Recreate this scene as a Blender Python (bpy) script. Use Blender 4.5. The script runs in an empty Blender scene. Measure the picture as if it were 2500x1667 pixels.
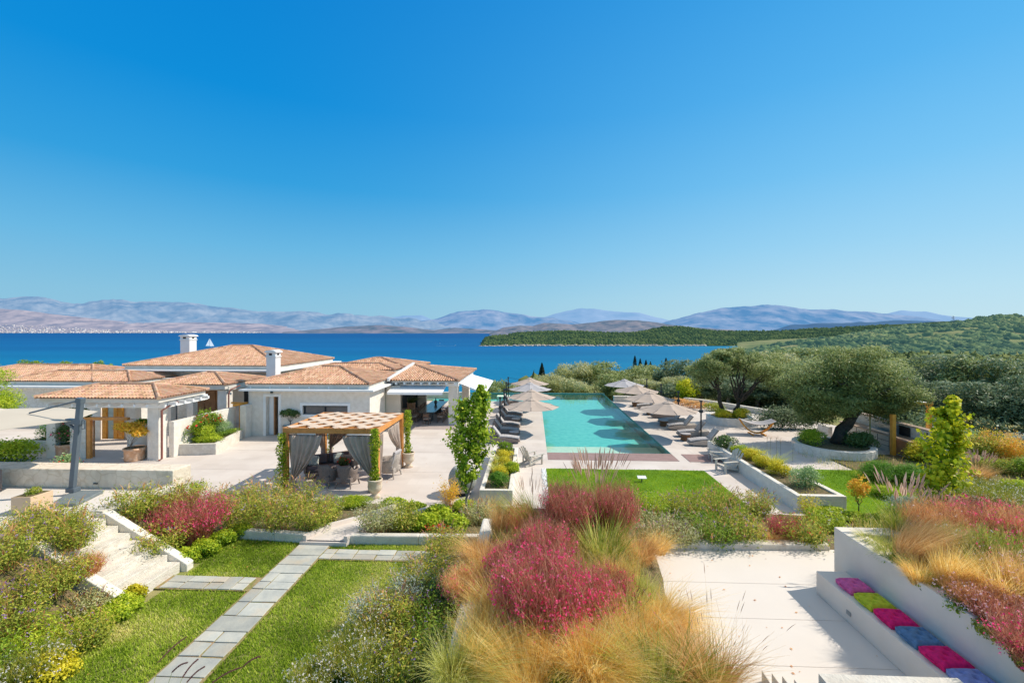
import bpy, math, random
import numpy as np
R = math.radians
rng = np.random.default_rng(7)
random.seed(7)
SC = bpy.context.scene
COL = SC.collection
F = 1111.0; TH = math.atan(50 / 1111); CT, ST = math.cos(TH), math.sin(TH); HC = 6.3
def P(px, py, z=0.0):            # photo pixel -> ground point at height z
    a = (px - 1250) / F; t = (HC - z) / ((py - 809) / F)
    return t * (a * CT - ST), t * (a * ST + CT)
def ray(px, Y):                  # x at a given y for a photo column
    a = (px - 1250) / F; t = Y / (a * ST + CT)
    return t * (a * CT - ST), t

# ---------------------------------------------------------------- materials
def new_mat(name):
    m = bpy.data.materials.new(name); m.use_nodes = True
    nt = m.node_tree; b = nt.nodes['Principled BSDF']
    return m, nt, b
def rgba(c): return (c[0], c[1], c[2], 1)
def pm(name, c1, c2=None, scale=3.0, rough=0.8, bump=0.0, bscale=20.0, spec=0.3, metal=0.0, detail=6.0, attr=0.0, cells=0.0, stain=None, flat=False, slabs=0):
    m, nt, b = new_mat(name); N = nt.nodes; L = nt.links
    b.inputs['Roughness'].default_value = rough
    b.inputs['Specular IOR Level'].default_value = spec
    b.inputs['Metallic'].default_value = metal
    tc = N.new('ShaderNodeTexCoord')
    if c2 is None: c2 = tuple(x * 0.85 for x in c1)
    n = N.new('ShaderNodeTexNoise'); n.inputs['Scale'].default_value = scale; n.inputs['Detail'].default_value = detail
    L.new(tc.outputs['Object'], n.inputs['Vector'])
    r = N.new('ShaderNodeValToRGB'); r.color_ramp.elements[0].position = 0.35; r.color_ramp.elements[1].position = 0.65
    r.color_ramp.elements[0].color = rgba(c2); r.color_ramp.elements[1].color = rgba(c1)
    L.new(n.outputs['Fac'], r.inputs['Fac'])
    col = r.outputs['Color']
    if stain:
        n3 = N.new('ShaderNodeTexNoise'); n3.inputs['Scale'].default_value = stain[1]; n3.inputs['Detail'].default_value = 8
        L.new(tc.outputs['Object'], n3.inputs['Vector'])
        r3 = N.new('ShaderNodeValToRGB'); r3.color_ramp.elements[0].position = 0.5; r3.color_ramp.elements[1].position = 0.72
        r3.color_ramp.elements[0].color = (0, 0, 0, 1); r3.color_ramp.elements[1].color = (1, 1, 1, 1)
        L.new(n3.outputs['Fac'], r3.inputs['Fac'])
        mx = N.new('ShaderNodeMixRGB'); L.new(r3.outputs['Color'], mx.inputs['Fac']); L.new(col, mx.inputs['Color1']); mx.inputs['Color2'].default_value = rgba(stain[0])
        col = mx.outputs['Color']
    if slabs:
        bt_ = N.new('ShaderNodeTexBrick'); bt_.inputs['Scale'].default_value = 1; bt_.inputs['Brick Width'].default_value = slabs; bt_.inputs['Row Height'].default_value = slabs * .62; bt_.inputs['Mortar Size'].default_value = .004
        bt_.inputs['Color1'].default_value = (1, 1, 1, 1); bt_.inputs['Color2'].default_value = (.925, .91, .90, 1); bt_.inputs['Mortar'].default_value = (.86, .84, .82, 1)
        L.new(tc.outputs['Object'], bt_.inputs['Vector']); ms = N.new('ShaderNodeMixRGB'); ms.blend_type = 'MULTIPLY'; ms.inputs['Fac'].default_value = 1
        L.new(col, ms.inputs['Color1']); L.new(bt_.outputs['Color'], ms.inputs['Color2']); col = ms.outputs['Color']
    if attr:
        at = N.new('ShaderNodeAttribute'); at.attribute_name = 'rnd'
        mr = N.new('ShaderNodeMapRange'); mr.inputs['To Min'].default_value = 1 - attr; mr.inputs['To Max'].default_value = 1 + attr * .6
        L.new(at.outputs['Fac'], mr.inputs['Value'])
        mul = N.new('ShaderNodeMixRGB'); mul.blend_type = 'MULTIPLY'; mul.inputs['Fac'].default_value = 1
        L.new(col, mul.inputs['Color1']); L.new(mr.outputs['Result'], mul.inputs['Color2']); col = mul.outputs['Color']
    h = None
    if cells:
        v = N.new('ShaderNodeTexVoronoi'); v.feature = 'DISTANCE_TO_EDGE'; v.inputs['Scale'].default_value = cells
        nz = N.new('ShaderNodeTexNoise'); nz.inputs['Scale'].default_value = cells * .8
        L.new(tc.outputs['Object'], nz.inputs['Vector'])
        add = N.new('ShaderNodeMixRGB'); add.blend_type = 'ADD'; add.inputs['Fac'].default_value = .35
        L.new(tc.outputs['Object'], add.inputs['Color1']); L.new(nz.outputs['Color'], add.inputs['Color2'])
        L.new(add.outputs['Color'], v.inputs['Vector'])
        r2 = N.new('ShaderNodeValToRGB'); r2.color_ramp.elements[0].position = 0.0; r2.color_ramp.elements[1].position = 0.06
        r2.color_ramp.elements[0].color = (.86, .83, .78, 1); r2.color_ramp.elements[1].color = (1, 1, 1, 1)
        L.new(v.outputs['Distance'], r2.inputs['Fac'])
        mul = N.new('ShaderNodeMixRGB'); mul.blend_type = 'MULTIPLY'; mul.inputs['Fac'].default_value = 1
        L.new(col, mul.inputs['Color1']); L.new(r2.outputs['Color'], mul.inputs['Color2']); col = mul.outputs['Color']
        h = r2.outputs['Color']
    L.new(col, b.inputs['Base Color'])
    if bump:
        n2 = N.new('ShaderNodeTexNoise'); n2.inputs['Scale'].default_value = bscale; n2.inputs['Detail'].default_value = 6
        L.new(tc.outputs['Object'], n2.inputs['Vector'])
        bp = N.new('ShaderNodeBump'); bp.inputs['Strength'].default_value = min(1, bump); bp.inputs['Distance'].default_value = .03
        src = n2.outputs['Fac']
        if h is not None:
            ma = N.new('ShaderNodeMath'); ma.operation = 'ADD'; L.new(n2.outputs['Fac'], ma.inputs[0]); L.new(h, ma.inputs[1]); src = ma.outputs[0]
        L.new(src, bp.inputs['Height']); L.new(bp.outputs['Normal'], b.inputs['Normal'])
    return m
def leafm(name, cols, trans=0.4, spec=0.25, rough=.55):
    """per-leaf colour from the 'rnd' face attribute"""
    m, nt, b = new_mat(name); N = nt.nodes; L = nt.links
    at = N.new('ShaderNodeAttribute'); at.attribute_name = 'rnd'
    r = N.new('ShaderNodeValToRGB'); cr = r.color_ramp
    while len(cr.elements) < len(cols): cr.elements.new(.5)
    for i, c in enumerate(cols):
        cr.elements[i].position = i / (len(cols) - 1); cr.elements[i].color = rgba(c)
    L.new(at.outputs['Fac'], r.inputs['Fac']); L.new(r.outputs['Color'], b.inputs['Base Color'])
    b.inputs['Roughness'].default_value = rough; b.inputs['Specular IOR Level'].default_value = spec
    if trans:
        tr = N.new('ShaderNodeBsdfTranslucent'); mx = N.new('ShaderNodeMixShader'); mx.inputs[0].default_value = trans * .8
        hs = N.new('ShaderNodeHueSaturation'); hs.inputs['Value'].default_value = 1.45; hs.inputs['Saturation'].default_value = .98
        L.new(r.outputs['Color'], hs.inputs['Color']); L.new(hs.outputs['Color'], tr.inputs['Color'])
        L.new(b.outputs[0], mx.inputs[1]); L.new(tr.outputs[0], mx.inputs[2]); L.new(mx.outputs[0], N['Material Output'].inputs['Surface'])
    return m
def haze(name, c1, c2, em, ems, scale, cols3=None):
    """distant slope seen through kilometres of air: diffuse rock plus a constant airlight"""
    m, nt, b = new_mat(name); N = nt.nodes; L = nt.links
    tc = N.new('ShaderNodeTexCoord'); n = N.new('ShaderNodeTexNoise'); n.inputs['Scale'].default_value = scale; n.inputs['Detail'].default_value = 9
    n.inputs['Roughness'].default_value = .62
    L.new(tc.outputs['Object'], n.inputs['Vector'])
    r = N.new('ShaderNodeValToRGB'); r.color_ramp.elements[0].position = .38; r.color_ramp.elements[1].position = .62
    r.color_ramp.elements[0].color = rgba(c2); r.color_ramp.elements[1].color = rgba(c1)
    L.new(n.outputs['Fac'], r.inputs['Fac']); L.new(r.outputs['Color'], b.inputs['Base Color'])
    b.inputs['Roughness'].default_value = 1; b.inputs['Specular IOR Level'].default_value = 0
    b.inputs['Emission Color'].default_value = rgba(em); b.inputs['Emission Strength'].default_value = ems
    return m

M = {}
M['deck'] = pm('pale_terrace_paving', (.72, .645, .59), (.665, .585, .53), .6, .7, .08, 5, spec=.2, stain=((.63, .555, .50), .9), slabs=1.3)
M['patio'] = pm('patio_paving', (.74, .68, .62), (.71, .645, .585), .7, .7, .05, 3, spec=.2)
M['warmwall'] = pm('warm_white_render', (.86, .775, .68), (.80, .71, .61), 1.2, .85, .25, 9, stain=((.72, .63, .53), .8))
M['wall'] = pm('white_render', (.82, .765, .69), (.73, .67, .59), 4, .9, .5, 12, cells=0)
M['rubble'] = pm('white_stone_wall', (.84, .775, .69), (.74, .67, .58), 5, .9, .55, 14, cells=2.6)
M['parapet'] = pm('warm_stone_facing', (.84, .73, .59), (.74, .62, .49), 5, .9, .6, 14, cells=2.6)
M['stone'] = pm('limestone', (.76, .71, .63), (.62, .56, .48), 6, .85, .6, 25, stain=((.62, .57, .48), 3))
M['cream'] = pm('cream_plaster', (.66, .60, .52), (.60, .54, .46), 2, .8, .1, 6)
M['white'] = pm('white_paint', (.85, .85, .85), (.80, .80, .79), 2, .5, .1, 10)
M['fascia'] = pm('cream_fascia', (.74, .70, .63), (.66, .62, .55), 2, .6)
M['shaded'] = pm('shaded_stone', (.5, .48, .45), (.42, .40, .38), 3, .9, .4, 12)  # wall stone with its shade put into the grey
def tile_mat():
    m, nt, b = new_mat('terracotta_roof_tiles'); N = nt.nodes; L = nt.links
    at = N.new('ShaderNodeAttribute'); at.attribute_name = 'rnd'
    r = N.new('ShaderNodeValToRGB'); cr = r.color_ramp
    for i, (p, c) in enumerate([(0, (.42, .24, .155)), (.2, (.58, .34, .22)), (.6, (.64, .385, .255)), (.85, (.68, .43, .295)), (1, (.70, .48, .345))]):
        if i > 1: cr.elements.new(p)
        cr.elements[min(i, len(cr.elements) - 1)].position = p; cr.elements[min(i, len(cr.elements) - 1)].color = rgba(c)
    L.new(at.outputs['Fac'], r.inputs['Fac'])
    tc = N.new('ShaderNodeTexCoord'); n = N.new('ShaderNodeTexNoise'); n.inputs['Scale'].default_value = 9; n.inputs['Detail'].default_value = 5
    L.new(tc.outputs['Object'], n.inputs['Vector'])
    mx = N.new('ShaderNodeMixRGB'); mx.blend_type = 'MULTIPLY'; mx.inputs['Fac'].default_value = .5
    L.new(r.outputs['Color'], mx.inputs['Color1']); L.new(n.outputs['Color'], mx.inputs['Color2'])
    hs = N.new('ShaderNodeHueSaturation'); hs.inputs['Value'].default_value = 1.25; L.new(mx.outputs['Color'], hs.inputs['Color'])
    L.new(hs.outputs['Color'], b.inputs['Base Color']); b.inputs['Roughness'].default_value = .85; b.inputs['Specular IOR Level'].default_value = .15
    return m
M['tile'] = tile_mat()
M['wood'] = pm('orange_stained_timber', (.80, .36, .11), (.66, .27, .07), 5, .5, .15, 30, attr=.15)
M['woodtop'] = pm('sunlit_lattice_timber', (.80, .63, .48), (.70, .52, .39), 4, .7, .2, 25)  # pale board tops, sunlight put into the colour
M['oakdoor'] = pm('oak_door', (.40, .20, .09), (.32, .15, .06), 4, .5)
M['orange'] = pm('orange_varnished_wood', (.85, .38, .06), (.72, .29, .035), 4, .4)
M['dark'] = pm('dark_metal', (.045, .05, .06), (.035, .04, .045), 4, .45)
M['slate_metal'] = pm('blue_grey_metal', (.12, .15, .18), (.10, .125, .15), 4, .4, spec=.5)
M['plate'] = pm('grey_umbrella_base', (.20, .23, .24), (.16, .19, .20), 6, .6, .2, 30)
M['glass'] = pm('dark_glass', (.10, .12, .14), (.05, .06, .07), .5, .08, spec=.7)
M['black'] = pm('dark_interior', (.05, .045, .04), (.03, .027, .025), 2, .9)
M['canvas'] = pm('beige_canvas', (.54, .435, .36), (.49, .39, .325), 1, .9, .1, 4, attr=.06)
M['canvas_grey'] = pm('grey_canvas', (.48, .45, .46), (.43, .41, .42), 1, .9, .1, 4)
M['awning'] = pm('white_awning_fabric', (.92, .92, .93), (.88, .88, .90), 1, .8)
M['curtain'] = pm('taupe_curtain', (.52, .42, .36), (.42, .335, .285), 3, .95, .2, 20)
M['wicker'] = pm('taupe_wicker', (.30, .245, .22), (.20, .16, .145), 30, .8, .6, 90)
M['wicker_w'] = pm('light_wicker', (.50, .44, .39), (.36, .31, .27), 30, .8, .6, 90)
M['cushion'] = pm('grey_cushion', (.50, .47, .47), (.44, .42, .42), 4, .95, .15, 30)
M['dcushion'] = pm('charcoal_cushion', (.13, .12, .135), (.10, .09, .10), 4, .95, .15, 30)
M['pcushion'] = pm('patterned_cushion', (.62, .60, .52), (.20, .32, .36), 22, .95, detail=2)
M['rattan'] = pm('brown_rattan', (.34, .19, .10), (.20, .10, .05), 20, .8, .5, 60)
M['terracotta'] = pm('terracotta', (.70, .43, .27), (.60, .35, .21), 4, .85, .3, 20, stain=((.78, .6, .45), 5))
M['urn'] = pm('pale_clay_urn', (.74, .64, .50), (.64, .53, .40), 5, .8, .3, 20, stain=((.55, .36, .25), 4))
M['copper'] = pm('copper_pipe', (.32, .13, .10), (.26, .10, .08), 6, .45, metal=.3)
M['poolwood'] = pm('mauve_composite_deck', (.36, .24, .22), (.31, .20, .185), 3, .7, .2, 30)
M['table'] = pm('dark_slate_tabletop', (.07, .085, .09), (.055, .07, .075), 4, .18, spec=.6)
M['teak'] = pm('brown_teak', (.20, .12, .085), (.15, .09, .06), 6, .6)
M['soil'] = pm('bark_soil', (.24, .17, .10), (.10, .10, .035), 12, 1, .8, 30)
M['slate'] = pm('grey_slate_flag', (.54, .53, .465), (.42, .425, .39), 3, .8, .35, 10, attr=.22, stain=((.50, .42, .32), 1.5))
M['joint'] = pm('sandy_joint', (.40, .27, .16), (.22, .22, .06), 8, 1, .5, 30)
M['ground'] = pm('olive_grove_ground', (.30, .27, .11), (.17, .20, .06), .35, 1, .5, 2)
M['lawn_soil'] = pm('lawn_thatch', (.20, .25, .05), (.34, .30, .13), 1.3, 1, .6, 40, detail=9)
M['lawn2_soil'] = pm('lawn_thatch_bright', (.16, .30, .015), (.12, .24, .015), 1.5, 1, .6, 40)
M['bark'] = pm('tree_bark', (.10, .075, .055), (.05, .038, .03), 7, .95, 1, 22)
M['palebark'] = pm('pale_bark', (.34, .30, .26), (.20, .17, .14), 9, .95, .8, 22)
M['ktop'] = pm('kitchen_worktop', (.45, .33, .24), (.38, .27, .2), 3, .5)
M['steel'] = pm('brushed_steel', (.42, .43, .43), (.36, .37, .37), 3, .35, metal=.6)
M['adir'] = pm('weathered_white_timber', (.66, .61, .54), (.54, .49, .42), 8, .8, .3, 40)

# ---------------------------------------------------------------- mesh building
class MB:
    def __init__(s): s.v = []; s.f = []; s.r = []; s.m = []; s.n = 0; s.sm = False
    def add(s, V, Fc, r=None, mi=0):
        V = np.asarray(V, float).reshape(-1, 3); s.v.append(V)
        for f in Fc: s.f.append(tuple(i + s.n for i in f))
        s.r += list(r) if r is not None and hasattr(r, '__len__') else [random.random() if r is None else r] * len(Fc)
        s.m += [mi] * len(Fc)
        s.n += len(V)
        return s
    def box(s, x0, x1, y0, y1, z0, z1, r=None, mi=0):
        return s.add([(x0, y0, z0), (x1, y0, z0), (x1, y1, z0), (x0, y1, z0), (x0, y0, z1), (x1, y0, z1), (x1, y1, z1), (x0, y1, z1)],
                     [(3, 2, 1, 0), (4, 5, 6, 7), (0, 1, 5, 4), (1, 2, 6, 5), (2, 3, 7, 6), (3, 0, 4, 7)], r, mi)
    def bar(s, a, b, w, h, up=(0, 0, 1), r=None, mi=0, w2=None, h2=None):
        a = np.array(a, float); b = np.array(b, float); d = b - a; d /= np.linalg.norm(d)
        u = np.array(up, float)
        if abs(d @ u) > .98: u = np.array((0, 1., 0))
        x = np.cross(d, u); x /= np.linalg.norm(x); u = np.cross(x, d)
        V = []
        for p, ww, hh in ((a, w, h), (b, w2 or w, h2 or h)):
            for sx, su in ((-1, -1), (1, -1), (1, 1), (-1, 1)): V.append(p + x * sx * ww / 2 + u * su * hh / 2)
        return s.add(V, [(3, 2, 1, 0), (4, 5, 6, 7), (0, 1, 5, 4), (1, 2, 6, 5), (2, 3, 7, 6), (3, 0, 4, 7)], r, mi)
    def tube(s, pts, rad, n=8, r=None, mi=0, cap=True):
        pts = [np.array(p, float) for p in pts]
        rad = list(rad) if hasattr(rad, '__len__') else [rad] * len(pts)
        V = []; x = None
        for i, p in enumerate(pts):
            d = pts[min(i + 1, len(pts) - 1)] - pts[max(i - 1, 0)]; d /= (np.linalg.norm(d) + 1e-9)
            if x is None:
                u = np.array((0, 0, 1.)) if abs(d[2]) < .9 else np.array((0, 1., 0)); x = np.cross(d, u)
            else: x = x - d * (x @ d)
            x = x / (np.linalg.norm(x) + 1e-9); y = np.cross(d, x)
            for k in range(n):
                a = 2 * math.pi * k / n; V.append(p + rad[i] * (math.cos(a) * x + math.sin(a) * y))
        Fc = []
        for i in range(len(pts) - 1):
            for k in range(n):
                k2 = (k + 1) % n; Fc.append((i * n + k, i * n + k2, (i + 1) * n + k2, (i + 1) * n + k))
        if cap: Fc.append(tuple(range(n))[::-1]); Fc.append(tuple((len(pts) - 1) * n + k for k in range(n)))
        return s.add(V, Fc, r, mi)
    def lathe(s, prof, c=(0, 0, 0), n=24, r=None, mi=0, cap=True, sx=1, sy=1):
        V = []
        for rr, z in prof:
            for k in range(n):
                a = 2 * math.pi * k / n; V.append((c[0] + sx * rr * math.cos(a), c[1] + sy * rr * math.sin(a), c[2] + z))
        Fc = []
        for i in range(len(prof) - 1):
            for k in range(n):
                k2 = (k + 1) % n; Fc.append((i * n + k, i * n + k2, (i + 1) * n + k2, (i + 1) * n + k))
        if cap: Fc.append(tuple(range(n))[::-1]); Fc.append(tuple((len(prof) - 1) * n + k for k in range(n)))
        return s.add(V, Fc, r, mi)
    def prism(s, pts, z0, z1, r=None, mi=0):
        n = len(pts); V = [(x, y, z0) for x, y in pts] + [(x, y, z1) for x, y in pts]
        Fc = [tuple(range(n))[::-1], tuple(range(n, 2 * n))] + [(i, (i + 1) % n, n + (i + 1) % n, n + i) for i in range(n)]
        return s.add(V, Fc, r, mi)
    def quad(s, a, b, c, d, r=None, mi=0): return s.add([a, b, c, d], [(0, 1, 2, 3)], r, mi)
    def grid(s, V, nu, nv, r=None, mi=0):      # V (nv,nu,3)
        V = np.asarray(V).reshape(-1, 3)
        Fc = [(j * nu + i, j * nu + i + 1, (j + 1) * nu + i + 1, (j + 1) * nu + i) for j in range(nv - 1) for i in range(nu - 1)]
        return s.add(V, Fc, r, mi)
    def build(s, name, mats, parent=None, world=True, smooth=False, bevel=0, solid=0):
        me = bpy.data.meshes.new(name)
        V = np.concatenate(s.v)
        if parent is not None and world: V = V - np.array(parent.location)
        me.from_pydata(V.tolist(), [], s.f); me.update()
        a = me.attributes.new('rnd', 'FLOAT', 'FACE'); a.data.foreach_set('value', np.array(s.r, np.float32))
        for m in (mats if isinstance(mats, (list, tuple)) else [mats]): me.materials.append(m)
        if any(s.m): me.polygons.foreach_set('material_index', np.array(s.m, np.int32))
        if smooth or s.sm: me.polygons.foreach_set('use_smooth', np.ones(len(s.f), bool))
        o = bpy.data.objects.new(name, me); COL.objects.link(o)
        if parent is not None: o.parent = parent
        if bevel:
            b = o.modifiers.new('bevel', 'BEVEL'); b.width = bevel; b.segments = 2; b.limit_method = 'ANGLE'
        if solid:
            b = o.modifiers.new('solid', 'SOLIDIFY'); b.thickness = solid
        return o
def np_obj(name, V, Q, rnd, mats, parent=None, mi=None):
    """fast all-quad mesh"""
    me = bpy.data.meshes.new(name); V = np.asarray(V, np.float32); Q = np.asarray(Q, np.int32)
    me.vertices.add(len(V)); me.vertices.foreach_set('co', V.ravel())
    me.loops.add(Q.size); me.loops.foreach_set('vertex_index', Q.ravel())
    me.polygons.add(len(Q)); me.polygons.foreach_set('loop_start', np.arange(0, Q.size, Q.shape[1], dtype=np.int32))
    if mi is not None: me.polygons.foreach_set('material_index', np.asarray(mi, np.int32))
    me.update(calc_edges=True)
    a = me.attributes.new('rnd', 'FLOAT', 'FACE'); a.data.foreach_set('value', np.asarray(rnd, np.float32))
    for m in (mats if isinstance(mats, (list, tuple)) else [mats]): me.materials.append(m)
    o = bpy.data.objects.new(name, me); COL.objects.link(o)
    if parent is not None: o.parent = parent
    return o

def tag(o, label=None, cat=None, group=None, kind=None):
    if label: o['label'] = label
    if cat: o['category'] = cat
    if group: o['group'] = group
    if kind: o['kind'] = kind
    return o
def thing(name, label, cat, loc=(0, 0, 0), rz=0, group=None):
    o = bpy.data.objects.new(name, None); COL.objects.link(o); o.location = loc; o.rotation_euler = (0, 0, rz); o.empty_display_size = .3
    return tag(o, label, cat, group)
def struct(o): o['kind'] = 'structure'; return o
KIDS = {}
def dup(root, loc, rz=0, label=None, sc=None, group=None):
    def rec(o, par):
        c = o.copy(); COL.objects.link(c); c.parent = par
        for k in kids_of(o): rec(k, c)
        return c
    r = root.copy(); COL.objects.link(r); r.location = loc; r.rotation_euler = (0, 0, rz)
    if sc is not None: r.scale = (sc, sc, sc) if not hasattr(sc, '__len__') else sc
    if label: r['label'] = label
    if group: r['group'] = group
    for k in kids_of(root): rec(k, r)
    return r
def kids_of(o):
    if o.name not in KIDS: KIDS[o.name] = [c for c in bpy.data.objects if c.parent == o]
    return KIDS[o.name]
# ---------------------------------------------------------------- camera, sun, sky
cam = bpy.data.cameras.new('camera'); co = bpy.data.objects.new('camera', cam); COL.objects.link(co)
cam.sensor_width = 36; cam.lens = F / 2500 * 36; cam.shift_y = -24.5 / 2500; cam.clip_end = 120000; cam.clip_start = .1
co.location = (0, 0, HC); co.rotation_euler = (R(90), 0, TH); SC.camera = co
sun = bpy.data.lights.new('sun', 'SUN'); so = bpy.data.objects.new('sun', sun); COL.objects.link(so)
sun.energy = 4.7; sun.angle = R(.55); sun.color = (1, .92, .79)
from mathutils import Vector
so.rotation_euler = Vector((.958, .268, 1)).to_track_quat('Z', 'Y').to_euler()
w = bpy.data.worlds.new('World'); SC.world = w; w.use_nodes = True
nt = w.node_tree; N = nt.nodes; L = nt.links; bg = N['Background']
sky = N.new('ShaderNodeTexSky'); sky.sky_type = 'NISHITA'; sky.sun_disc = False
sky.sun_elevation = R(45.1); sky.sun_rotation = R(74.4); sky.altitude = 60; sky.air_density = 1.0; sky.dust_density = .25; sky.ozone_density = 2.6
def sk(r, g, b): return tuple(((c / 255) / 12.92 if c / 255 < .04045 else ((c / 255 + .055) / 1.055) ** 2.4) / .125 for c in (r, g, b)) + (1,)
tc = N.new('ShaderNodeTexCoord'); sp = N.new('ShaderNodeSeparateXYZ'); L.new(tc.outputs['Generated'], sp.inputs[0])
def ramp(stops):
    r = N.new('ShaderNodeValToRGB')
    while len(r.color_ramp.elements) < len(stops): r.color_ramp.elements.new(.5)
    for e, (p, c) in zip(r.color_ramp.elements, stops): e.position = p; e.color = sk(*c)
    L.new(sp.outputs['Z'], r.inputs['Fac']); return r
ra = ramp([(0, (146, 196, 222)), (.07, (134, 194, 224)), (.16, (104, 184, 228)), (.28, (48, 160, 224)), (.42, (4, 142, 219)), (.60, (0, 130, 212)), (.74, (150, 172, 186)), (1, (205, 196, 184))])  # overhead stops of both ramps whitened as added fill light
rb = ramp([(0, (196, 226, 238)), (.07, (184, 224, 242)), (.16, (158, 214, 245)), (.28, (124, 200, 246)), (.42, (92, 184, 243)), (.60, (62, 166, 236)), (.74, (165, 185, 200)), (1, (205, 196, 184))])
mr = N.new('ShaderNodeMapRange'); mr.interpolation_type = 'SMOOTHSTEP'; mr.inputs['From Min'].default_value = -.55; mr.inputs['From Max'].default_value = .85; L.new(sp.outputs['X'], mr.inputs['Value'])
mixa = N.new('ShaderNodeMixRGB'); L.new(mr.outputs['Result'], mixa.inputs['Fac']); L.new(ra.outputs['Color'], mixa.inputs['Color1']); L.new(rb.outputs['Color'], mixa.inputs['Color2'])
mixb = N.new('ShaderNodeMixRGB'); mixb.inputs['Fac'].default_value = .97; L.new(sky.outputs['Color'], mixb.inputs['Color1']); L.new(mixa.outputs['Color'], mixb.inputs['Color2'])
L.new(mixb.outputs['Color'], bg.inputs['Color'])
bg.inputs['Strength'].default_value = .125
SC.view_settings.view_transform = 'Standard'; SC.view_settings.look = 'None'; SC.view_settings.exposure = 0
SC.cycles.max_bounces = 6; SC.cycles.transparent_max_bounces = 12; SC.cycles.diffuse_bounces = 3; SC.cycles.caustics_reflective = False; SC.cycles.caustics_refractive = False

# ---------------------------------------------------------------- noise
_T = rng.random((256, 256))
def vnoise(x, y):
    x = np.asarray(x, float); y = np.asarray(y, float)
    xi = np.floor(x).astype(int); yi = np.floor(y).astype(int); fx = x - xi; fy = y - yi
    fx = fx * fx * (3 - 2 * fx); fy = fy * fy * (3 - 2 * fy)
    a = _T[xi % 256, yi % 256]; b = _T[(xi + 1) % 256, yi % 256]; c = _T[xi % 256, (yi + 1) % 256]; d = _T[(xi + 1) % 256, (yi + 1) % 256]
    return (a * (1 - fx) + b * fx) * (1 - fy) + (c * (1 - fx) + d * fx) * fy
def fbm(x, y, o=5):
    s = 0; a = .5
    for i in range(o): s = s + a * (vnoise(x * 2 ** i + 17 * i, y * 2 ** i + 9 * i) - .5) * 2; a *= .5
    return s
def smooth(a, b, x): t = np.clip((x - a) / (b - a), 0, 1); return t * t * (3 - 2 * t)

# ---------------------------------------------------------------- ground and sea
def gz(x, y):
    x = np.asarray(x, float); y = np.asarray(y, float)
    dx = np.maximum(np.maximum(-46 - x, x - 24), 0); dy = np.maximum(np.maximum(-10 - y, y - 46.5), 0)
    d = np.hypot(dx, dy); a = x / np.maximum(y, 5)
    wr = smooth(.46, .72, a)
    left = -.4 - np.minimum(.14 * d, 75) - 1.2 * smooth(0, 3, d)
    right = -.4 - np.minimum(.055 * d, 11)
    z = left * (1 - wr) + right * wr
    z = z - 60 * smooth(300, 480, d)
    z = z - 2.0 * ((x > -12) & (x < 9.2) & (y > 20) & (y < 49.5))
    return z + (fbm(x * .05, y * .05, 3) * 1.2) * smooth(3, 30, d)
az = np.linspace(-1.35, 1.35, 150); rr = np.concatenate([np.linspace(-14, 60, 38), 60 + 1500 * np.linspace(0.01, 1, 60) ** 2])
A, RR = np.meshgrid(az, rr)
GX = np.where(RR < 60, A * 75, A * (RR + 15) ); GY = RR
G = np.stack([GX, GY, gz(GX, GY)], -1)
b = MB(); b.grid(G, 150, len(rr), .5)
struct(b.build('ground', M['ground'], smooth=True))

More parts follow.
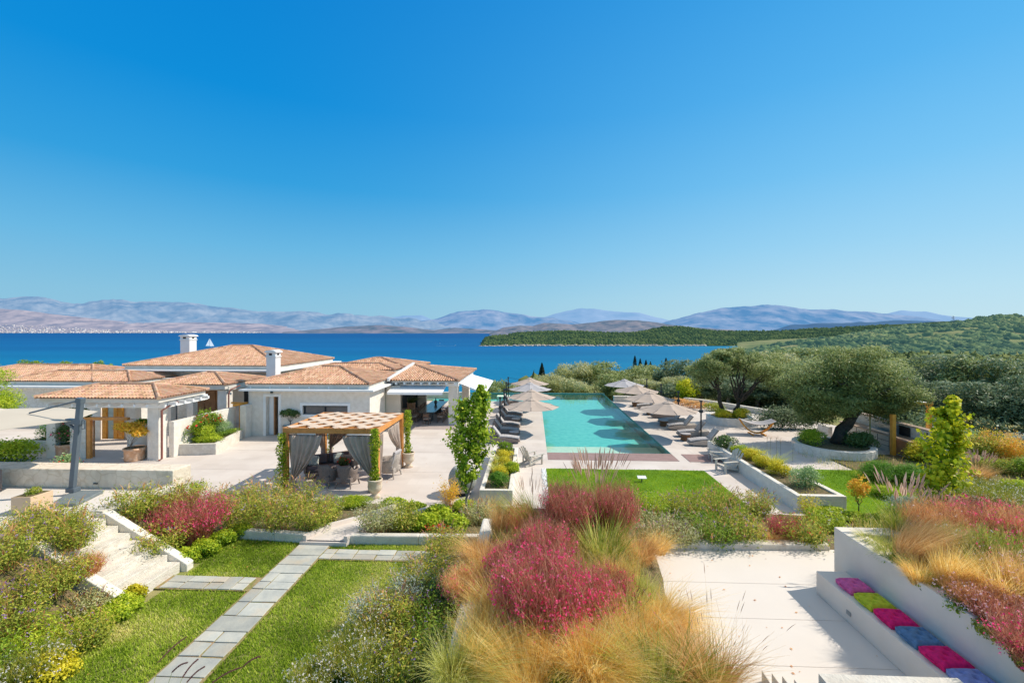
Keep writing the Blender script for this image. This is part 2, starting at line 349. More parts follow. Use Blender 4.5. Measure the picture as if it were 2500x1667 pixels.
def sea_mat():
    m, nt, b = new_mat('sea_water'); N = nt.nodes; L = nt.links
    tc = N.new('ShaderNodeTexCoord'); sp = N.new('ShaderNodeSeparateXYZ'); L.new(tc.outputs['Object'], sp.inputs[0])
    mr = N.new('ShaderNodeMapRange'); mr.inputs['From Min'].default_value = 600; mr.inputs['From Max'].default_value = 5500
    L.new(sp.outputs['Y'], mr.inputs['Value'])
    r = N.new('ShaderNodeValToRGB'); cr = r.color_ramp
    cr.elements[0].position = 0; cr.elements[0].color = (.001, .19, .36, 1)
    cr.elements[1].position = 1; cr.elements[1].color = (.0006, .085, .27, 1)
    e = cr.elements.new(.22); e.color = (.0008, .122, .32, 1)
    L.new(mr.outputs['Result'], r.inputs['Fac'])
    # shallower and greener towards the bay on the right
    mr2 = N.new('ShaderNodeMapRange'); mr2.inputs['From Min'].default_value = 0; mr2.inputs['From Max'].default_value = 900
    L.new(sp.outputs['X'], mr2.inputs['Value'])
    n = N.new('ShaderNodeTexNoise'); n.inputs['Scale'].default_value = .004; n.inputs['Detail'].default_value = 7
    mp = N.new('ShaderNodeMapping'); mp.inputs['Scale'].default_value = (.18, 1, 1); L.new(tc.outputs['Object'], mp.inputs[0]); L.new(mp.outputs[0], n.inputs['Vector'])
    mx = N.new('ShaderNodeMixRGB'); mx.inputs['Color2'].default_value = (.002, .225, .36, 1)
    mu = N.new('ShaderNodeMath'); mu.operation = 'MULTIPLY'; L.new(mr2.outputs['Result'], mu.inputs[0]); mu.inputs[1].default_value = .75
    L.new(mu.outputs[0], mx.inputs['Fac']); L.new(r.outputs['Color'], mx.inputs['Color1'])
    mm = N.new('ShaderNodeMixRGB'); mm.blend_type = 'MULTIPLY'; mm.inputs['Fac'].default_value = .55
    r2 = N.new('ShaderNodeValToRGB'); r2.color_ramp.elements[0].position = .3; r2.color_ramp.elements[0].color = (.5, .62, .72, 1); r2.color_ramp.elements[1].position = .7
    L.new(n.outputs['Fac'], r2.inputs['Fac']); L.new(mx.outputs['Color'], mm.inputs['Color1']); L.new(r2.outputs['Color'], mm.inputs['Color2'])
    L.new(mm.outputs['Color'], b.inputs['Base Color']); b.inputs['Roughness'].default_value = .55; b.inputs['Specular IOR Level'].default_value = .12
    n4 = N.new('ShaderNodeTexNoise'); n4.inputs['Scale'].default_value = .05; n4.inputs['Detail'].default_value = 8
    L.new(tc.outputs['Object'], n4.inputs['Vector']); bp = N.new('ShaderNodeBump'); bp.inputs['Strength'].default_value = .6; bp.inputs['Distance'].default_value = 3
    L.new(n4.outputs['Fac'], bp.inputs['Height']); L.new(bp.outputs['Normal'], b.inputs['Normal'])
    return m
b = MB(); b.quad((-60000, 200, -60), (60000, 200, -60), (60000, 60000, -60), (-60000, 60000, -60))
struct(b.build('sea', sea_mat()))

# ---------------------------------------------------------------- hills: height fields under the silhouettes
def hill(name, prof, r0, r1, z0, mat, nu, nv, amp, nscale, power=1.0, ret=False):
    pxs = np.linspace(prof[0][0], prof[-1][0], nu); pys = np.interp(pxs, [p[0] for p in prof], [p[1] for p in prof])
    pys = pys + fbm(pxs * .03, pxs * 0 + r1 * .001, 5) * amp * 1111 / r1 * .25
    vs = np.concatenate([np.linspace(0, 1, nv), [1.12, 1.4]])
    a = (pxs - 1250) / F; V = []
    zr = HC - (pys - 809) / F * r1
    for v in vs:
        r = r0 + (r1 - r0) * v
        if v <= 1: z = z0 + (zr - z0) * (v ** power)
        else: z = zr - (zr - z0) * (v - 1) * 1.5
        x = r * (a * CT - ST); y = r * (a * ST + CT)
        nz = fbm(x / nscale, y / nscale, 6)
        rid = 1 - np.abs(fbm(x / nscale * .8 + 5, y / nscale * .8, 4)) * 2
        z = z + (nz * .6 + (rid - .6) * .6) * amp * 1.25 * math.sin(math.pi * min(v, 1)) ** .7 if 0 < v < 1 else z
        z = z * np.ones_like(x)
        V.append(np.stack([x, y, z], -1))
    V = np.array(V); b = MB(); b.grid(V, nu, len(vs), .5)
    o = struct(b.build(name, mat, smooth=True))
    return V
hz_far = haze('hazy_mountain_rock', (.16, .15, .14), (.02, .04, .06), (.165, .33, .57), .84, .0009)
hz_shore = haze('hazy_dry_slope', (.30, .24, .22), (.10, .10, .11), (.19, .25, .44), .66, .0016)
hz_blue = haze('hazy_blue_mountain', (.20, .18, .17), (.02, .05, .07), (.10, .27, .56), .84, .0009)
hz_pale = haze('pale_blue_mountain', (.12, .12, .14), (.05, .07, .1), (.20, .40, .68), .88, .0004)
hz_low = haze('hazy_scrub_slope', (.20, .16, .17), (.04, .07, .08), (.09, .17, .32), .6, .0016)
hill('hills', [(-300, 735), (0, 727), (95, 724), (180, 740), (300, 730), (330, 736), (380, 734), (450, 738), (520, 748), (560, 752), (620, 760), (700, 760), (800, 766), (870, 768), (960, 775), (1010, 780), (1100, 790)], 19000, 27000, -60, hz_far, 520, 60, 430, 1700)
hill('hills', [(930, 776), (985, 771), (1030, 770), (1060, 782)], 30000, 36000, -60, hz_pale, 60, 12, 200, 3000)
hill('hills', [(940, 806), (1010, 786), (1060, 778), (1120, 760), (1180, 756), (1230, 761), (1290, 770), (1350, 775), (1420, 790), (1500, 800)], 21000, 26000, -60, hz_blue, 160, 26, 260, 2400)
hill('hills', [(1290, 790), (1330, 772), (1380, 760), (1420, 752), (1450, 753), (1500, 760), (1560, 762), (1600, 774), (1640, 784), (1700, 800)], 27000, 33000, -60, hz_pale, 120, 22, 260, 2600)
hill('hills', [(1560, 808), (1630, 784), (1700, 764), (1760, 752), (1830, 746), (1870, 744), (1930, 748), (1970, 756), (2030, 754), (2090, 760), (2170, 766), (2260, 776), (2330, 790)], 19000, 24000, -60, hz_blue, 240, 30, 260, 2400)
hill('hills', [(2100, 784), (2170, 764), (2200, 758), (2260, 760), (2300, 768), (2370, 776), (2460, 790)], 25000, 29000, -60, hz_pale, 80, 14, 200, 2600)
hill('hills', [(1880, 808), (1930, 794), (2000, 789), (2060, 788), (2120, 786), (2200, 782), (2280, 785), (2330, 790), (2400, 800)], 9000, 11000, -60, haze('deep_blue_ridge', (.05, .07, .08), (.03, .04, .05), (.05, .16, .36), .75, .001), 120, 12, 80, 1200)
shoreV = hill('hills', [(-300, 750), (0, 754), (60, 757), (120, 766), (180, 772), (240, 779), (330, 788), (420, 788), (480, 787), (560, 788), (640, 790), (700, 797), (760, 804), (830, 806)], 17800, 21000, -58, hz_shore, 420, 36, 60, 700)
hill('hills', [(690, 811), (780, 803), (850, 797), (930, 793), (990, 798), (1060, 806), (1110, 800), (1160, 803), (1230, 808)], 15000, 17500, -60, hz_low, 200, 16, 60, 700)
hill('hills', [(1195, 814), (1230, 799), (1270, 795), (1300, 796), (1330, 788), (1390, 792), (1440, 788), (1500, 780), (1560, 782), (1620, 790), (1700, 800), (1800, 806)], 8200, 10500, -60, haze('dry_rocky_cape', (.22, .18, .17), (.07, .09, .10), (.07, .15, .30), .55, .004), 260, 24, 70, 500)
green1 = haze('green_scrub', (.075, .10, .03), (.02, .045, .02), (.02, .05, .08), .25, .02)
penV = hill('hills', [(1175, 840), (1183, 825), (1200, 820), (1235, 818), (1260, 813), (1330, 809), (1400, 808), (1480, 812), (1550, 812), (1590, 804), (1620, 797), (1660, 797), (1700, 803), (1740, 808), (1800, 809), (1900, 808), (1960, 804), (2010, 801), (2100, 797), (2200, 791), (2300, 785), (2420, 782), (2560, 780)], 2060, 2750, -59, green1, 420, 34, 9, 140, .8)
midV = hill('hills', [(1800, 872), (1850, 858), (1900, 848), (1950, 840), (2050, 824), (2120, 812), (2200, 802), (2250, 795), (2308, 793), (2365, 783), (2430, 772), (2500, 771), (2640, 768), (2760, 768)], 230, 1150, -12, haze('green_hillside', (.26, .24, .11), (.12, .16, .06), (.05, .11, .14), .4, .02), 300, 60, 7, 90, 1.35)
# pale rock shore under the peninsula
b = MB()
for i in range(330):
    u = random.random() ** .8; px = 1166 + 560 * u; r = 2056 + random.uniform(-10, 6); a = (px - 1250) / F
    x = r * (a * CT - ST); y = r * (a * ST + CT); s = random.uniform(3, 9); h = random.uniform(1.5, 9) * (1 if px > 1230 else .6)
    b.lathe([(s, -3), (s * .9, h * .5), (s * .4, h)], (x, y, -60), n=6, sx=1.6)
struct(b.build('rocky_shore', haze('pale_rock', (.62, .52, .42), (.32, .28, .24), (.02, .05, .08), .2, .2)))

def blobs(name, pts, rad, mat, squash=.85, dark=0, n=8, m=5):
    """many rounded shrub and tree crowns in one mass, each an irregular dome"""
    k = len(pts); th = np.linspace(0, 2 * np.pi, n, endpoint=False); ph = np.linspace(-.25, math.pi / 2, m)
    T, Ph = np.meshgrid(th, ph); base = np.stack([np.cos(T) * np.cos(Ph), np.sin(T) * np.cos(Ph), np.sin(Ph)], -1).reshape(-1, 3)
    jit = 1 + rng.normal(0, .17, (k, len(base), 1))
    V = pts[:, None, :] + base[None] * jit * rad[:, None, None] * np.array([1, 1, squash])
    q = []
    for j in range(m - 1):
        for i in range(n): q.append((j * n + i, j * n + (i + 1) % n, (j + 1) * n + (i + 1) % n, (j + 1) * n + i))
    q = np.array(q); Q = (q[None] + (np.arange(k) * len(base))[:, None, None]).reshape(-1, 4)
    rn = np.clip((.35 * rng.random(k) + .65 * np.clip(.5 + 1.1 * fbm(pts[:, 0] * .02, pts[:, 1] * .02, 4), 0, 1))[:, None] * .7 + rng.random((k, len(q))) * .35, 0, 1).ravel()
    return np_obj(name, V.reshape(-1, 3), Q, rn, mat)
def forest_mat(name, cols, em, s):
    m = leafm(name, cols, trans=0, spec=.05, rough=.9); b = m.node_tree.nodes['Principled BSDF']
    b.inputs['Emission Color'].default_value = rgba(em); b.inputs['Emission Strength'].default_value = s  # constant bluish emission stands in for haze in the air
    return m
def scatter(V, n, vlo, vhi, ulo=0, uhi=1, dens=None):
    nv, nu = V.shape[:2]; out = []
    while len(out) < n:
        u = random.uniform(ulo, uhi) * (nu - 1.01); v = random.uniform(vlo, vhi) * (nv - 3.01)
        i, j = int(v), int(u); fu, fv = u - j, v - i
        p = V[i, j] * (1 - fu) * (1 - fv) + V[i, j + 1] * fu * (1 - fv) + V[i + 1, j] * (1 - fu) * fv + V[i + 1, j + 1] * fu * fv
        if dens is None or random.random() < dens(p, u / nu, v / nv): out.append(p)
    return np.array(out)
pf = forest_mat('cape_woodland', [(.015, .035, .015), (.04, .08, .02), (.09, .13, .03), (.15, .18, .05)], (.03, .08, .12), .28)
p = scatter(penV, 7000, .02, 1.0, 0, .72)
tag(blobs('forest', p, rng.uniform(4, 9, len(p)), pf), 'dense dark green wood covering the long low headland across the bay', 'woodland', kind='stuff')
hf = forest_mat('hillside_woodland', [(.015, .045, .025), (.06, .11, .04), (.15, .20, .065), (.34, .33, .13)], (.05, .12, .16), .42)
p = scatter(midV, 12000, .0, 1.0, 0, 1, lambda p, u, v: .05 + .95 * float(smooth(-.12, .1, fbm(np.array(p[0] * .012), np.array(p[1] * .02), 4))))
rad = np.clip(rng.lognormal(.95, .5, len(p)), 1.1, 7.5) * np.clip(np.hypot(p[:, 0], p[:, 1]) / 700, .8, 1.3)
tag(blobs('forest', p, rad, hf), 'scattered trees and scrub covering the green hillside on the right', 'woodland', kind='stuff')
# town on the far shore
k = 1700; u = rng.random(k) ** 1.1; v = rng.random(k) ** 2.6 * .30
keep = v < .30 * (1 - .75 * smooth(.35, .8, u)); u = u[keep]; v = v[keep]
nv_, nu_ = shoreV.shape[:2]; ui = ((.18 + .66 * u) * (nu_ - 2)).astype(int); vi = v * (nv_ - 4); v0 = vi.astype(int); fv = (vi - v0)[:, None]
pp = shoreV[v0, ui] * (1 - fv) + shoreV[v0 + 1, ui] * fv; pp[:, 0] += rng.uniform(-25, 25, len(pp))
ww = rng.uniform(9, 30, len(pp)); hh = rng.uniform(8, 30, len(pp)); ww[:60] *= 1.6; hh[:60] *= 1.8
cub = np.array([(-1, -1, 0), (1, -1, 0), (1, 1, 0), (-1, 1, 0), (-1, -1, 1), (1, -1, 1), (1, 1, 1), (-1, 1, 1)], float)
V = pp[:, None, :] + cub[None] * np.stack([ww, ww, hh], -1)[:, None, :]
q = np.array([(0, 1, 5, 4), (1, 2, 6, 5), (2, 3, 7, 6), (3, 0, 4, 7), (4, 5, 6, 7)]); Q = (q[None] + (np.arange(len(pp)) * 8)[:, None, None]).reshape(-1, 4)
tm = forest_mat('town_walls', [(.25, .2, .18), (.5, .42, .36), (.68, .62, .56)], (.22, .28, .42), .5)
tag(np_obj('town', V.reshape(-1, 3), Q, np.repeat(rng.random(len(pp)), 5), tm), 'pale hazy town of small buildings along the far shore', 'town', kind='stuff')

# ---------------------------------------------------------------- terraces (setting)
b = MB()
b.prism([(-60, 12.9), (-10.05, 12.9), (-10.05, 16.4), (-1.95, 16.4), (.76, 16.2), (.76, 41.0), (-60, 41.0)], -.6, 0)
struct(b.build('pavement', M['deck']))
b = MB(); b.prism([(.76, 15.6), (9.4, 15.6), (9.4, 21.3), (18.6, 21.3), (21.0, 25), (21.5, 29), (19.5, 33), (17, 36.5), (14.6, 40), (14, 41.6), (7.14, 41.6), (7.14, 22.42), (.76, 22.42)], -.6, 0)
struct(b.build('pavement', M['deck']))
b = MB(); b.box(-9.2, 9.5, -.5, 11.32, -.3, 1.0) if False else b.prism([(-.9, 2.0), (6.4, 2.0), (6.4, 9.7), (7.4, 9.8), (7.4, 11.4), (-.9, 11.3)], 0, 1.0)
struct(b.build('pavement', M['patio']))
b = MB(); b.prism([(-30, -3), (-11.2, 3.0), (-10.85, 7.5), (-10.42, 9.0), (-10.2, 10.3), (-10.05, 12.9), (-30, 12.9)], -.3, 1.9)
struct(b.build('pavement', M['patio']))
# paving joints on the decks: thin grooves laid as sheets
b = MB()
for x in np.arange(-24, 0, 3.2): b.box(x, x + .012, 16.6, 40.9, .002, .004)
for y in (20.2, 23.5, 26.6, 30, 33.5, 37): b.box(-30, .7, y, y + .012, .0025, .0045)
for y in (25.1, 29.1, 33.2, 37.3): b.box(7.3, 18, y, y + .015, .002, .004)
for y in (5, 6.2, 7.4, 8.6, 9.8): b.box(1.2, 6.3, y, y + .008, 1.002, 1.004)
for x in (8.25, 13.2): b.box(x, x + .015, 22.6, 41, .0025, .0045)
struct(b.build('paving_joints', pm('joint_grey', (.66, .595, .54), (.62, .555, .50))))

# ---------------------------------------------------------------- swimming pool
pool = thing('swimming_pool', 'large infinity pool with turquoise water between two rows of parasols', 'swimming pool', (4, 30, 0))
def pool_tile():
    m, nt, b = new_mat('pool_tile'); N = nt.nodes; L = nt.links
    tc = N.new('ShaderNodeTexCoord'); n = N.new('ShaderNodeTexNoise'); n.inputs['Scale'].default_value = 3; n.inputs['Detail'].default_value = 8
    L.new(tc.outputs['Object'], n.inputs['Vector']); r = N.new('ShaderNodeValToRGB')
    r.color_ramp.elements[0].position = .3; r.color_ramp.elements[1].position = .7
    r.color_ramp.elements[0].color = (.12, .54, .49, 1); r.color_ramp.elements[1].color = (.20, .66, .58, 1)
    L.new(n.outputs['Fac'], r.inputs['Fac']); L.new(r.outputs['Color'], b.inputs['Base Color']); b.inputs['Roughness'].default_value = .9; b.inputs['Specular IOR Level'].default_value = 0
    return m
M['pooltile'] = pool_tile()
M['poolshelf'] = pm('pool_shelf_tile', (.74, .84, .66), (.66, .78, .60), 3, .9)
M['pooldeep'] = pm('pool_deep_tile', (.07, .34, .34), (.10, .42, .40), 1, .9)
b = MB()
for z, (x0, x1, y0, y1) in ((-.62, (.76, 7.14, 26.6, 46.45)), (-.62, (-10, .76, 41.0, 46.45))): b.quad((x0, y0, z), (x1, y0, z), (x1, y1, z), (x0, y1, z))
b.build('basin', M['pooltile'], pool)
b = MB(); b.box(.76, 7.14, 23.78, 26.6, -1, -.4); b.build('shallow_shelf', M['poolshelf'], pool)
b = MB(); 
b.box(.62, .76, 22.42, 41, -.9, -.003); b.box(7.12, 7.14, 23.78, 46.5, -.9, .012); b.box(-10, 7.3, 46.45, 46.65, -.9, .02); b.box(-10, .62, 40.86, 41.0, -.9, -.003)
b.build('pool_rim', pm('teal_pool_rim', (.10, .25, .24), (.14, .32, .30), 6, .4), pool)
def water_mat():
    m = bpy.data.materials.new('pool_water'); m.use_nodes = True; nt = m.node_tree; N = nt.nodes; L = nt.links
    N.remove(N['Principled BSDF']); out = N['Material Output']
    t = N.new('ShaderNodeBsdfTransparent'); t.inputs['Color'].default_value = (.86, .99, 1, 1)
    g = N.new('ShaderNodeBsdfGlossy'); g.inputs['Roughness'].default_value = .02; g.inputs['Color'].default_value = (.9, .97, 1, 1)
    fr = N.new('ShaderNodeFresnel'); fr.inputs['IOR'].default_value = 1.33
    tc = N.new('ShaderNodeTexCoord'); n = N.new('ShaderNodeTexNoise'); n.inputs['Scale'].default_value = 1.6; n.inputs['Detail'].default_value = 4
    L.new(tc.outputs['Object'], n.inputs['Vector']); bp = N.new('ShaderNodeBump'); bp.inputs['Strength'].default_value = .28; bp.inputs['Distance'].default_value = .04
    L.new(n.outputs['Fac'], bp.inputs['Height']); L.new(bp.outputs['Normal'], g.inputs['Normal']); L.new(bp.outputs['Normal'], fr.inputs['Normal'])
    mu = N.new('ShaderNodeMath'); mu.operation = 'MULTIPLY'; mu.inputs[1].default_value = .85; L.new(fr.outputs[0], mu.inputs[0])
    mx = N.new('ShaderNodeMixShader'); L.new(mu.outputs[0], mx.inputs[0]); L.new(t.outputs[0], mx.inputs[1]); L.new(g.outputs[0], mx.inputs[2]); L.new(mx.outputs[0], out.inputs['Surface'])
    return m
b = MB(); b.add([(.76, 23.78, -.05), (7.12, 23.78, -.05), (7.12, 46.45, -.05), (-10, 46.45, -.05), (-10, 41.0, -.05), (.76, 41.0, -.05)], [(0, 1, 2, 3, 4, 5)])
b.build('pool_water', water_mat(), pool)
b = MB(); b.box(-3.4, -2.2, 43.4, 44.4, -.85, .08)
b.build('pool_plinth', M['poolshelf'], pool)
b = MB()
for i in range(10): b.box(.76, 7.12, 22.44 + i * .133, 22.44 + i * .133 + .128, -.3, .006)
b.build('wood_step', M['poolwood'], pool)
b = MB()
x0, y0 = P(1665, 1109); x1, y1 = P(1760, 1126)
for i in range(10): b.box(7.6, 9.25, 22.35 + i * .133, 22.35 + i * .133 + .128, 0.002, .02)
o = b.build('timber_deck', M['poolwood']); tag(o, 'small mauve timber deck panel beside the right white slatted chair', 'decking')
# ---------------------------------------------------------------- villa
def tiles(b, A, B, D, C, per=.17, amp=.032, course=.34):
    """barrel tiles over the plane A-B (eave) to D-C (ridge)"""
    A, B, D, C = [np.array(p, float) for p in (A, B, D, C)]
    U = (B - A) / np.linalg.norm(B - A); W = (D - A) - U * ((D - A) @ U); sl = np.linalg.norm(W); W /= sl
    Nn = np.cross(U, W); Nn = Nn if Nn[2] > 0 else -Nn
    L_ = np.linalg.norm(B - A); lu = (D - A) @ U; ru = (C - A) @ U
    nu = max(6, int(L_ / per) * 6 + 1); us = np.linspace(0, L_, nu); k = max(2, int(sl / course)); c = sl / k
    vs = []; ofs = []
    for i in range(k): vs += [i * c + .001, (i + 1) * c - .001]; ofs += [.03, .004]
    V = []
    for v, o in zip(vs, ofs):
        t = v / sl; lo = lu * t; hi = L_ + (ru - L_) * t; u = np.clip(us, lo, hi)
        h = amp * np.sign(np.cos(2 * np.pi * u / per)) * np.abs(np.cos(2 * np.pi * u / per)) ** .7 + o + .03
        V.append(A + U * u[:, None] + W * v + Nn * h[:, None])
    V = np.array(V); nv = len(vs); r = []; F_ = []
    tab = np.random.default_rng(int(abs(A[0] * 37 + A[1] * 11)) + 3).random((k + 1, nu // 6 + 2))
    for j in range(nv - 1):
        for i in range(nu - 1):
            a, bb, cc, dd = j * nu + i, j * nu + i + 1, (j + 1) * nu + i + 1, (j + 1) * nu + i
            if abs(V[j, i, :] - V[j, i + 1, :]).sum() < 1e-6 and abs(V[j + 1, i, :] - V[j + 1, i + 1, :]).sum() < 1e-6: continue
            F_.append((a, bb, cc, dd)); r.append(.12 if j % 2 else tab[j // 2, int((i + 3) / 6)])
    b.add(V, F_, r)
    b.add([A, B, C, D], [(0, 1, 2, 3)], .2)
def caps(b, p, q, r=.085, n=None):
    p = np.array(p, float); q = np.array(q, float); Ln = np.linalg.norm(q - p); n = max(2, int(Ln / .34)); d = (q - p) / n
    for i in range(n): b.tube([p + d * i + (0, 0, .05), p + d * (i + 1.15) + (0, 0, .06)], [r * 1.15, r * .9], 7, random.random())
def hiproof(parent, X0, X1, Y0, Y1, ez, rz, inL=None, inR=None, left=True, right=True, fascia=(.28, .1), label=None):
    ym = (Y0 + Y1) / 2; hw = (Y1 - Y0) / 2
    xl = X0 + (hw if inL is None else inL); xr = X1 - (hw if inR is None else inR)
    b = MB(); tiles(b, (X0, Y0, ez), (X1, Y0, ez), (xl, ym, rz), (xr, ym, rz))
    if right: tiles(b, (X1, Y0, ez), (X1, Y1, ez), (xr, ym, rz), (xr, ym, rz))
    if left: tiles(b, (X0, Y1, ez), (X0, Y0, ez), (xl, ym, rz), (xl, ym, rz))
    b.add([(X0, Y1, ez), (X1, Y1, ez), (xr, ym, rz), (xl, ym, rz)], [(0, 1, 2, 3)], .4)
    o = b.build('roof', M['tile'], parent)
    if label: o['label'] = label
    b = MB(); caps(b, (xl, ym, rz), (xr, ym, rz)); caps(b, (X0, Y0, ez), (xl, ym, rz)); caps(b, (X1, Y0, ez), (xr, ym, rz)); caps(b, (X0, Y1, ez), (xl, ym, rz)); caps(b, (X1, Y1, ez), (xr, ym, rz))
    rc = b.build('ridge_tiles', M['tile'], None); rc.data.transform(__import__('mathutils').Matrix.Translation((-parent.location[0], -parent.location[1], -parent.location[2]))); rc.parent = o
    b = MB(); b.box(X0 + fascia[1], X1 - fascia[1], Y0 + fascia[1], Y1 - fascia[1], ez - fascia[0], ez - .005)
    b.build('fascia', M['fascia'], parent)
def wallx(b, x0, x1, y, th, z0, z1, ops=()):
    """wall running along x with its face at y; ops = (xa, xb, za, zb)"""
    x = x0
    for xa, xb, za, zb in sorted(ops):
        b.box(x, xa, y, y + th, z0, z1)
        if za > z0: b.box(xa, xb, y, y + th, z0, za)
        if zb < z1: b.box(xa, xb, y, y + th, zb, z1)
        x = xb
    b.box(x, x1, y, y + th, z0, z1)
def zat(px, py, Y): return HC - (py - 809) / F * ray(px, Y)[1]
V_ = thing('villa', 'low white stone villa with pale terracotta tiled hip roofs beside the pool', 'villa', (-15, 27, 0))
# kitchen wing with its door and strip window
YW = 26.8
dx0, dx1 = ray(649.5, YW)[0], ray(680, YW)[0]; dz = zat(665, 968, YW)
wx0, wx1 = ray(739, YW)[0], ray(849, YW)[0]; wz0, wz1 = zat(800, 1012, YW), zat(800, 990, YW)
b = MB(); wallx(b, -17.15, -9.72, YW, .35, 0, 2.76, [(dx0, dx1, 0, dz), (wx0, wx1, wz0, wz1)])
b.box(-10.07, -9.72, YW + .351, 29.6, 0, 2.76); b.box(-17.15, -16.8, YW + .351, 33, 0, 2.76)
b.build('wall', M['wall'], V_)
b = MB(); b.box(dx0 - .16, dx0, YW - .03, YW, 0, dz + .16); b.box(dx1, dx1 + .16, YW - .03, YW, 0, dz + .16); b.box(dx0, dx1, YW - .03, YW, dz, dz + .16)
d = b.build('door_frame', M['white'], V_)
b = MB(); b.box(dx0 + .02, dx0 + .38, YW + .3, YW + .36, .02, dz - .02, mi=1); b.box(dx0 + .36, dx0 + .44, YW + .2, YW + .4, .02, dz - .02); b.box(dx0 + .44, dx1 - .01, YW + 1.6, YW + 1.65, .0, dz, mi=2)
b.box(dx0 + .5, dx1 - .02, YW + .9, YW + 1.5, .0, .9, mi=1)
b.build('door', [M['oakdoor'], M['white'], M['black']], V_)
b = MB(); b.box((dx0 + dx1) / 2 - .05, (dx0 + dx1) / 2 + .05, YW - .14, YW, dz + .22, dz + .34); b.build('wall_lamp', M['dark'], V_)
b = MB(); fr = .16
b.box(wx0 - fr, wx0, YW - .03, YW, wz0 - fr, wz1 + fr); b.box(wx1, wx1 + fr, YW - .03, YW, wz0 - fr, wz1 + fr); b.box(wx0, wx1, YW - .03, YW, wz1, wz1 + fr); b.box(wx0, wx1, YW - .03, YW, wz0 - fr, wz0)
wf = b.build('window', M['white'], V_)
def sub(bm, name, mat, par, root):
    from mathutils import Matrix
    o = bm.build(name, mat, None); o.data.transform(Matrix.Translation(-root.location)); o.parent = par; return o
b = MB(); b.box(wx0, wx1, YW + .18, YW + .2, wz0, wz1); sub(b, 'pane', M['glass'], wf, V_)
b = MB(); b.box(wx0 + 1.28, wx0 + 1.34, YW + .1, YW + .18, wz0, wz1); b.box(wx0, wx1, YW + .05, YW + .15, wz1 - .08, wz1); b.box(wx0, wx0 + .06, YW + .1, YW + .18, wz0, wz1 - .08); sub(b, 'window_bar', M['dark'], wf, V_)
b = MB(); b.box(-17.4, -9.3, 26.2, 33.2, 2.765, 2.86); b.build('ledge', M['white'], V_)
hiproof(V_, -17.25, -9.6, 26.6, 33.0, 3.13, 3.93)
# gap posts under the tiles
for x in np.arange(-17, -9.6, 1.2): b = MB(); b.box(x, x + .06, 26.66, 26.7, 2.865, 3.0); b.build('gutter_bracket', M['white'], V_)
# left stub wall, main hall
b = MB(); b.box(-30.5, -19.0, 33.4, 42.4, 0, 3.36); b.build('wall', M['rubble'], V_)
b = MB(); b.box(-31.1, -18.4, 32.3, 43.1, 3.365, 3.46); b.build('ledge', M['white'], V_)
hiproof(V_, -30.95, -18.8, 33.0, 42.4, 3.72, 5.05, inL=5.4, inR=5.0)
# left wing
b = MB(); b.box(-42, -27.6, 29.6, 37, 0, 2.56); b.build('wall', M['rubble'], V_); b = MB(); b.box(-27.3, -18.8, 31.9, 33.3, 0, 2.9); b.build('wall', M['rubble'], V_)
b = MB(); b.box(-42.5, -27.2, 28.7, 37.3, 2.565, 2.66); b.build('ledge', M['white'], V_)
hiproof(V_, -42.2, -29.6, 29.35, 36.2, 2.9, 3.74)
hiproof(V_, -36, -26.9, 29.3, 33.2, 2.92, 3.44)
# entrance porch
b = MB(); b.box(-23.9, -18.95, 30.4, 30.75, 0, 2.75); b.build('wall', M['wall'], V_); b = MB(); b.box(-19.2, -17.16, 29.4, 29.75, 0, 2.75); b.build('wall', M['wall'], V_)
for px0, px1, Yc in ((531, 553, 27.7), (456, 471, 27.7), (402, 417, 27.7)):
    a, c = ray(px0, Yc)[0], ray(px1, Yc)[0]; b = MB(); b.box(a, c, Yc, Yc + (c - a), 0, 2.6); b.build('column', M['wall'], V_)
b = MB(); b.box(-23.7, -19.05, 27.75, 28.0, 2.605, 2.86); b.box(-19.3, -19.05, 28.0, 30.4, 2.605, 2.86); b.build('beam', M['fascia'], V_)
a, c = ray(478, 30.4)[0], ray(532, 30.4)[0]
b = MB(); b.box(a, c, 30.33, 30.4, 0, 2.35)
for i in range(2):
    for z0, z1 in ((.2, .8), (.95, 1.35), (1.5, 2.2)): b.box(a + .12 + i * (c - a) / 2, a - .12 + (i + 1) * (c - a) / 2, 30.29, 30.33, z0, z1)
b.build('door', M['oakdoor'], V_)['label'] = 'double panelled oak entrance door'
a, c = ray(417, 30.4)[0], ray(433, 30.4)[0]; b = MB(); b.box(a, c, 30.34, 30.4, .2, 2.2); b.build('window', M['glass'], V_)
a = ray(598, 29.4)[0]; b = MB(); b.box(a, a + .22, 29.3, 29.39, 0, 2.4); b.build('door', M['black'], V_)
a = ray(566, 29.4)[0]; b = MB(); b.box(a - .06, a + .06, 29.3, 29.39, 0, 2.45); b.build('door_frame', M['orange'], V_)
hiproof(V_, -23.9, -19.0, 27.35, 31.7, 2.98, 3.52)
b = MB(); X, t = ray(556, 27.6); b.tube([(X + .35, 28.3, 2.85), (X + .05, 27.8, 2.65), (X + .02, 27.66, 2.4), (X + .02, 27.66, .1)], .045, 8); b.build('downpipe', M['copper'], V_)
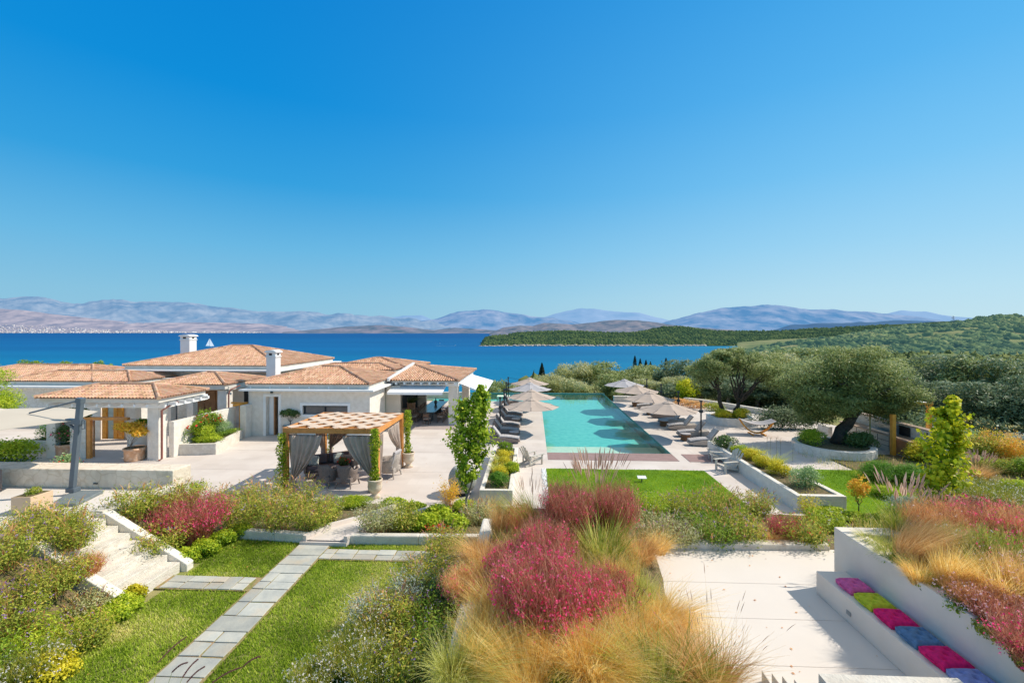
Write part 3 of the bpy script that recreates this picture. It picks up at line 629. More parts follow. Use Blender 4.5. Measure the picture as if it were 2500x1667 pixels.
# front porch over the garden gate
for px0, px1, Yc, z in ((360, 387, 21.5, 2.55), (113, 135, 21.6, 2.55), (330, 345, 24.6, 2.55)):
    a, c = ray(px0, Yc)[0], ray(px1, Yc)[0]; b = MB(); b.box(a, c, Yc, Yc + .55, 0, z); b.build('column', M['wall'], V_)
b = MB(); b.box(-23.6, -17.95, 21.45, 21.75, 2.555, 2.84); b.box(-18.25, -17.95, 21.76, 24.4, 2.555, 2.84); b.build('beam', M['white'], V_)
for x in np.arange(-23.3, -18, .62): b = MB(); b.box(x, x + .09, 20.8, 21.44, 2.7, 2.83); b.build('rafter_tail', M['white'], V_)
for y in np.arange(21.6, 24.2, .55): b = MB(); b.box(-17.94, -17.5, y, y + .11, 2.68, 2.82); b.build('rafter_tail', M['white'], V_)
hiproof(V_, -23.85, -17.65, 20.75, 24.1, 3.1, 3.56, fascia=(.2, .12))
X, t = ray(391, 21.3); b = MB(); b.tube([(X + .42, 21.9, 2.8), (X + .3, 21.7, 2.72), (X, 21.4, 2.45), (X, 21.4, .1), (X - .08, 21.3, .04)], .05, 8); b.build('downpipe', M['copper'], V_)
# dining loggia
for q in ((-9.71, -8.75, 29.75, 30.0), (-13.5, -8.7, 36.9, 37.15), (-12.2, -9.72, 30.01, 30.2)): b = MB(); b.box(*q, 0, 2.7); b.build('wall', M['cream'], V_)
b = MB(); b.box(-9.95, -9.72, 29.62, 29.73, .02, 2.3); b.build('door', pm('pale_green_glass', (.55, .62, .5), rough=.15), V_)
for px0, px1, Yc in ((1095, 1117, 30.5), (1128, 1145, 37.4)):
    a, c = ray(px0, Yc)[0], ray(px1, Yc)[0]; b = MB(); b.box(a, c, Yc, Yc + c - a, 0, 2.6); b.build('column', M['wall'], V_)
b = MB(); b.box(-9.25, -4.98, 30.4, 30.8, 2.605, 2.82); b.box(-5.5, -5.0, 30.81, 38.2, 2.605, 2.82); b.build('beam', M['white'], V_)
for x in np.arange(-9.1, -4.9, .56): b = MB(); b.box(x, x + .13, 29.75, 30.39, 2.78, 2.93); b.build('rafter_tail', M['white'], V_)
b = MB(); b.box(-9.3, -4.9, 29.72, 38.5, 2.935, 2.96); b.build('ceiling', M['white'], V_)
hiproof(V_, -9.45, -4.8, 29.6, 38.7, 3.05, 3.74, inL=.45, inR=4.1, left=False, fascia=(.1, .15))
b = MB(); b.bar((-9.47, 29.5, 3.13), (-9.0, 34.15, 3.86), .16, .2); b.build('verge', M['white'], V_)
hiproof(V_, -17, -10.1, 33.1, 36.4, 3.45, 3.78, fascia=(.3, .1))
hiproof(V_, -16.7, -9.45, 34.9, 41.6, 3.35, 4.02, fascia=(.3, .1))
b = MB()
for X, Y in ((-12.0, 36.82), (-10.6, 36.82)): b = MB(); b.box(X, X + 1.2, Y, Y + .06, .05, 2.2); b.build('window', M['glass'], V_)
def chimney(x, y, w_, z0, z1):
    b = MB(); b.box(x, x + w_, y, y + w_, z0, z1 - .42); b.box(x - .05, x + w_ + .05, y - .05, y + w_ + .05, z1 - .46, z1 - .40)
    b.box(x, x + w_, y, y + w_, z1 - .40, z1 - .14); n = 8; pts = []
    for k in range(n + 1): a = math.pi * k / n; pts.append((x + w_ / 2 - math.cos(a) * (w_ / 2 + .1), z1 - .15 + .17 * math.sin(a)))
    V = [(px, y - .1, pz) for px, pz in pts] + [(px, y + w_ + .1, pz) for px, pz in pts]; m = n + 1
    b.add(V, [tuple(range(m)), tuple(range(m, 2 * m))[::-1]] + [(i, i + 1, m + i + 1, m + i) for i in range(n)] + [(n, 0, m, m + n)])
    o = b.build('chimney', M['white'], V_)
    b = MB(); b.box(x + w_ * .3, x + w_ * .62, y - .012, y, z1 - .34, z1 - .2); b.box(x + w_, x + w_ + .012, y + w_ * .35, y + w_ * .65, z1 - .34, z1 - .2); sub(b, 'flue_opening', M['black'], o, V_)
chimney(ray(440, 37.6)[0], 37.6, .82, 3.9, zat(452, 817, 37.6))
chimney(ray(650, 29.2)[0], 29.2, .62, 2.9, zat(662, 855, 29.2))
# retractable awnings
def awning(pts, drop, nm):
    b = MB(); b.quad(*pts); a, c = pts[0], pts[1]
    dn = lambda p: (p[0], p[1], p[2] - drop)
    b.quad(pts[0], dn(pts[0]), dn(pts[1]), pts[1])
    o = b.build('awning', M['awning'], V_, solid=.02); o['label'] = nm
awning([(-9.35, 28.85, 2.40), (-5.75, 28.85, 2.40), (-5.75, 30.3, 2.68), (-9.35, 30.3, 2.68)], .16, 'flat white awning over the loggia front')
A_ = [(-3.2, 30.7, 2.12), (-3.2, 37.0, 2.3), (-4.95, 37.0, 2.8), (-4.95, 30.7, 2.8)]
awning(A_, .06, 'white awning tilted towards the pool')
b = MB(); b.tube([(-5.0, 31.5, 2.55), (-4.0, 31.5, 2.2), (-3.25, 31.5, 2.15)], .025, 6); b.tube([(-5.0, 36, 2.55), (-4.0, 36, 2.3), (-3.25, 36, 2.25)], .025, 6); b.build('awning_arm', M['white'], V_)
b = MB(); b.quad((-9.7, 29.0, .004), (-5.0, 29.0, .004), (-5.0, 38.5, .004), (-9.7, 38.5, .004)); b.build('loggia_floor', pm('dull_pink_floor', (.50, .42, .385), (.46, .38, .35), 1, .6), V_)  # thin floor sheet, darker and pinker than the terrace

# ---------------------------------------------------------------- garden walls, planters, gates
def wall_thing(name, bm, mat, label, cat='wall', bevel=.02, **k):
    return tag(bm.build(name, mat, bevel=bevel), label, cat, **k)
b = MB(); b.box(ray(170, 21.6)[0], ray(212, 21.6)[0], 21.6, 21.9, 0, 1.93); wall_thing('garden_wall', b, M['rubble'], 'rough white stone wall with climber left of the tall orange gate')
b = MB(); b.box(ray(303, 22.0)[0], ray(362, 22.0)[0], 22.15, 22.4, 0, 1.85); wall_thing('garden_wall', b, M['wall'], 'plain white wall between the orange gate and the porch column')
b = MB(); b.prism([(-18.25, 22.05), (-17.98, 22.05), (-17.75, 26.5), (-18.0, 26.5)], 0, 1.78); wall_thing('garden_wall', b, M['wall'], 'sunlit white wall with red roses climbing over it')
b = MB(); b.box(-17.32, -16.95, 26.2, 26.79, 0, 1.92); wall_thing('garden_wall', b, M['wall'], 'short white stub wall beside the small pot at the kitchen door')
def ringwall(name, poly, z0, z1, th, mat, label, soil=True, closed=True):
    n = len(poly); c = np.mean(np.array(poly), 0); b = MB(); P_ = np.array(poly, float)
    inner = []
    for i in range(n):
        p = P_[i]; a = P_[i - 1]; q = P_[(i + 1) % n]
        d1 = (p - a) / np.linalg.norm(p - a); d2 = (q - p) / np.linalg.norm(q - p)
        n1 = np.array((-d1[1], d1[0])); n2 = np.array((-d2[1], d2[0])); m = n1 + n2; m /= (m @ n1)
        if (c - p) @ m < 0: m = -m
        inner.append(p + m * th)
    V = [(x, y, z0) for x, y in P_] + [(x, y, z1) for x, y in P_] + [(x, y, z1) for x, y in inner] + [(x, y, z0) for x, y in inner]
    F_ = []
    for i in range(n):
        j = (i + 1) % n; F_ += [(i, j, n + j, n + i), (n + i, n + j, 2 * n + j, 2 * n + i), (2 * n + i, 2 * n + j, 3 * n + j, 3 * n + i)]
    b.add(V, F_)
    root = thing(name, label, 'planter', (float(c[0]), float(c[1]), z0))
    b.build('wall', mat, root, bevel=.02)
    b = MB(); b.add([(x, y, z1 - .06) for x, y in inner], [tuple(range(n))]); b.build('soil', M['soil'], root)
    return root
ringwall('planter', [(-18.0, 22.35), (-16.2, 22.6), (-16.95, 25.9), (-17.72, 25.9)], 0, .56, .16, M['stone'], 'angular white stone planter filled with clipped green shrubs against the rose wall')
b_ = [(px, py) for px, py in ((60, 1104), (113, 1105))]
ringwall('planter', [(-26.5, 22.5), (-25.2, 22.5), (-25.2, 24.0), (-26.5, 24.0)], 0, .62, .16, M['rubble'], 'low rubble stone planter in the shade far left behind the parapet')
ringwall('planter', [(-1.95, 16.6), (-.72, 16.6), (-.72, 22.8), (-1.95, 22.8)], 0, .5, .17, M['wall'], 'narrow white planter of golden shrubs beside the left loungers')
ringwall('planter', [(9.22, 16.3), (10.9, 16.3), (10.75, 20.0), (10.45, 23.4), (9.2, 24.4)], 0, .58, .2, M['wall'], 'long white planter of golden shrubs beside the right slatted chair')
circ = lambda x, y, r, n=28: [(x + r * math.cos(2 * math.pi * k / n), y + r * math.sin(2 * math.pi * k / n)) for k in range(n)]
ringwall('planter', circ(15.7, 24.55, 1.85), 0, .44, .3, M['rubble'], 'round stone planter under the big old olive tree')
ringwall('planter', circ(13.55, 32.1, 1.45), 0, .5, .28, M['wall'], 'round white planter with yellow shrubs under the twin olive trees')
b = MB()
pts = []
for px, py in ((1494, 982), (1585, 982)): pts.append(P(px, py))
b.box(7.3, 10.9, 41.2, 41.6, 0, .5); wall_thing('low_wall', b, M['wall'], 'low white wall closing the far end of the right pool terrace')
cw = [P(1668, 990), P(1700, 984), (14.9, 40), (16.7, 36.6), (18.4, 34), (19.6, 31.5)]
b = MB(); cw = [(13.6, 41.4), (15.0, 39.9), (16.6, 37.2), (18.2, 34.4), (19.3, 32.0)]
for p, q in zip(cw[:-1], cw[1:]): b.bar((*p, .2), (*q, .2), .36, .4)
wall_thing('curved_wall', b, M['stone'], 'curved low stone seat wall round the far right terrace edge')
b = MB(); b.box(-11.5, -5.9, 42.3, 42.6, 0, .62) ; wall_thing('low_wall', b, M['wall'], 'low white wall seen through the loggia beyond the dining table')
# parapet of the near left terrace
b = MB(); b.prism([(-30, 12.25), (-10.02, 12.25), (-9.98, 12.88), (-30, 12.88)], 1.9, 2.42); wall_thing('parapet', b, M['parapet'], 'thick rubble stone parapet behind the cantilever umbrella')
b = MB(); b.box(ray(225, 12.2)[0], ray(235, 12.2)[0], 12.22, 12.25, 2.02, 2.05); 
o = b.build('step_light', M['dark']); tag(o, 'small dark step light in the face of the rubble parapet', 'light')
b = MB()
edge = [(-10.05, 12.2), (-10.15, 11.3), (-10.3, 10.35)]
for p, q in zip(edge[:-1], edge[1:]): b.bar((*p, 1.96), (*q, 1.96), .26, .16)
edge = [(-10.55, 8.85), (-10.75, 8.0), (-11.0, 7.0), (-11.3, 5.8), (-11.6, 4.2)]
for p, q in zip(edge[:-1], edge[1:]): b.bar((*p, 1.96), (*q, 1.96), .26, .16)
wall_thing('terrace_kerb', b, M['stone'], 'rounded white stone kerb along the upper left terrace edge', 'kerb')
# garden stairs
st = thing('garden_stairs', 'pale stone garden stairs with sloping side walls down to the lawn', 'stairs', (-9, 9.7, .7))
n = 7
for i in range(n):
    z = 1.9 - (i + 1) * 1.2 / (n + .3); x = -10.35 + .3 * (i + 1)
    b = MB(); b.box(x - .32, x, 8.98, 10.30, .5, z + .16); b.build('step', M['stone'], st, bevel=.012)
for y0, y1 in ((8.74, 8.96), (10.32, 10.54)):
    b = MB(); xs = (-10.35, -8.1); zt = (2.0, .84)
    b.add([(xs[0], y0, .5), (xs[1], y0, .5), (xs[1], y0, zt[1]), (xs[0] + .25, y0, zt[0]), (xs[0], y0, zt[0]), (xs[0], y1, .5), (xs[1], y1, .5), (xs[1], y1, zt[1]), (xs[0] + .25, y1, zt[0]), (xs[0], y1, zt[0])],
          [(0, 1, 2, 3, 4), (9, 8, 7, 6, 5), (1, 6, 7, 2), (2, 7, 8, 3), (3, 8, 9, 4), (4, 9, 5, 0)]); b.build('side_wall', M['wall'], st, bevel=.02)
# lawn kerb, central wall, patio kerb
def rough_bar(name, pts, w_, z0, z1, mat, label, cat='kerb'):
    b = MB()
    for p, q in zip(pts[:-1], pts[1:]): b.bar((*p, (z0 + z1) / 2), (*q, (z0 + z1) / 2), w_, z1 - z0)
    return wall_thing(name, b, mat, label, cat, bevel=.03)
rough_bar('lawn_kerb', [(-8.3, 12.1), (-6.9, 12.0), (-5.95, 11.9)], .2, .3, .92, M['stone'], 'white stone kerb between the left lawn and the orange shrubs')
rough_bar('lawn_kerb', [(-4.85, 11.9), (-3, 11.95), (-1.35, 12.0)], .2, .3, .92, M['stone'], 'white stone kerb behind the short strip of lawn right of the flagstone path')
rough_bar('patio_kerb', [(2.2, 11.32), (7.2, 11.5)], .3, .3, 1.14, M['stone'], 'pitted limestone kerb at the far edge of the white patio')
b = MB(); b.box(-1.28, -.98, 2.0, 11.7, .4, 1.5); wall_thing('dividing_wall', b, M['wall'], 'low white wall between the lawn and the flowering grasses', bevel=.05)
b = MB(); L_e = [(-6.0, 11.72), (-5.75, 12.5), (-5.2, 13.8), (-4.5, 16.45)]; R_e = [(-4.9, 11.72), (-4.6, 12.5), (-4.0, 13.8), (-3.1, 16.45)]
b.box(-6.1, -4.85, 11.66, 12.1, .4, .79)
zr = lambda y: .76 - .76 * float(smooth(12.0, 16.4, y)) + .06
b.grid(np.array([[(*l, zr(l[1])), (*r, zr(r[1]))] for l, r in zip(L_e, R_e)]), 2, 4, .5)
for l, q in zip(L_e[:-1], L_e[1:]): b.bar((*l, zr(l[1])), (*q, zr(q[1])), .12, .22)
for l, q in zip(R_e[:-1], R_e[1:]): b.bar((*l, zr(l[1])), (*q, zr(q[1])), .12, .22)
tag(b.build('path', M['deck']), kind='structure')
# flagstone path
b = MB(); b.quad((-6.15, 4, .703), (-5.25, 4, .703), (-5.25, 11.75, .703), (-6.15, 11.75, .703)); b.quad((-8.3, 9.55, .704), (-6.1, 9.55, .704), (-6.1, 10.1, .704), (-8.3, 10.1, .704)); b.quad((-5.3, 10.95, .704), (-1.4, 10.95, .704), (-1.4, 11.5, .704), (-5.3, 11.5, .704))
struct(b.build('path', M['joint']))
rs = random.Random(3); flags = []
y = 4.4
while y < 11.4:
    h = rs.choice([.26, .34, .44]); m = rs.choice([.32, .45, .55, 1])
    if m == 1: flags.append((-6.1, -5.3, y, y + h))
    else: flags.append((-6.1, -6.1 + .8 * m, y, y + h)); flags.append((-6.1 + .8 * m + .025, -5.3, y, y + h))
    y += h + .028
flags.append((-6.1, -5.3, 11.45, 11.7))
for x0, x1, y0, y1 in ((-8.15, -6.13, 9.58, 10.07), (-5.27, -1.5, 10.98, 11.47)):
    x = x0
    while x < x1 - .2:
        ww_ = rs.choice([.28, .42, .52]); m = rs.choice([1, .5, .45])
        xe = min(x + ww_, x1)
        if m == 1: flags.append((x, xe, y0, y1))
        else: flags.append((x, xe, y0, y0 + (y1 - y0) * m)); flags.append((x, xe, y0 + (y1 - y0) * m + .02, y1))
        x = xe + .025
for i, (x0, x1, y0, y1) in enumerate(flags):
    j = lambda: rs.uniform(-.012, .012)
    b = MB(); b.prism([(x0 + j(), y0 + j()), (x1 + j(), y0 + j()), (x1 + j(), y1 + j()), (x0 + j(), y1 + j())], .70, .716 + rs.uniform(0, .01), r=rs.random())
    tag(b.build('flagstone', M['slate'], bevel=.006), 'grey slate flagstone set in the lawn path', 'flagstone', 'slate flagstones of the lawn path')
# lawns
def lawn(name, x0, x1, y0, y1, z, mat):
    b = MB(); n, m = max(2, int((x1 - x0) * 2)), max(2, int((y1 - y0) * 2)); xs = np.linspace(x0, x1, n); ys = np.linspace(y0, y1, m)
    A_, B_ = np.meshgrid(xs, ys); b.grid(np.stack([A_, B_, z + fbm(A_, B_, 3) * .02], -1), n, m, .5); return struct(b.build(name, mat, smooth=True))
lawn('lawn', -13, -1.2, 2.5, 12.1, .67, M['lawn_soil'])
# big right planter wall and bench
b = MB(); b.box(6.33, 6.72, 3.5, 9.86, .5, 2.2); b.box(6.72, 9.6, 9.5, 9.86, .5, 2.2); wall_thing('garden_wall', b, M['warmwall'], 'tall white planter wall behind the row of coloured cushions', bevel=.015)
b = MB(); b.box(5.75, 6.33, 3.5, 9.5, 1.0, 1.45); wall_thing('bench', b, M['warmwall'], 'long white built in bench along the patio wall', 'bench', bevel=.012)
b = MB(); b.box(5.735, 5.75, P(2062, 1494, 1.2)[1] - .05, P(2062, 1494, 1.2)[1] + .06, 1.15, 1.22); tag(b.build('step_light', M['steel']), 'small steel vent in the front face of the patio bench', 'light')
# curved edge of the middle bed is planting; small stairs at the frame's lower edge
st2 = thing('patio_stairs', 'white stone steps at the bottom edge of the patio', 'stairs', (4.6, 6, 1))
for i, (px, py) in enumerate(((1859.6, 1636), (1884, 1642), (1909.5, 1649), (1938.5, 1657), (1968.5, 1666))):
    z = 1 + .16 * (i + 1); x, y = P(px, py, z); xn = P(*[(1884, 1642), (1909.5, 1649), (1938.5, 1657), (1968.5, 1666), (1995, 1674)][i], z + .16)[0]
    b = MB(); b.box(x, xn + .001 if i < 4 else x + .3, 4.5, y, 1.0, z); b.build('step', M['stone'], st2)
b = MB(); b.box(P(2000, 1645, 1.9)[0], 5.4, 4.5, P(2060, 1645, 1.9)[1], 1.0, 1.9); b.build('landing', M['stone'], st2)
# ---------------------------------------------------------------- parasols
def make_umbrella(label, group, mat, r=1.74, rim=1.66, apex=2.13, off=1.92, ph=2.2, rot=0, pr=.045):
    u = thing('cantilever_parasol', label, 'parasol', (0, 0, 0), 0, group)
    b = MB(); b.box(-.42, .42, -.42, .42, 0.003, .05); b.build('base_plate', M['dark'], u)
    b = MB(); b.tube([(0, 0, .05), (0, 0, ph)], pr, 10); b.box(-.07, .07, -.07, .07, ph - .06, ph + .03); b.build('pole', M['dark'], u)
    b = MB(); b.box(-.09, .09, -.07, .07, rim - .15, rim + .02); b.tube([(-.09, 0, rim - .1), (-.16, 0, rim - .1), (-.16, .08, rim - .1)], .015, 6); b.build('crank_box', M['dark'], u)
    b = MB(); b.bar((.05, 0, rim - .06), (off - .1, 0, rim + .1), .05, .05); b.build('arm', M['dark'], u)
    b = MB(); b.tube([(0, 0, ph - .02), (off - .75, 0, rim + (apex - rim) * .62)], .012, 6); b.build('stay', M['dark'], u)
    b = MB(); b.lathe([(.09, 0), (.11, .05), (.11, .2), (.05, .25)], (off, 0, rim), n=10); b.build('hub', M['dark'], u)
    b = MB(); n = 8; V = []; rings = [(1, 0), (.72, .22), (.42, .56), (.14, .9)]
    for k in range(n):
        for s in range(4):
            a = 2 * math.pi * (k + s / 4) / n; c = math.cos(math.pi / n) / math.cos((s / 4 - .5) * 2 * math.pi / n) if s else 1
            for fr, hz in rings: V.append((off + r * fr * c * math.cos(a), r * fr * c * math.sin(a), rim + (apex - rim) * hz - (.025 if s == 2 else .015 if s else 0) * (fr > .3)))
    m = len(rings); tot = n * 4; F_ = []; rr_ = []
    for i in range(tot):
        j = (i + 1) % tot
        for q in range(m - 1): F_.append((i * m + q, j * m + q, j * m + q + 1, i * m + q + 1)); rr_.append(((i // 4) * .37) % 1)
    b.add(V, F_, rr_); c = b.build('canopy', mat, u, solid=.008)
    b = MB(); b.lathe([(.34, 0), (.2, .07), (.03, .12)], (off, 0, apex - .06), n=8); b.lathe([(.03, 0), (.035, .06), (.01, .09)], (off, 0, apex + .04), n=8)
    o = b.build('vent', mat, None); o.parent = c
    for k in range(8):
        a = 2 * math.pi * k / 8
        b = MB(); b.bar((off + .08 * math.cos(a), .08 * math.sin(a), apex - .12), (off + (r - .03) * math.cos(a), (r - .03) * math.sin(a), rim + .005), .02, .025); b.build('rib', M['dark'], u)
    return u
GL = 'beige parasols along the left side of the pool'; GR = 'parasols along the right side of the pool'
u0 = make_umbrella('nearest beige parasol on the left side of the pool, largest of its row', GL, M['canvas'])
u1 = make_umbrella('second grey tinted parasol on the left side of the pool', GL, M['canvas_grey'])
ly = [28.3, 32.4, 36.9, 40.6]
def lpos(px, top): Y = (HC - 2.2) * F / (top - 809); return ray(px, Y * .995)[0], Y * .995
p = [lpos(1221, 970), lpos(1231, 950), lpos(1236, 932.5), lpos(1241, 920.5)]
u0.location = (*p[0], 0); u1.location = (*p[2], 0)
dup(u0, (*p[1], 0), R(3), 'second beige parasol in the left row, half hidden behind the nearest one', group=GL)
dup(u0, (*p[3], 0), R(-2), 'farthest beige parasol in the left row, standing highest against the sea', group=GL)
u1['label'] = 'grey parasol third in the left row, just before the farthest beige one'
p = [lpos(1711.5, 975), lpos(1656, 953), lpos(1614, 935.5), lpos(1579, 923)]
dup(u0, (*p[0], 0), R(180), 'nearest beige parasol on the right terrace above the last pair of loungers', group=GR)
dup(u0, (*p[1], 0), R(176), 'second beige parasol from the near end of the right terrace row', group=GR)
dup(u0, (*p[2], 0), R(183), 'third beige parasol from the near end of the right terrace row', group=GR)
dup(u1, (*p[3], 0), R(180), 'farthest grey parasol in the right terrace row, against the olive trees', group=GR)
# big parasol on the near left terrace, leaning mast
bx, by = -12.37, 11.72
u = thing('cantilever_parasol', 'large beige cantilever parasol with leaning blue grey mast on the near left terrace', 'parasol', (bx, by, 1.9))
b = MB(); b.prism([P(118, 1232, 1.97), P(186, 1230, 1.97), P(253, 1197, 1.97), P(180, 1197, 1.97)], 1.903, 1.985); b.build('base_plate', M['plate'], u, bevel=.02)
tx = ray(197, by)[0]; tz = zat(197, 973, by)
b = MB(); b.box(bx - .12, bx + .12, by - .1, by + .1, 1.985, 2.1); b.bar((bx - .02, by, 2.05), (tx, by, tz), .13, .11, up=(0, 1, 0)); b.bar((tx - .02, by, tz - .12), (tx + .0, by, tz + .02), .16, .15, up=(0, 1, 0)); b.build('pole', M['slate_metal'], u, bevel=.01)
jx = ray(190, by)[0]; jz = zat(190, 1028, by)
b = MB(); b.bar((jx + .12, by, jz - .02), (jx - .3, by, jz), .12, .14); b.bar((jx - .3, by, jz - .05), (jx + .02, by, jz - .28), .06, .05); b.tube([(jx + .14, by, jz + .03), (jx + .2, by, jz + .03), (jx + .2, by, jz - .2), (jx + .12, by, jz - .2)], .015, 6); b.build('joint', M['slate_metal'], u)
b = MB(); b.tube([(tx - .05, by, tz - .05), (ray(72, by)[0], by, zat(72, 1008, by))], .022, 8); b.build('stay', M['slate_metal'], u)
b = MB(); b.bar((jx - .2, by, jz), (jx - 2.6, by, jz + .12), .06, .08); b.build('arm', M['slate_metal'], u)
b = MB(); r_, n = 2.45, 8; cx_ = ray(182, by)[0] - r_; rimz = zat(182, 1026, by)
for k in range(n):
    a0, a1 = 2 * math.pi * k / n, 2 * math.pi * (k + 1) / n
    for s0, s1, h0, h1 in ((1, .6, 0, .12), (.6, .15, .12, .24)):
        q = [(cx_ + r_ * s * math.cos(a), by + r_ * s * math.sin(a) * .8, rimz + h) for s, a, h in ((s0, a0, h0), (s0, a1, h0), (s1, a1, h1), (s1, a0, h1))]
        b.quad(*q)
b.lathe([(.4, .22), (.2, .29), (.03, .33)], (cx_, by, rimz), n=8); b.build('canopy', pm('pale_canvas', (.60, .53, .44), (.56, .49, .40), .8, .9), u, solid=.01)

# ---------------------------------------------------------------- loungers and side tables
def make_lounger(label, group, base, cush):
    t = thing('sun_lounger', label, 'sun lounger', (0, 0, 0), 0, group)
    n = 12; V = []; F_ = []
    for i in range(n + 1):
        s = i / n; x = 1.8 * s; top = .27 + .12 * (1 - s) ** 4 + .08 * math.sin(math.pi * s * 1.1) - .04 * s; wd = .29 + .05 * math.sin(math.pi * s); bot = .05 + .09 * max(0, s - .75) * 4 * .6
        V += [(x, -wd * .86, bot), (x, -wd, top), (x, wd, top), (x, wd * .86, bot)]
    for i in range(n):
        for k in range(4): F_.append((i * 4 + k, i * 4 + (k + 1) % 4, (i + 1) * 4 + (k + 1) % 4, (i + 1) * 4 + k))
    F_ += [(3, 2, 1, 0), tuple(n * 4 + k for k in range(4))]
    b = MB(); b.add(V, F_)
    b.build('base', base, t, bevel=.02)
    for x, y in ((.2, -.24), (.2, .24), (1.55, -.24), (1.55, .24)): q = MB(); q.tube([(x, y, 0), (x, y, .12)], .03, 6); q.build('leg', base, t)
    b = MB(); b.bar((.62, 0, .36), (.2, 0, .88), .5, .05, up=(1, 0, .3)); b.build('backrest', base, t, bevel=.015)
    b = MB()
    for i in range(8):
        x0, x1 = .6 + i * .145, .6 + (i + 1) * .145; f_ = lambda x: .33 + .08 * math.sin(math.pi * x / 1.8 * 1.1) - .02
        b.bar((x0, 0, f_(x0)), (x1 + .004, 0, f_(x1)), .54, .075)
    b.build('cushion', cush, t, bevel=.02)
    b = MB(); b.bar((.67, 0, .42), (.27, 0, .93), .5, .08, up=(1, 0, .3)); b.build('back_cushion', cush, t, bevel=.025)
    return t
def make_side_table(label, group, mat, top):
    t = thing('side_table', label, 'side table', (0, 0, 0), 0, group); b = MB(); n = 18
    for k in range(n):
        for sgn in (1, -1):
            pts = []
            for j in range(5):
                a = 2 * math.pi * (k + sgn * j * .6) / n; rr_ = .27 - .03 * math.sin(math.pi * j / 4); pts.append((rr_ * math.cos(a), rr_ * math.sin(a), .03 + .35 * j / 4))
            b.tube(pts, .012, 5)
    b.lathe([(.25, .02), (.28, .05), (.25, .06)], n=18, cap=False); b.lathe([(.2, .02), (.2, .36)], n=12)
    b.build('wicker_drum', mat, t); b = MB(); b.lathe([(.28, .38), (.29, .4), (.28, .42)], n=24); b.build('table_top', top, t); return t
GLL = 'wicker sun loungers on the left terrace'; GRL = 'wicker sun loungers on the right terrace'
l0 = make_lounger('nearest wicker lounger on the left, its foot behind the golden planter', GLL, M['wicker'], M['cushion'])
l1 = make_lounger('nearest light wicker lounger on the right terrace, facing the pool', GRL, M['wicker_w'], M['cushion'])
def lpt(px, py): return P(px, py, 0)
Ls = [((1191, 1083), 'x'), ((1197, 1062), 'second wicker lounger on the left, beside the nearest parasol pole'), ((1203, 1046), 'third wicker lounger on the left, the next pair behind the first pole'),
      ((1211, 1030), 'fourth wicker lounger on the left, beside the second parasol pole'), ((1217, 1018), 'fifth wicker lounger on the left, under the second parasol'), ((1221, 1006), 'sixth wicker lounger on the left, beside the third pole'), ((1224, 990), 'farthest wicker lounger on the left, next to the shallow pool end')]
for i, ((px, py), lb) in enumerate(Ls):
    x, y = lpt(px, py); rz = R(random.uniform(-4, 3))
    if i == 0: l0.location = (x, y + .3, 0); l0.rotation_euler.z = rz
    else: dup(l0, (x, y + .3, 0), rz, lb, 1.0)
Rs = [((1765, 1090), 0), ((1732, 1068), 'second light wicker lounger from the near end of the right terrace'), ((1702, 1051), 'third light wicker lounger on the right, beside the second parasol pole'), ((1676, 1037), 'fourth light wicker lounger from the near end on the right terrace'),
      ((1652, 1021), 'fifth lounger on the right, dark wicker in the shade of a parasol'), ((1638, 1012), 'sixth lounger on the right, behind the dark wicker one'), ((1612, 999), 'second farthest lounger on the right terrace'), ((1598, 991), 'farthest lounger on the right terrace near the low end wall')]
for i, ((px, py), lb) in enumerate(Rs):
    x, y = lpt(px, py); rz = R(180 + random.uniform(-5, 5))
    if i == 0: l1.location = (x, y + .25, 0); l1.rotation_euler.z = rz
    elif i == 4: dup(l0, (x, y + .25, 0), rz, lb, group=GRL)
    else: dup(l1, (x, y + .25, 0), rz, lb)
s0 = make_side_table('nearest brown rattan drum table on the right terrace', 'rattan drum tables on the right terrace', M['rattan'], M['canvas_grey'])
for i, ((px, py), lb) in enumerate([((1675, 1076), 0), ((1622, 1041), 'second rattan drum table on the right, by the third lounger'), ((1588, 1013), 'third rattan drum table on the right, half shaded by a parasol'), ((1552, 993), 'farthest rattan drum table on the right terrace')]):
    x, y = P(px, py)
    if i == 0: s0.location = (x, y + .1, 0)
    else: dup(s0, (x, y + .1, 0), i, lb)
s1 = make_side_table('nearest dark wicker drum table on the left terrace', 'dark drum tables on the left terrace', M['wicker'], M['canvas_grey'])
for i, ((px, py), lb) in enumerate([((1255, 1070), 0), ((1259, 1036), 'middle dark wicker drum table on the left terrace'), ((1263, 1010), 'farthest dark wicker drum table on the left terrace')]):
    x, y = P(px, py)
    if i == 0: s1.location = (x, y, 0)
    else: dup(s1, (x, y, 0), i, lb)

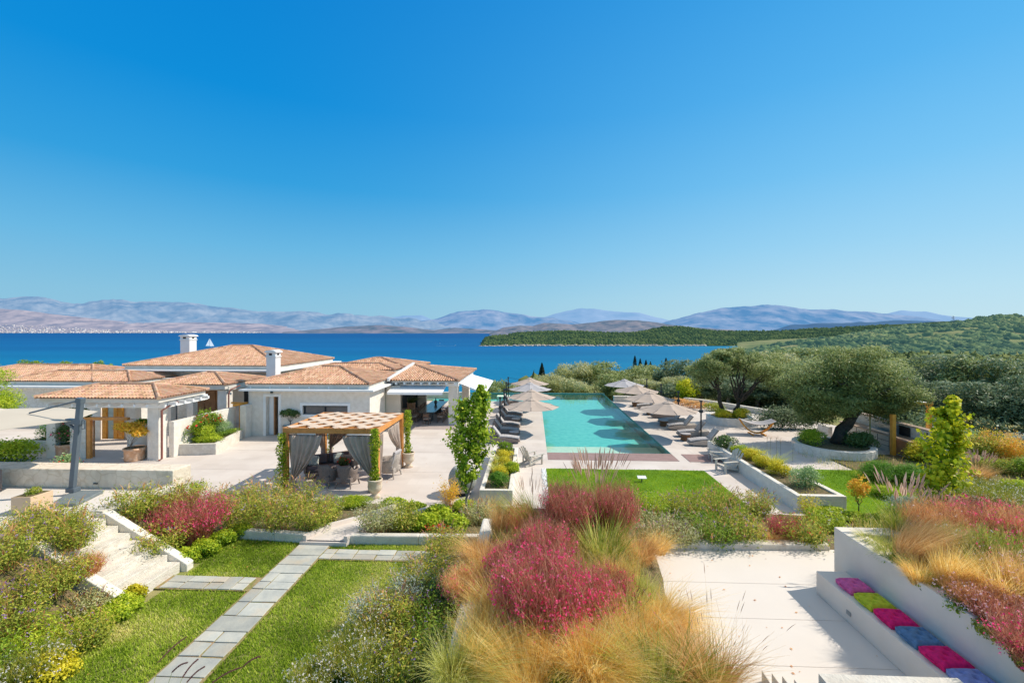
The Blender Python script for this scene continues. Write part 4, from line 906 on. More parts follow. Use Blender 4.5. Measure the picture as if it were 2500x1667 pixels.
# ---------------------------------------------------------------- slatted armchairs
def make_slat_chair(label):
    t = thing('slatted_armchair', label, 'armchair', (0, 0, 0), 0, 'white slatted garden chairs')
    for y in (-.27, .27):
        b = MB(); b.bar((.42, y, 0), (.42, y, .46), .05, .09); b.build('leg', M['adir'], t)
        b = MB(); b.bar((-.55, y * .9, .02), (.42, y * .9, .30), .04, .1); b.build('side_rail', M['adir'], t)
        b = MB(); b.bar((-.32, y * 1.1, .47), (.52, y * 1.1, .49), .12, .03); b.build('armrest', M['adir'], t)
        b = MB(); b.bar((-.3, y, .08), (-.3, y, .46), .05, .05); b.build('leg', M['adir'], t)
    b = MB()
    for i in range(5): x = .4 - i * .13; b.bar((x, -.27, .31 - i * .035), (x, .27, .31 - i * .035), .11, .02)
    b.build('seat', M['adir'], t)
    b = MB()
    for i in range(5):
        y = (i - 2) * .105; h = .95 - .05 * abs(i - 2) ** 1.5; b.bar((-.18, y * .8, .16), (-.52, y * 1.25, h), .09, .02, up=(1, 0, .4))
    b.bar((-.3, -.25, .42), (-.3, .25, .42), .03, .06); b.build('backrest', M['adir'], t); return t
c0 = make_slat_chair('white slatted garden chair between the left planter and the pool corner')
x, y = P(1298, 1133); c0.location = (x, y, 0); c0.rotation_euler.z = R(40)
x, y = P(1779, 1150); dup(c0, (x, y, 0), R(200), 'nearer white slatted garden chair at the head of the long right planter', 1.04)
x, y = P(1768, 1132); dup(c0, (x, y + .5, 0), R(172), 'white slatted garden chair behind the nearer one by the right planter', 1.02)

# ---------------------------------------------------------------- hammock
x, y = P(1856, 1064); hm = thing('hammock', 'grey hammock on a curved wooden stand in the tree shade', 'hammock', (x, y + .4, 0), R(-8))
for yy in (-.05, .05):
    b = MB(); pts = [(-1.0 + 2.0 * k / 12, yy, .1 + .82 * abs(-1 + 2 * k / 12) ** 2.2) for k in range(13)]
    for p, q in zip(pts[:-1], pts[1:]): b.bar(p, q, .05, .08)
    b.build('arch', M['orange'], hm, world=False)
for xx in (-.35, .35): b = MB(); b.bar((xx, -.45, .03), (xx, .45, .03), .09, .06); b.build('foot', M['orange'], hm, world=False)
b = MB(); n = 12; V = []
for j in range(7):
    for i in range(n + 1): s = -1 + 2 * i / n; w_ = .55 - .1 * abs(s); V.append((s * .95, (-1 + 2 * j / 6) * w_ , .70 + .22 * s * s - .12 * (1 - (-1 + 2 * j / 6) ** 2) * (1 - s * s)))
b.grid(np.array(V), n + 1, 7, .5); b.build('cloth', M['canvas_grey'], hm, world=False, solid=.01)

# ---------------------------------------------------------------- gazebo
gx0, gx1, gy0, gy1, gz_ = -9.83, -6.0, 17.5, 21.0, 2.5
gb = thing('gazebo', 'square timber gazebo with diagonal lattice roof on the left terrace', 'gazebo', (-7.9, 19.2, 0))
for x, y in ((gx0, gy0), (gx1 - .18, gy0), (gx1 - .18, gy1 - .18), (gx0, gy1 - .18)):
    b = MB(); b.box(x, x + .18, y, y + .18, 0, gz_ - .2); b.build('post', M['wood'], gb, bevel=.01)
for (x0, x1, y0, y1) in ((gx0, gx1, gy0, gy0 + .09), (gx0, gx1, gy1 - .09, gy1), (gx0, gx0 + .09, gy0 + .091, gy1 - .091), (gx1 - .09, gx1, gy0 + .091, gy1 - .091)):
    b = MB(); b.box(x0, x1, y0, y1, gz_ - .2, gz_); b.build('beam', M['wood'], gb)
b = MB(); W_, D_ = gx1 - gx0 - .2, gy1 - gy0 - .2; ax, ay = gx0 + .1, gy0 + .1
def clipseg(c, sgn):
    pts = []
    for x in (0, W_):
        y = c + sgn * x
        if -1e-6 <= y <= D_ + 1e-6: pts.append((x, y))
    for y in (0, D_):
        x = (y - c) / sgn
        if 1e-6 < x < W_ - 1e-6: pts.append((x, y))
    return pts[:2]
c = -W_ * .9
b1, b2 = MB(), MB()
for k in range(-8, 16):
    for sgn, bb, dz_ in ((.86, b1, 0), (-.86, b2, .003)):
        p = clipseg(k * .86 + (.1 if sgn > 0 else .3), sgn)
        if len(p) == 2 and math.dist(*p) > .3: bb.bar((ax + p[0][0], ay + p[0][1], gz_ - .075 + dz_), (ax + p[1][0], ay + p[1][1], gz_ - .08 + dz_), .30, .15, mi=0); bb.bar((ax + p[0][0], ay + p[0][1], gz_ + .01 + dz_), (ax + p[1][0], ay + p[1][1], gz_ + .01 + dz_), .31, .012, mi=1)
b1.f += [tuple(i + b1.n for i in f) for f in b2.f]; b1.v += b2.v; b1.r += b2.r; b1.m += b2.m
b1.build('lattice', [M['wood'], M['woodtop']], gb)
b = MB(); b.tube([(gx0 + .18, gy0 + .1, gz_ - .3), (gx1 - .18, gy0 + .1, gz_ - .3)], .014, 6); b.build('curtain_rod', M['dark'], gb)
b = MB(); b.tube([(gx1 - .1, gy0 + .18, gz_ - .3), (gx1 - .1, gy1 - .18, gz_ - .3)], .014, 6); b.build('curtain_rod', M['dark'], gb)
b = MB(); b.tube([(gx0 + .18, gy1 - .1, gz_ - .3), (gx1 - .18, gy1 - .1, gz_ - .3)], .014, 6); b.build('curtain_rod', M['dark'], gb)
def curtain(a, c, tie, zt, label, z0=gz_ - .3, seed=0, low=.34):
    b = MB(); nu, nv = 60, 26; a = np.array(a); c = np.array(c); tie = np.array(tie); d = (c - a) / np.linalg.norm(c - a); nrm = np.array((-d[1], d[0])); V = []
    for j in range(nv):
        z = z0 + (.02 - z0) * j / (nv - 1)
        s = np.clip((z0 - z) / (z0 - zt), 0, 1) ** 1.6 if z > zt else 1
        wd = low * (.28 + .72 * (zt - z) / zt) if z < zt else .28 * low
        for i in range(nu):
            u_ = i / (nu - 1); top = a + (c - a) * u_; tp = tie + d * (u_ - .5) * wd
            p = top * (1 - s) + tp * s
            amp = .035 + .03 * s
            off = math.sin(u_ * 34 + seed) * amp + math.sin(u_ * 13 + seed * 2 + z * 1.2) * .03
            p = p + nrm * off; V.append((p[0], p[1], z))
    b.grid(np.array(V), nu, nv, .5); o = b.build('curtain', M['curtain'], None, smooth=True, solid=.004)
    return tag(o, label, 'curtain', 'taupe curtains of the gazebo')
curtain((gx0 + .2, gy0 + .1), (gx0 + 1.55, gy0 + .1), (gx0 + .35, gy0 + .12), .45, 'grey curtain at the front left corner of the gazebo', seed=1, low=.5)
curtain((gx1 - 1.5, gy0 + .1), (gx1 - .2, gy0 + .1), (gx1 - .3, gy0 + .12), .62, 'grey curtain at the front right corner of the gazebo, tied low', seed=2)
curtain((gx0 + .15, gy1 - .1), (gx0 + .3, gy1 - 1.5), (gx0 + .15, gy1 - .35), .9, 'brown curtain on the gazebo left side, gathered to the rear left post', seed=3)
curtain((gx0 + .35, gy1 - .1), (gx0 + 1.6, gy1 - .1), (gx0 + .42, gy1 - .12), .9, 'brown curtain on the gazebo rear side, sweeping to the rear left post', seed=4)
curtain((gx1 - .1, gy0 + .2), (gx1 - .1, gy0 + .75), (gx1 - .1, gy0 + .3), .7, 'pale narrow curtain on the right side beside the front right post', seed=5, low=.4)
curtain((gx1 - .1, gy0 + 1.5), (gx1 - .1, gy1 - .25), (gx1 - .1, gy1 - .5), 1.05, 'wide taupe curtain tied in a knot near the rear right post', seed=6, low=.6)
# seating inside
def make_tub(label, mat, cmat, group=None):
    t = thing('wicker_armchair', label, 'armchair', (0, 0, 0), 0, group); b = MB(); n = 14; V = []
    for j, (z, k) in enumerate(((.18, .86), (.36, .9), (.6, 1), (.8, 1.12))):
        for i in range(n + 1):
            a = math.pi * (.12 + 1.76 * i / n) ; back = abs(math.cos((a - math.pi) / 1)) if math.pi * .5 < a < math.pi * 1.5 else 0
            zz = z if j < 2 else z - (.0 if back > .45 else (.18 if j == 3 else .08)); V.append((.36 * k * math.cos(a), .34 * k * math.sin(a), zz))
    b.grid(np.array(V), n + 1, 4, .5); b.build('shell', mat, t, solid=.035, smooth=True)
    b = MB(); b.box(-.3, .3, -.28, .28, .2, .36); b.build('seat', mat, t, bevel=.02)
    b = MB(); b.box(-.24, .31, -.25, .25, .362, .45); b.build('cushion', cmat, t, bevel=.03)
    for x, y in ((-.27, -.25), (-.27, .25), (.27, -.25), (.27, .25)): b = MB(); b.tube([(x, y, .22), (x * 1.15, y * 1.15, 0)], [.035, .02], 6); b.build('leg', mat, t)
    return t
ga = 'wicker armchairs in the gazebo'
t0 = make_tub('dark wicker armchair seen from behind, left of the two at the gazebo front', M['wicker'], M['dcushion'], ga)
x, y = P(793, 1190); t0.location = (x, y + .35, 0); t0.rotation_euler.z = R(70); t0.scale = (1.15,) * 3
x, y = P(840, 1193); dup(t0, (x, y + .35, 0), R(82), 'dark wicker armchair seen from behind, nearest the front right curtain', 1.15)
t1 = make_tub('light wicker armchair with pale cushions at the back of the gazebo', M['wicker_w'], M['cushion'], ga)
x, y = P(850, 1150); t1.location = (x, y + .3, 0); t1.rotation_euler.z = R(215); t1.scale = (1.25,) * 3
b = MB(); b.bar((-.2, 0, .5), (-.32, 0, .92), .5, .1, up=(1, 0, .3)); b.build('back_cushion', M['cushion'], t1, world=False, bevel=.03)
x, y = P(945, 1168); dup(t1, (x, y + .3, 0), R(170), 'light wicker armchair standing half out of the gazebo right side', 1.25)
x, y = P(790, 1168); sf = thing('wicker_sofa', 'dark wicker sofa with charcoal seat and patterned cushions in the gazebo', 'sofa', (x + .0, y + .5, 0), R(28))
b = MB(); b.box(-.95, .95, -.38, .4, .08, .3); b.build('frame', M['wicker'], sf, world=False, bevel=.03)
b = MB(); b.bar((-.95, .42, .55), (.95, .42, .55), .1, .62); b.build('backrest', M['wicker'], sf, world=False, bevel=.04)
for s in (-1, 1): b = MB(); b.bar((s * .96, -.38, .42), (s * .98, .42, .5), .1, .32); b.build('armrest', M['wicker'], sf, world=False, bevel=.03)
for s in (-.45, .45): b = MB(); b.box(s - .44, s + .44, -.4, .34, .302, .46); b.build('seat_cushion', M['dcushion'], sf, world=False, bevel=.05)
for s in (-.45, .45): b = MB(); b.bar((s, .26, .48), (s, .34, .88), .82, .14, up=(0, 1, 0)); b.build('back_cushion', M['dcushion'], sf, world=False, bevel=.05)
for i, (xx, rz, lb) in enumerate(((.42, .1, 'patterned blue and cream cushion leaning at the right of the dark sofa'), (-.62, -.3, 'patterned cushion at the left arm of the dark sofa'))):
    b = MB(); b.bar((0, 0, 0), (0, .1, .4), .42, .12, up=(0, 1, 0)); o = b.build('throw_cushion', M['pcushion'], bevel=.05); w_ = np.array((math.cos(R(28)), math.sin(R(28)))); v_ = np.array((-w_[1], w_[0]))
    q = np.array((x, y + .5)) + w_ * xx + v_ * .08; o.location = (q[0], q[1], .47); o.rotation_euler.z = R(28) + rz; tag(o, lb, 'cushion')
x, y = P(828, 1175); ct = thing('coffee_table', 'low dark coffee table under the red plant bowl in the gazebo', 'coffee table', (x, y + .5, 0), R(20))
b = MB(); b.box(-.4, .4, -.3, .3, .36, .4); b.build('table_top', M['table'], ct, world=False, bevel=.01)
for xx, yy in ((-.35, -.25), (.35, -.25), (-.35, .25), (.35, .25)): b = MB(); b.tube([(xx, yy, 0), (xx, yy, .36)], .025, 6); b.build('leg', M['wicker'], ct, world=False)
BOWL = (x, y + .5, .402)
# round wicker daybed behind the columnar tree
x, y = P(1117, 1216); db = thing('basket_chair', 'rounded grey basket chair half hidden behind the small columnar tree', 'chair', (x + .12, y + .5, 0), R(150)); db.scale = (.82, .82, .82)
b = MB(); V = []; nu, nv = 24, 12
for j in range(nv):
    ph = -1.25 + 2.35 * j / (nv - 1)
    for i in range(nu):
        a = math.pi * (.1 + 1.8 * i / (nu - 1)); V.append((.68 * math.cos(ph) * math.cos(a), .68 * math.cos(ph) * math.sin(a), .72 + .7 * math.sin(ph)))
b.grid(np.array(V), nu, nv, .5); b.build('shell', pm('grey_green_shell', (.44, .45, .42), (.34, .35, .33), 14, .7, .5, 60), db, world=False, smooth=True, solid=.03)
b = MB(); b.lathe([(.4, 0), (.32, .05), (.12, .1), (.1, .2)], n=20); b.build('foot', M['dark'], db, world=False)
b = MB(); b.lathe([(.3, .2), (.52, .34), (.5, .45), (.2, .48)], n=20); b.build('cushion', M['cushion'], db, world=False, smooth=True)

# ---------------------------------------------------------------- dining set
dt = thing('dining_table', 'long dark slate dining table under the loggia roof', 'table', (-7.35, 33.6, 0))
b = MB(); b.prism([(-7.95, 31.2), (-7.75, 31.0), (-6.9, 31.0), (-6.7, 31.2), (-6.75, 36.1), (-8.0, 36.1)], .70, .75); b.build('table_top', M['table'], dt, bevel=.008)
for y in (31.9, 35.2): b = MB(); b.box(-7.6, -7.05, y - .25, y + .25, 0.005, .70); b.build('leg', M['table'], dt)
def make_dchair(label):
    t = thing('dining_chair', label, 'dining chair', (0, 0, 0), 0, 'brown dining chairs round the slate table')
    for x, y in ((-.2, -.2), (-.2, .2), (.2, -.2), (.2, .2)): b = MB(); b.bar((x, y, 0.005), (x, y, .4 if x > 0 else .78), .035, .035); b.build('leg', M['teak'], t)
    b = MB(); b.box(-.22, .22, -.22, .22, .36, .4); b.build('seat', M['teak'], t)
    b = MB(); b.box(-.2, .22, -.21, .21, .402, .45); b.build('cushion', M['canvas'], t, bevel=.015)
    b = MB(); b.bar((-.22, -.2, .68), (-.22, .2, .68), .03, .22); b.build('backrest', M['teak'], t)
    for y in (-.22, .22): b = MB(); b.bar((-.2, y, .57), (.2, y, .57), .03, .03); b.build('armrest', M['teak'], t)
    return t
d0 = make_dchair('dining chair at the near head of the slate table, pulled out'); d0.location = (-7.15, 30.55, 0); d0.rotation_euler.z = R(80); d0.scale = (.95,) * 3
dup(d0, (-7.4, 36.6, 0), R(-90), 'dining chair at the far head of the slate table', .95)
nm = ['first', 'second', 'third', 'fourth', 'fifth', 'sixth', 'seventh']
for i in range(7):
    dup(d0, (-8.25, 31.35 + i * .7, 0), R(random.uniform(-4, 4)), nm[i] + ' dining chair from the near end on the left of the slate table', .95)
    dup(d0, (-6.38, 31.35 + i * .7, 0), R(180 + random.uniform(-4, 4)), nm[i] + ' dining chair from the near end on the right of the slate table', .95)
b = MB(); b.lathe([(.06, 0), (.1, .08), (.13, .2), (.1, .3), (.03, .36), (.035, .5)], (-7.35, 34.3, .752), n=16); tag(b.build('vase', M['table'], smooth=True), 'dark bottle vase standing on the slate dining table', 'vase')

# ---------------------------------------------------------------- gates and doors in the walls
gt = thing('wooden_gate', 'tall orange timber gate frame left of the autumn coloured pot tree', 'gate', (-21.8, 21.6, 0))
a, c = ray(212, 21.65)[0], ray(222, 21.65)[0]
b = MB(); b.box(a, c, 21.6, 21.75, 0, 1.9); b.build('post', M['wood'], gt)
b = MB(); b.box(c + .01, ray(232, 21.8)[0], 21.75, 21.8, .05, 1.85); b.build('gate_leaf', M['oakdoor'], gt)
b = MB(); b.box(ray(206, 21.65)[0], ray(312, 21.65)[0], 21.6, 21.78, 1.905, 2.04); b.build('beam', M['wood'], gt)
gt = thing('orange_door', 'bright orange panelled double door standing open behind the porch gate', 'door', (-22, 25.5, 0))
for p0, p1 in ((249, 262), (277, 301)):
    a, c = ray(p0, 25.4)[0], ray(p1, 25.4)[0]; b = MB(); b.box(a, c, 25.4, 25.46, .05, 2.4); nx = 2 if p1 - p0 > 15 else 1
    for i in range(nx):
        for k in range(7): b.box(a + .05 + i * (c - a) / nx, a - .04 + (i + 1) * (c - a) / nx, 25.37, 25.4, .12 + k * .32, .36 + k * .32)
    b.build('door_leaf', M['orange'], gt)
a, c = ray(262, 25.45)[0], ray(277, 25.45)[0]; b = MB(); b.box(a, c, 25.44, 25.46, .05, 2.3); b.build('pane', pm('frosted_glass', (.45, .52, .48), rough=.2), gt)
b = MB(); b.box(ray(235, 25.5)[0], ray(249, 25.5)[0], 25.4, 25.7, 0, 2.5); b.box(ray(301, 25.5)[0], ray(345, 25.5)[0], 25.5, 25.7, 0, 2.2); wall_thing('garden_wall', b, M['wall'], 'white wall of the small courtyard behind the orange doors')
gt = thing('wooden_gate', 'orange timber gate frame between the rose wall and the kitchen door', 'gate', (-17.55, 26.6, 0))
for p0, p1 in ((585, 590), (596, 602)):
    a, c = ray(p0, 26.5)[0], ray(p1, 26.5)[0]; b = MB(); b.box(a, c, 26.45, 26.6, 0, 1.9); b.build('post', M['orange'], gt)
b = MB(); b.box(ray(590, 26.6)[0], ray(596, 26.6)[0], 26.52, 26.56, .05, 1.85); b.build('gate_leaf', M['oakdoor'], gt)
b = MB(); b.bar((-17.55, 26.0, 1.96), (-17.3, 26.75, 1.98), .14, .12); b.bar((-18.3, 26.9, 1.96), (-17.3, 26.9, 1.96), .1, .1); b.build('beam', M['orange'], gt)

# ---------------------------------------------------------------- pots (plants are added with the planting)
POT = {}
def pot(name, label, prof, loc, mat, n=28, sy=1, cat='pot'):
    t = thing(name, label, cat, loc); b = MB(); b.lathe(prof, loc, n=n, cap=False, sy=sy); b.build('body', mat, t, smooth=True, solid=.02)
    rt = prof[-1][0]; b = MB(); b.lathe([(rt * .95, prof[-1][1] - .06), (.01, prof[-1][1] - .05)], loc, n=n, cap=False, sy=sy); b.build('soil', M['soil'], t); return t
tubp = [(.40, 0), (.42, .05), (.42, .5), (.46, .52), (.46, .62), (.41, .62)]
urnp = [(.20, 0), (.21, .05), (.12, .12), (.13, .18), (.24, .28), (.27, .42), (.25, .58), (.29, .64), (.29, .68), (.24, .69)]
x, y = P(311, 1128); POT['maple'] = (x, y + .4, 0); pot('terracotta_tub', 'large terracotta tub holding the yellow leaved tree by the porch column', tubp, POT['maple'], M['terracotta'])
x, y = P(146, 1120); POT['boug'] = (x, y + .4, 0); pot('terracotta_tub', 'terracotta tub with magenta flowering shrub behind the parapet', [(r * 1.05, z * 1.1) for r, z in tubp], POT['boug'], M['terracotta'])
x, y = P(629, 1060); POT['small'] = (x, y + .2, 0); pot('clay_urn', 'small pale clay urn standing left of the kitchen door', [(r * .8, z * .8) for r, z in urnp], POT['small'], M['urn'])
x, y = P(700, 1068); POT['topiary'] = (x, y + .4, 0); pot('terracotta_tub', 'terracotta tub with a small round crowned tree right of the kitchen door', [(r * .95, z * 1.05) for r, z in tubp], POT['topiary'], M['terracotta'])
x, y = P(913, 1216); POT['climb'] = (x, y + .1, 0); pot('clay_urn', 'tall pale clay urn at the front right gazebo post', [(r * 1.0, z * 1.02) for r, z in urnp], POT['climb'], M['urn'])
x, y = P(988, 1141); POT['climb2'] = (x + .15, y + .1, 0); pot('clay_urn', 'pale clay urn behind the rear right gazebo post', urnp, POT['climb2'], M['urn'])
x, y = P(1004, 1001); POT['palm'] = (x, y, 0); pot('terracotta_tub', 'terracotta pot with a palm like plant inside the loggia', [(r * .75, z * 1.0) for r, z in tubp], (x, y, 0), M['terracotta'])
x, y = P(850, 1060); POT['ball'] = (x + .4, 26.2, 0); 
x, y, z = BOWL; POT['bowl'] = BOWL; pot('plant_bowl', 'red glazed bowl with a dark red plant on the coffee table', [(.12, 0), (.2, .06), (.24, .16), (.22, .17)], BOWL, pm('red_glaze', (.25, .035, .025), rough=.3), cat='bowl')
# square box planters on the near terrace
def boxpot(pts, z0, z1, mat, label):
    c = np.mean(np.array(pts), 0); t = thing('box_planter', label, 'planter', (float(c[0]), float(c[1]), z0)); b = MB(); b.prism(pts, z0 + .03, z1); o = b.build('box', mat, t, bevel=.01)
    s = [tuple(c + (np.array(p) - c) * .9) for p in pts]; b = MB(); b.prism(s, z1 - .02, z1 + .004); b.build('soil', M['soil'], t)
    return (float(c[0]), float(c[1]), z1)
pts = [P(33, 1214, 2.31), P(73, 1214, 2.31), P(117, 1203, 2.31), P(85, 1203, 2.31)]
w_ = .42; x, y = P(33, 1258, 1.9); x2, y2 = P(74, 1258, 1.9); x3, y3 = P(117, 1248, 1.9)
bp_ = [(x, y), (x2, y2), (x3 - .0, y3 + .55), (x3 - (x2 - x), y3 + .55)]
POT['box'] = boxpot([(-12.5, 10.36), (-12.05, 10.4), (-12.02, 10.9), (-12.47, 10.86)], 1.9, 2.32, pm('cream_planter', (.70, .50, .33), (.67, .47, .31), 2, .7), 'square cream box planter with a small green plant at the foot of the large parasol')
boxpot([(-15.1, 11.35), (-14.62, 11.4), (-14.6, 11.9), (-15.1, 11.9)], 1.9, 2.5, M['wicker'], 'ribbed grey box planter cut by the left edge of the photo')

# ---------------------------------------------------------------- outdoor kitchen
ok = thing('outdoor_kitchen', 'stone outdoor kitchen with timber posts and steel grill behind the big olive', 'outdoor kitchen', (19, 25.5, 0))
kx = 19.35
b = MB(); b.box(kx, kx + .3, 22.0, 28.6, 0, 1.42); b.build('wall', M['rubble'], ok)
b = MB(); b.box(kx - .03, kx + .33, 22.0, 28.6, 1.423, 1.47); b.build('wall_cap', M['ktop'], ok)
b = MB(); b.box(kx - .75, kx - .02, 23.3, 28.4, 0.005, .82); b.build('cabinets', M['cream'], ok)
b = MB()
for y in (24.6, 25.4, 26.2, 27): b.box(kx - .765, kx - .75, y, y + .02, .06, .8)
for z in (.3, .55): b.box(kx - .764, kx - .75, 24.62, 25.4, z, z + .018)
b.build('drawer_gaps', M['dark'], ok)
b = MB(); b.box(kx - .765, kx - .752, 23.4, 24.5, .06, .8); b.build('cabinet_door', M['oakdoor'], ok)
b = MB(); b.box(kx - .8, kx, 23.2, 28.5, .823, .88); b.build('worktop', M['ktop'], ok)
b = MB(); b.box(kx - .72, kx - .2, 24.7, 26.2, .883, 1.0); b.box(kx - .3, kx - .1, 24.8, 26.0, 1.003, 1.3); b.build('grill', M['steel'], ok)
b = MB(); b.box(kx - .06, kx - .005, 24.2, 24.9, .9, 1.36); b.build('screen', M['black'], ok)
for (px, py, h) in ((2180, 1112, 2.1), (2268, 1092, 2.35)):
    x, y = P(px, py); b = MB(); b.box(x - .09, x + .09, y - .09, y + .09, 0, h); b.build('post', M['orange'], ok)
x, y = P(2124, 1096); b = MB(); b.tube([(x, y, 0), (x, y, 1.85)], .04, 8); b.build('post', pm('pale_bamboo', (.55, .45, .2)), ok)['label'] = 'thin pale bamboo pole'
x, y = P(2268, 1092); b = MB(); b.box(x - 1.7, x + .1, y - .1, y + 1.6, 2.352, 2.42); b.build('canopy_roof', M['white'], ok)
b = MB(); b.box(x - 1.7, x + .12, y - .14, y - .103, 2.33, 2.46); b.build('fascia', M['orange'], ok)
b = MB()
for pp_ in ([(0, .5), (0, 0), (.35, 0)], [(.1, .1), (.1, .32), (.4, .32), (.4, .1)], [(.5, 0), (.5, .22), (.75, .22), (.9, .1)]):
    b.tube([(kx - .03, 23.2 - a, .85 + z) for a, z in pp_], .02, 6)
b.build('towel_rail', M['dark'], ok)
b = MB(); b.box(17.2, 17.45, 27.3, 28.3, 0, .75); wall_thing('low_wall', b, M['rubble'], 'short stone wall end behind the clipped hedge of the olive planter')

# ---------------------------------------------------------------- cushions on the bench
def make_cushion(label, mat, x, y, rz, sz=.47):
    t = thing('floor_cushion', label, 'cushion', (x, y, 1.452), rz, 'tufted cushions in a row on the bench'); n = 25; V = []; h = .14
    for j in range(n):
        for i in range(n):
            u_, v_ = -1 + 2 * i / (n - 1), -1 + 2 * j / (n - 1); e = max(abs(u_), abs(v_)); z = h * (1 - e ** 8 * .45)
            for tu in (-.5, 0, .5):
                for tv in (-.5, 0, .5):
                    if (tu == 0) != (tv == 0): continue
                    z -= .055 * math.exp(-((u_ - tu) ** 2 + (v_ - tv) ** 2) / .03)
            k = 1 - .04 * abs(u_ * v_); V.append((u_ * sz / 2 * k, v_ * sz / 2 * k, z))
    b = MB(); b.grid(np.array(V), n, n, .5)
    per = [i for i in range(n)] + [n - 1 + n * j for j in range(1, n)] + [n * (n - 1) + i for i in range(n - 2, -1, -1)] + [n * j for j in range(n - 2, 0, -1)]
    W2 = []; m = len(per)
    for k_, s in ((0, 1.0), (1, 1.035), (2, 1.035), (3, .98)):
        for q in per: x_, y_, z_ = V[q]; W2.append((x_ * s, y_ * s, (z_, h * .5, .03, 0)[k_]))
    b.add(W2, [(k_ * m + i, k_ * m + (i + 1) % m, (k_ + 1) * m + (i + 1) % m, (k_ + 1) * m + i) for k_ in range(3) for i in range(m)])
    b.build('pad', mat, t, world=False, smooth=True)
    b = MB(); pts = [V[q] for q in per]; b.tube([(p[0] * 1.02, p[1] * 1.02, h * .58) for p in pts + pts[:1]], .008, 5); b.build('piping', mat, t, world=False)
    b = MB(); b.tube([(-sz / 2 - .01, -.09, .05), (-sz / 2 - .035, -.05, .05), (-sz / 2 - .035, .05, .05), (-sz / 2 - .01, .09, .05)], .01, 5); b.build('handle', mat, t, world=False)
    return t
def cm(n_, c): return pm(n_, c, tuple(v * .72 for v in c), 14, .95, .35, 60)
mg, mgl, lime, blu, blu2 = cm('magenta_cotton', (.95, .02, .20)), cm('pink_cotton', (.85, .16, .42)), cm('lime_cotton', (.62, .68, .04)), cm('denim_blue_cotton', (.14, .27, .46)), cm('lavender_blue_cotton', (.30, .36, .70))
spec = [(mgl, 'faded pink tufted cushion, farthest on the bench'), (lime, 'lime green tufted cushion, second from the far end of the bench'), (mg, 'magenta tufted cushion between the lime and the denim blue ones'), (blu, 'denim blue tufted cushion in the middle of the bench'), (mg, 'magenta tufted cushion between the two blue cushions'), (blu2, 'lavender blue tufted cushion, second from the bottom of the photo'), (lime, 'lime green tufted cushion cut by the bottom edge of the photo')]
ys = [8.84, 8.34, 7.87, 7.40, 6.95, 6.49, 6.03]
for i, (m_, lb) in enumerate(spec): make_cushion(lb, m_, 6.055, ys[i], R(random.uniform(-4, 4)), .43)

# ---------------------------------------------------------------- small things
x, y = P(1567, 1178); sg = thing('lawn_sign', 'small white sign plate on a short stake in the pool lawn', 'sign', (x, y, 0))
b = MB(); b.bar((x, y - .1, .2), (x, y + .1, .26), .36, .015); b.build('plate', M['white'], sg); b = MB(); b.box(x - .02, x + .02, y, y + .02, 0, .2); b.build('stake', M['dark'], sg)
x, y = ray(512, 1220)[0], 1220; sb = thing('sailboat', 'white sailboat with two raised sails on the open sea', 'sailboat', (x, y, -60))
def z_(py): return HC - (py - 809) / F * ray(512, 1220)[1]
zb, zt_ = z_(847), z_(825)
sb.location = (x, y, 0); sc_ = 1
b = MB(); b.add([(x - 7, y - 1.5, zb + 1.6), (x + 7.5, y, zb + 1.8), (x - 7, y + 1.5, zb + 1.6), (x - 6, y - 1, zb), (x + 5.5, y, zb), (x - 6, y + 1, zb)], [(0, 1, 2), (5, 4, 3), (0, 3, 4, 1), (1, 4, 5, 2), (2, 5, 3, 0)]); b.build('hull', M['white'], sb)
b = MB(); b.tube([(x, y, zb + 1.6), (x, y, zt_)], .15, 6); b.build('mast', M['dark'], sb)
b = MB(); b.add([(x - .3, y, zt_ - .5), (x - .3, y, zb + 3), (x - 6.5, y - 7, zb + 3)], [(0, 1, 2)]); b.build('sail', M['awning'], sb, solid=.1)
b = MB(); b.add([(x + .3, y, zt_ - 1.5), (x + .3, y, zb + 2.4), (x + 7, y + 8, zb + 2.2)], [(0, 1, 2)]); b.build('sail', M['awning'], sb, solid=.1)
for i, ((px, py, L_), lb) in enumerate((((1074, 839, 9), 'tiny white motorboat farther out on the sea'), ((1112, 844.5, 11), 'tiny white motorboat with a long wake nearer the headland'))):
    Y = (HC + 60) * F / (py - 809); X = ray(px, Y)[0]; t = thing('motorboat', lb, 'motorboat', (X, Y, -60))
    b = MB(); b.add([(X - L_ / 2, Y - 2, -58), (X + L_ / 2, Y, -57.6), (X - L_ / 2, Y + 2, -58), (X - L_ / 2, Y - 1.5, -60), (X + L_ / 2 - 2, Y, -60), (X - L_ / 2, Y + 1.5, -60)], [(0, 1, 2), (5, 4, 3), (0, 3, 4, 1), (1, 4, 5, 2), (2, 5, 3, 0)]); b.build('hull', M['white'], t)
    b = MB(); b.box(X - 2, X + 1, Y - 1, Y + 1, -58, -56.6); b.build('cabin', M['white'], t)
    b = MB(); L2 = 26 if i == 0 else 85; b.add([(X - L_ / 2, Y - 1.5, -59.9), (X - L_ / 2 - L2, Y + 6, -59.9), (X - L_ / 2 - L2, Y + 12, -59.9), (X - L_ / 2, Y + 1.5, -59.9)], [(0, 1, 2, 3)]); o = b.build('boat_wake', pm('foam', (.55, .68, .72), (.3, .5, .6), .08)); struct(o)
b = MB()
X0 = ray(1330, 1600)[0]
o = None
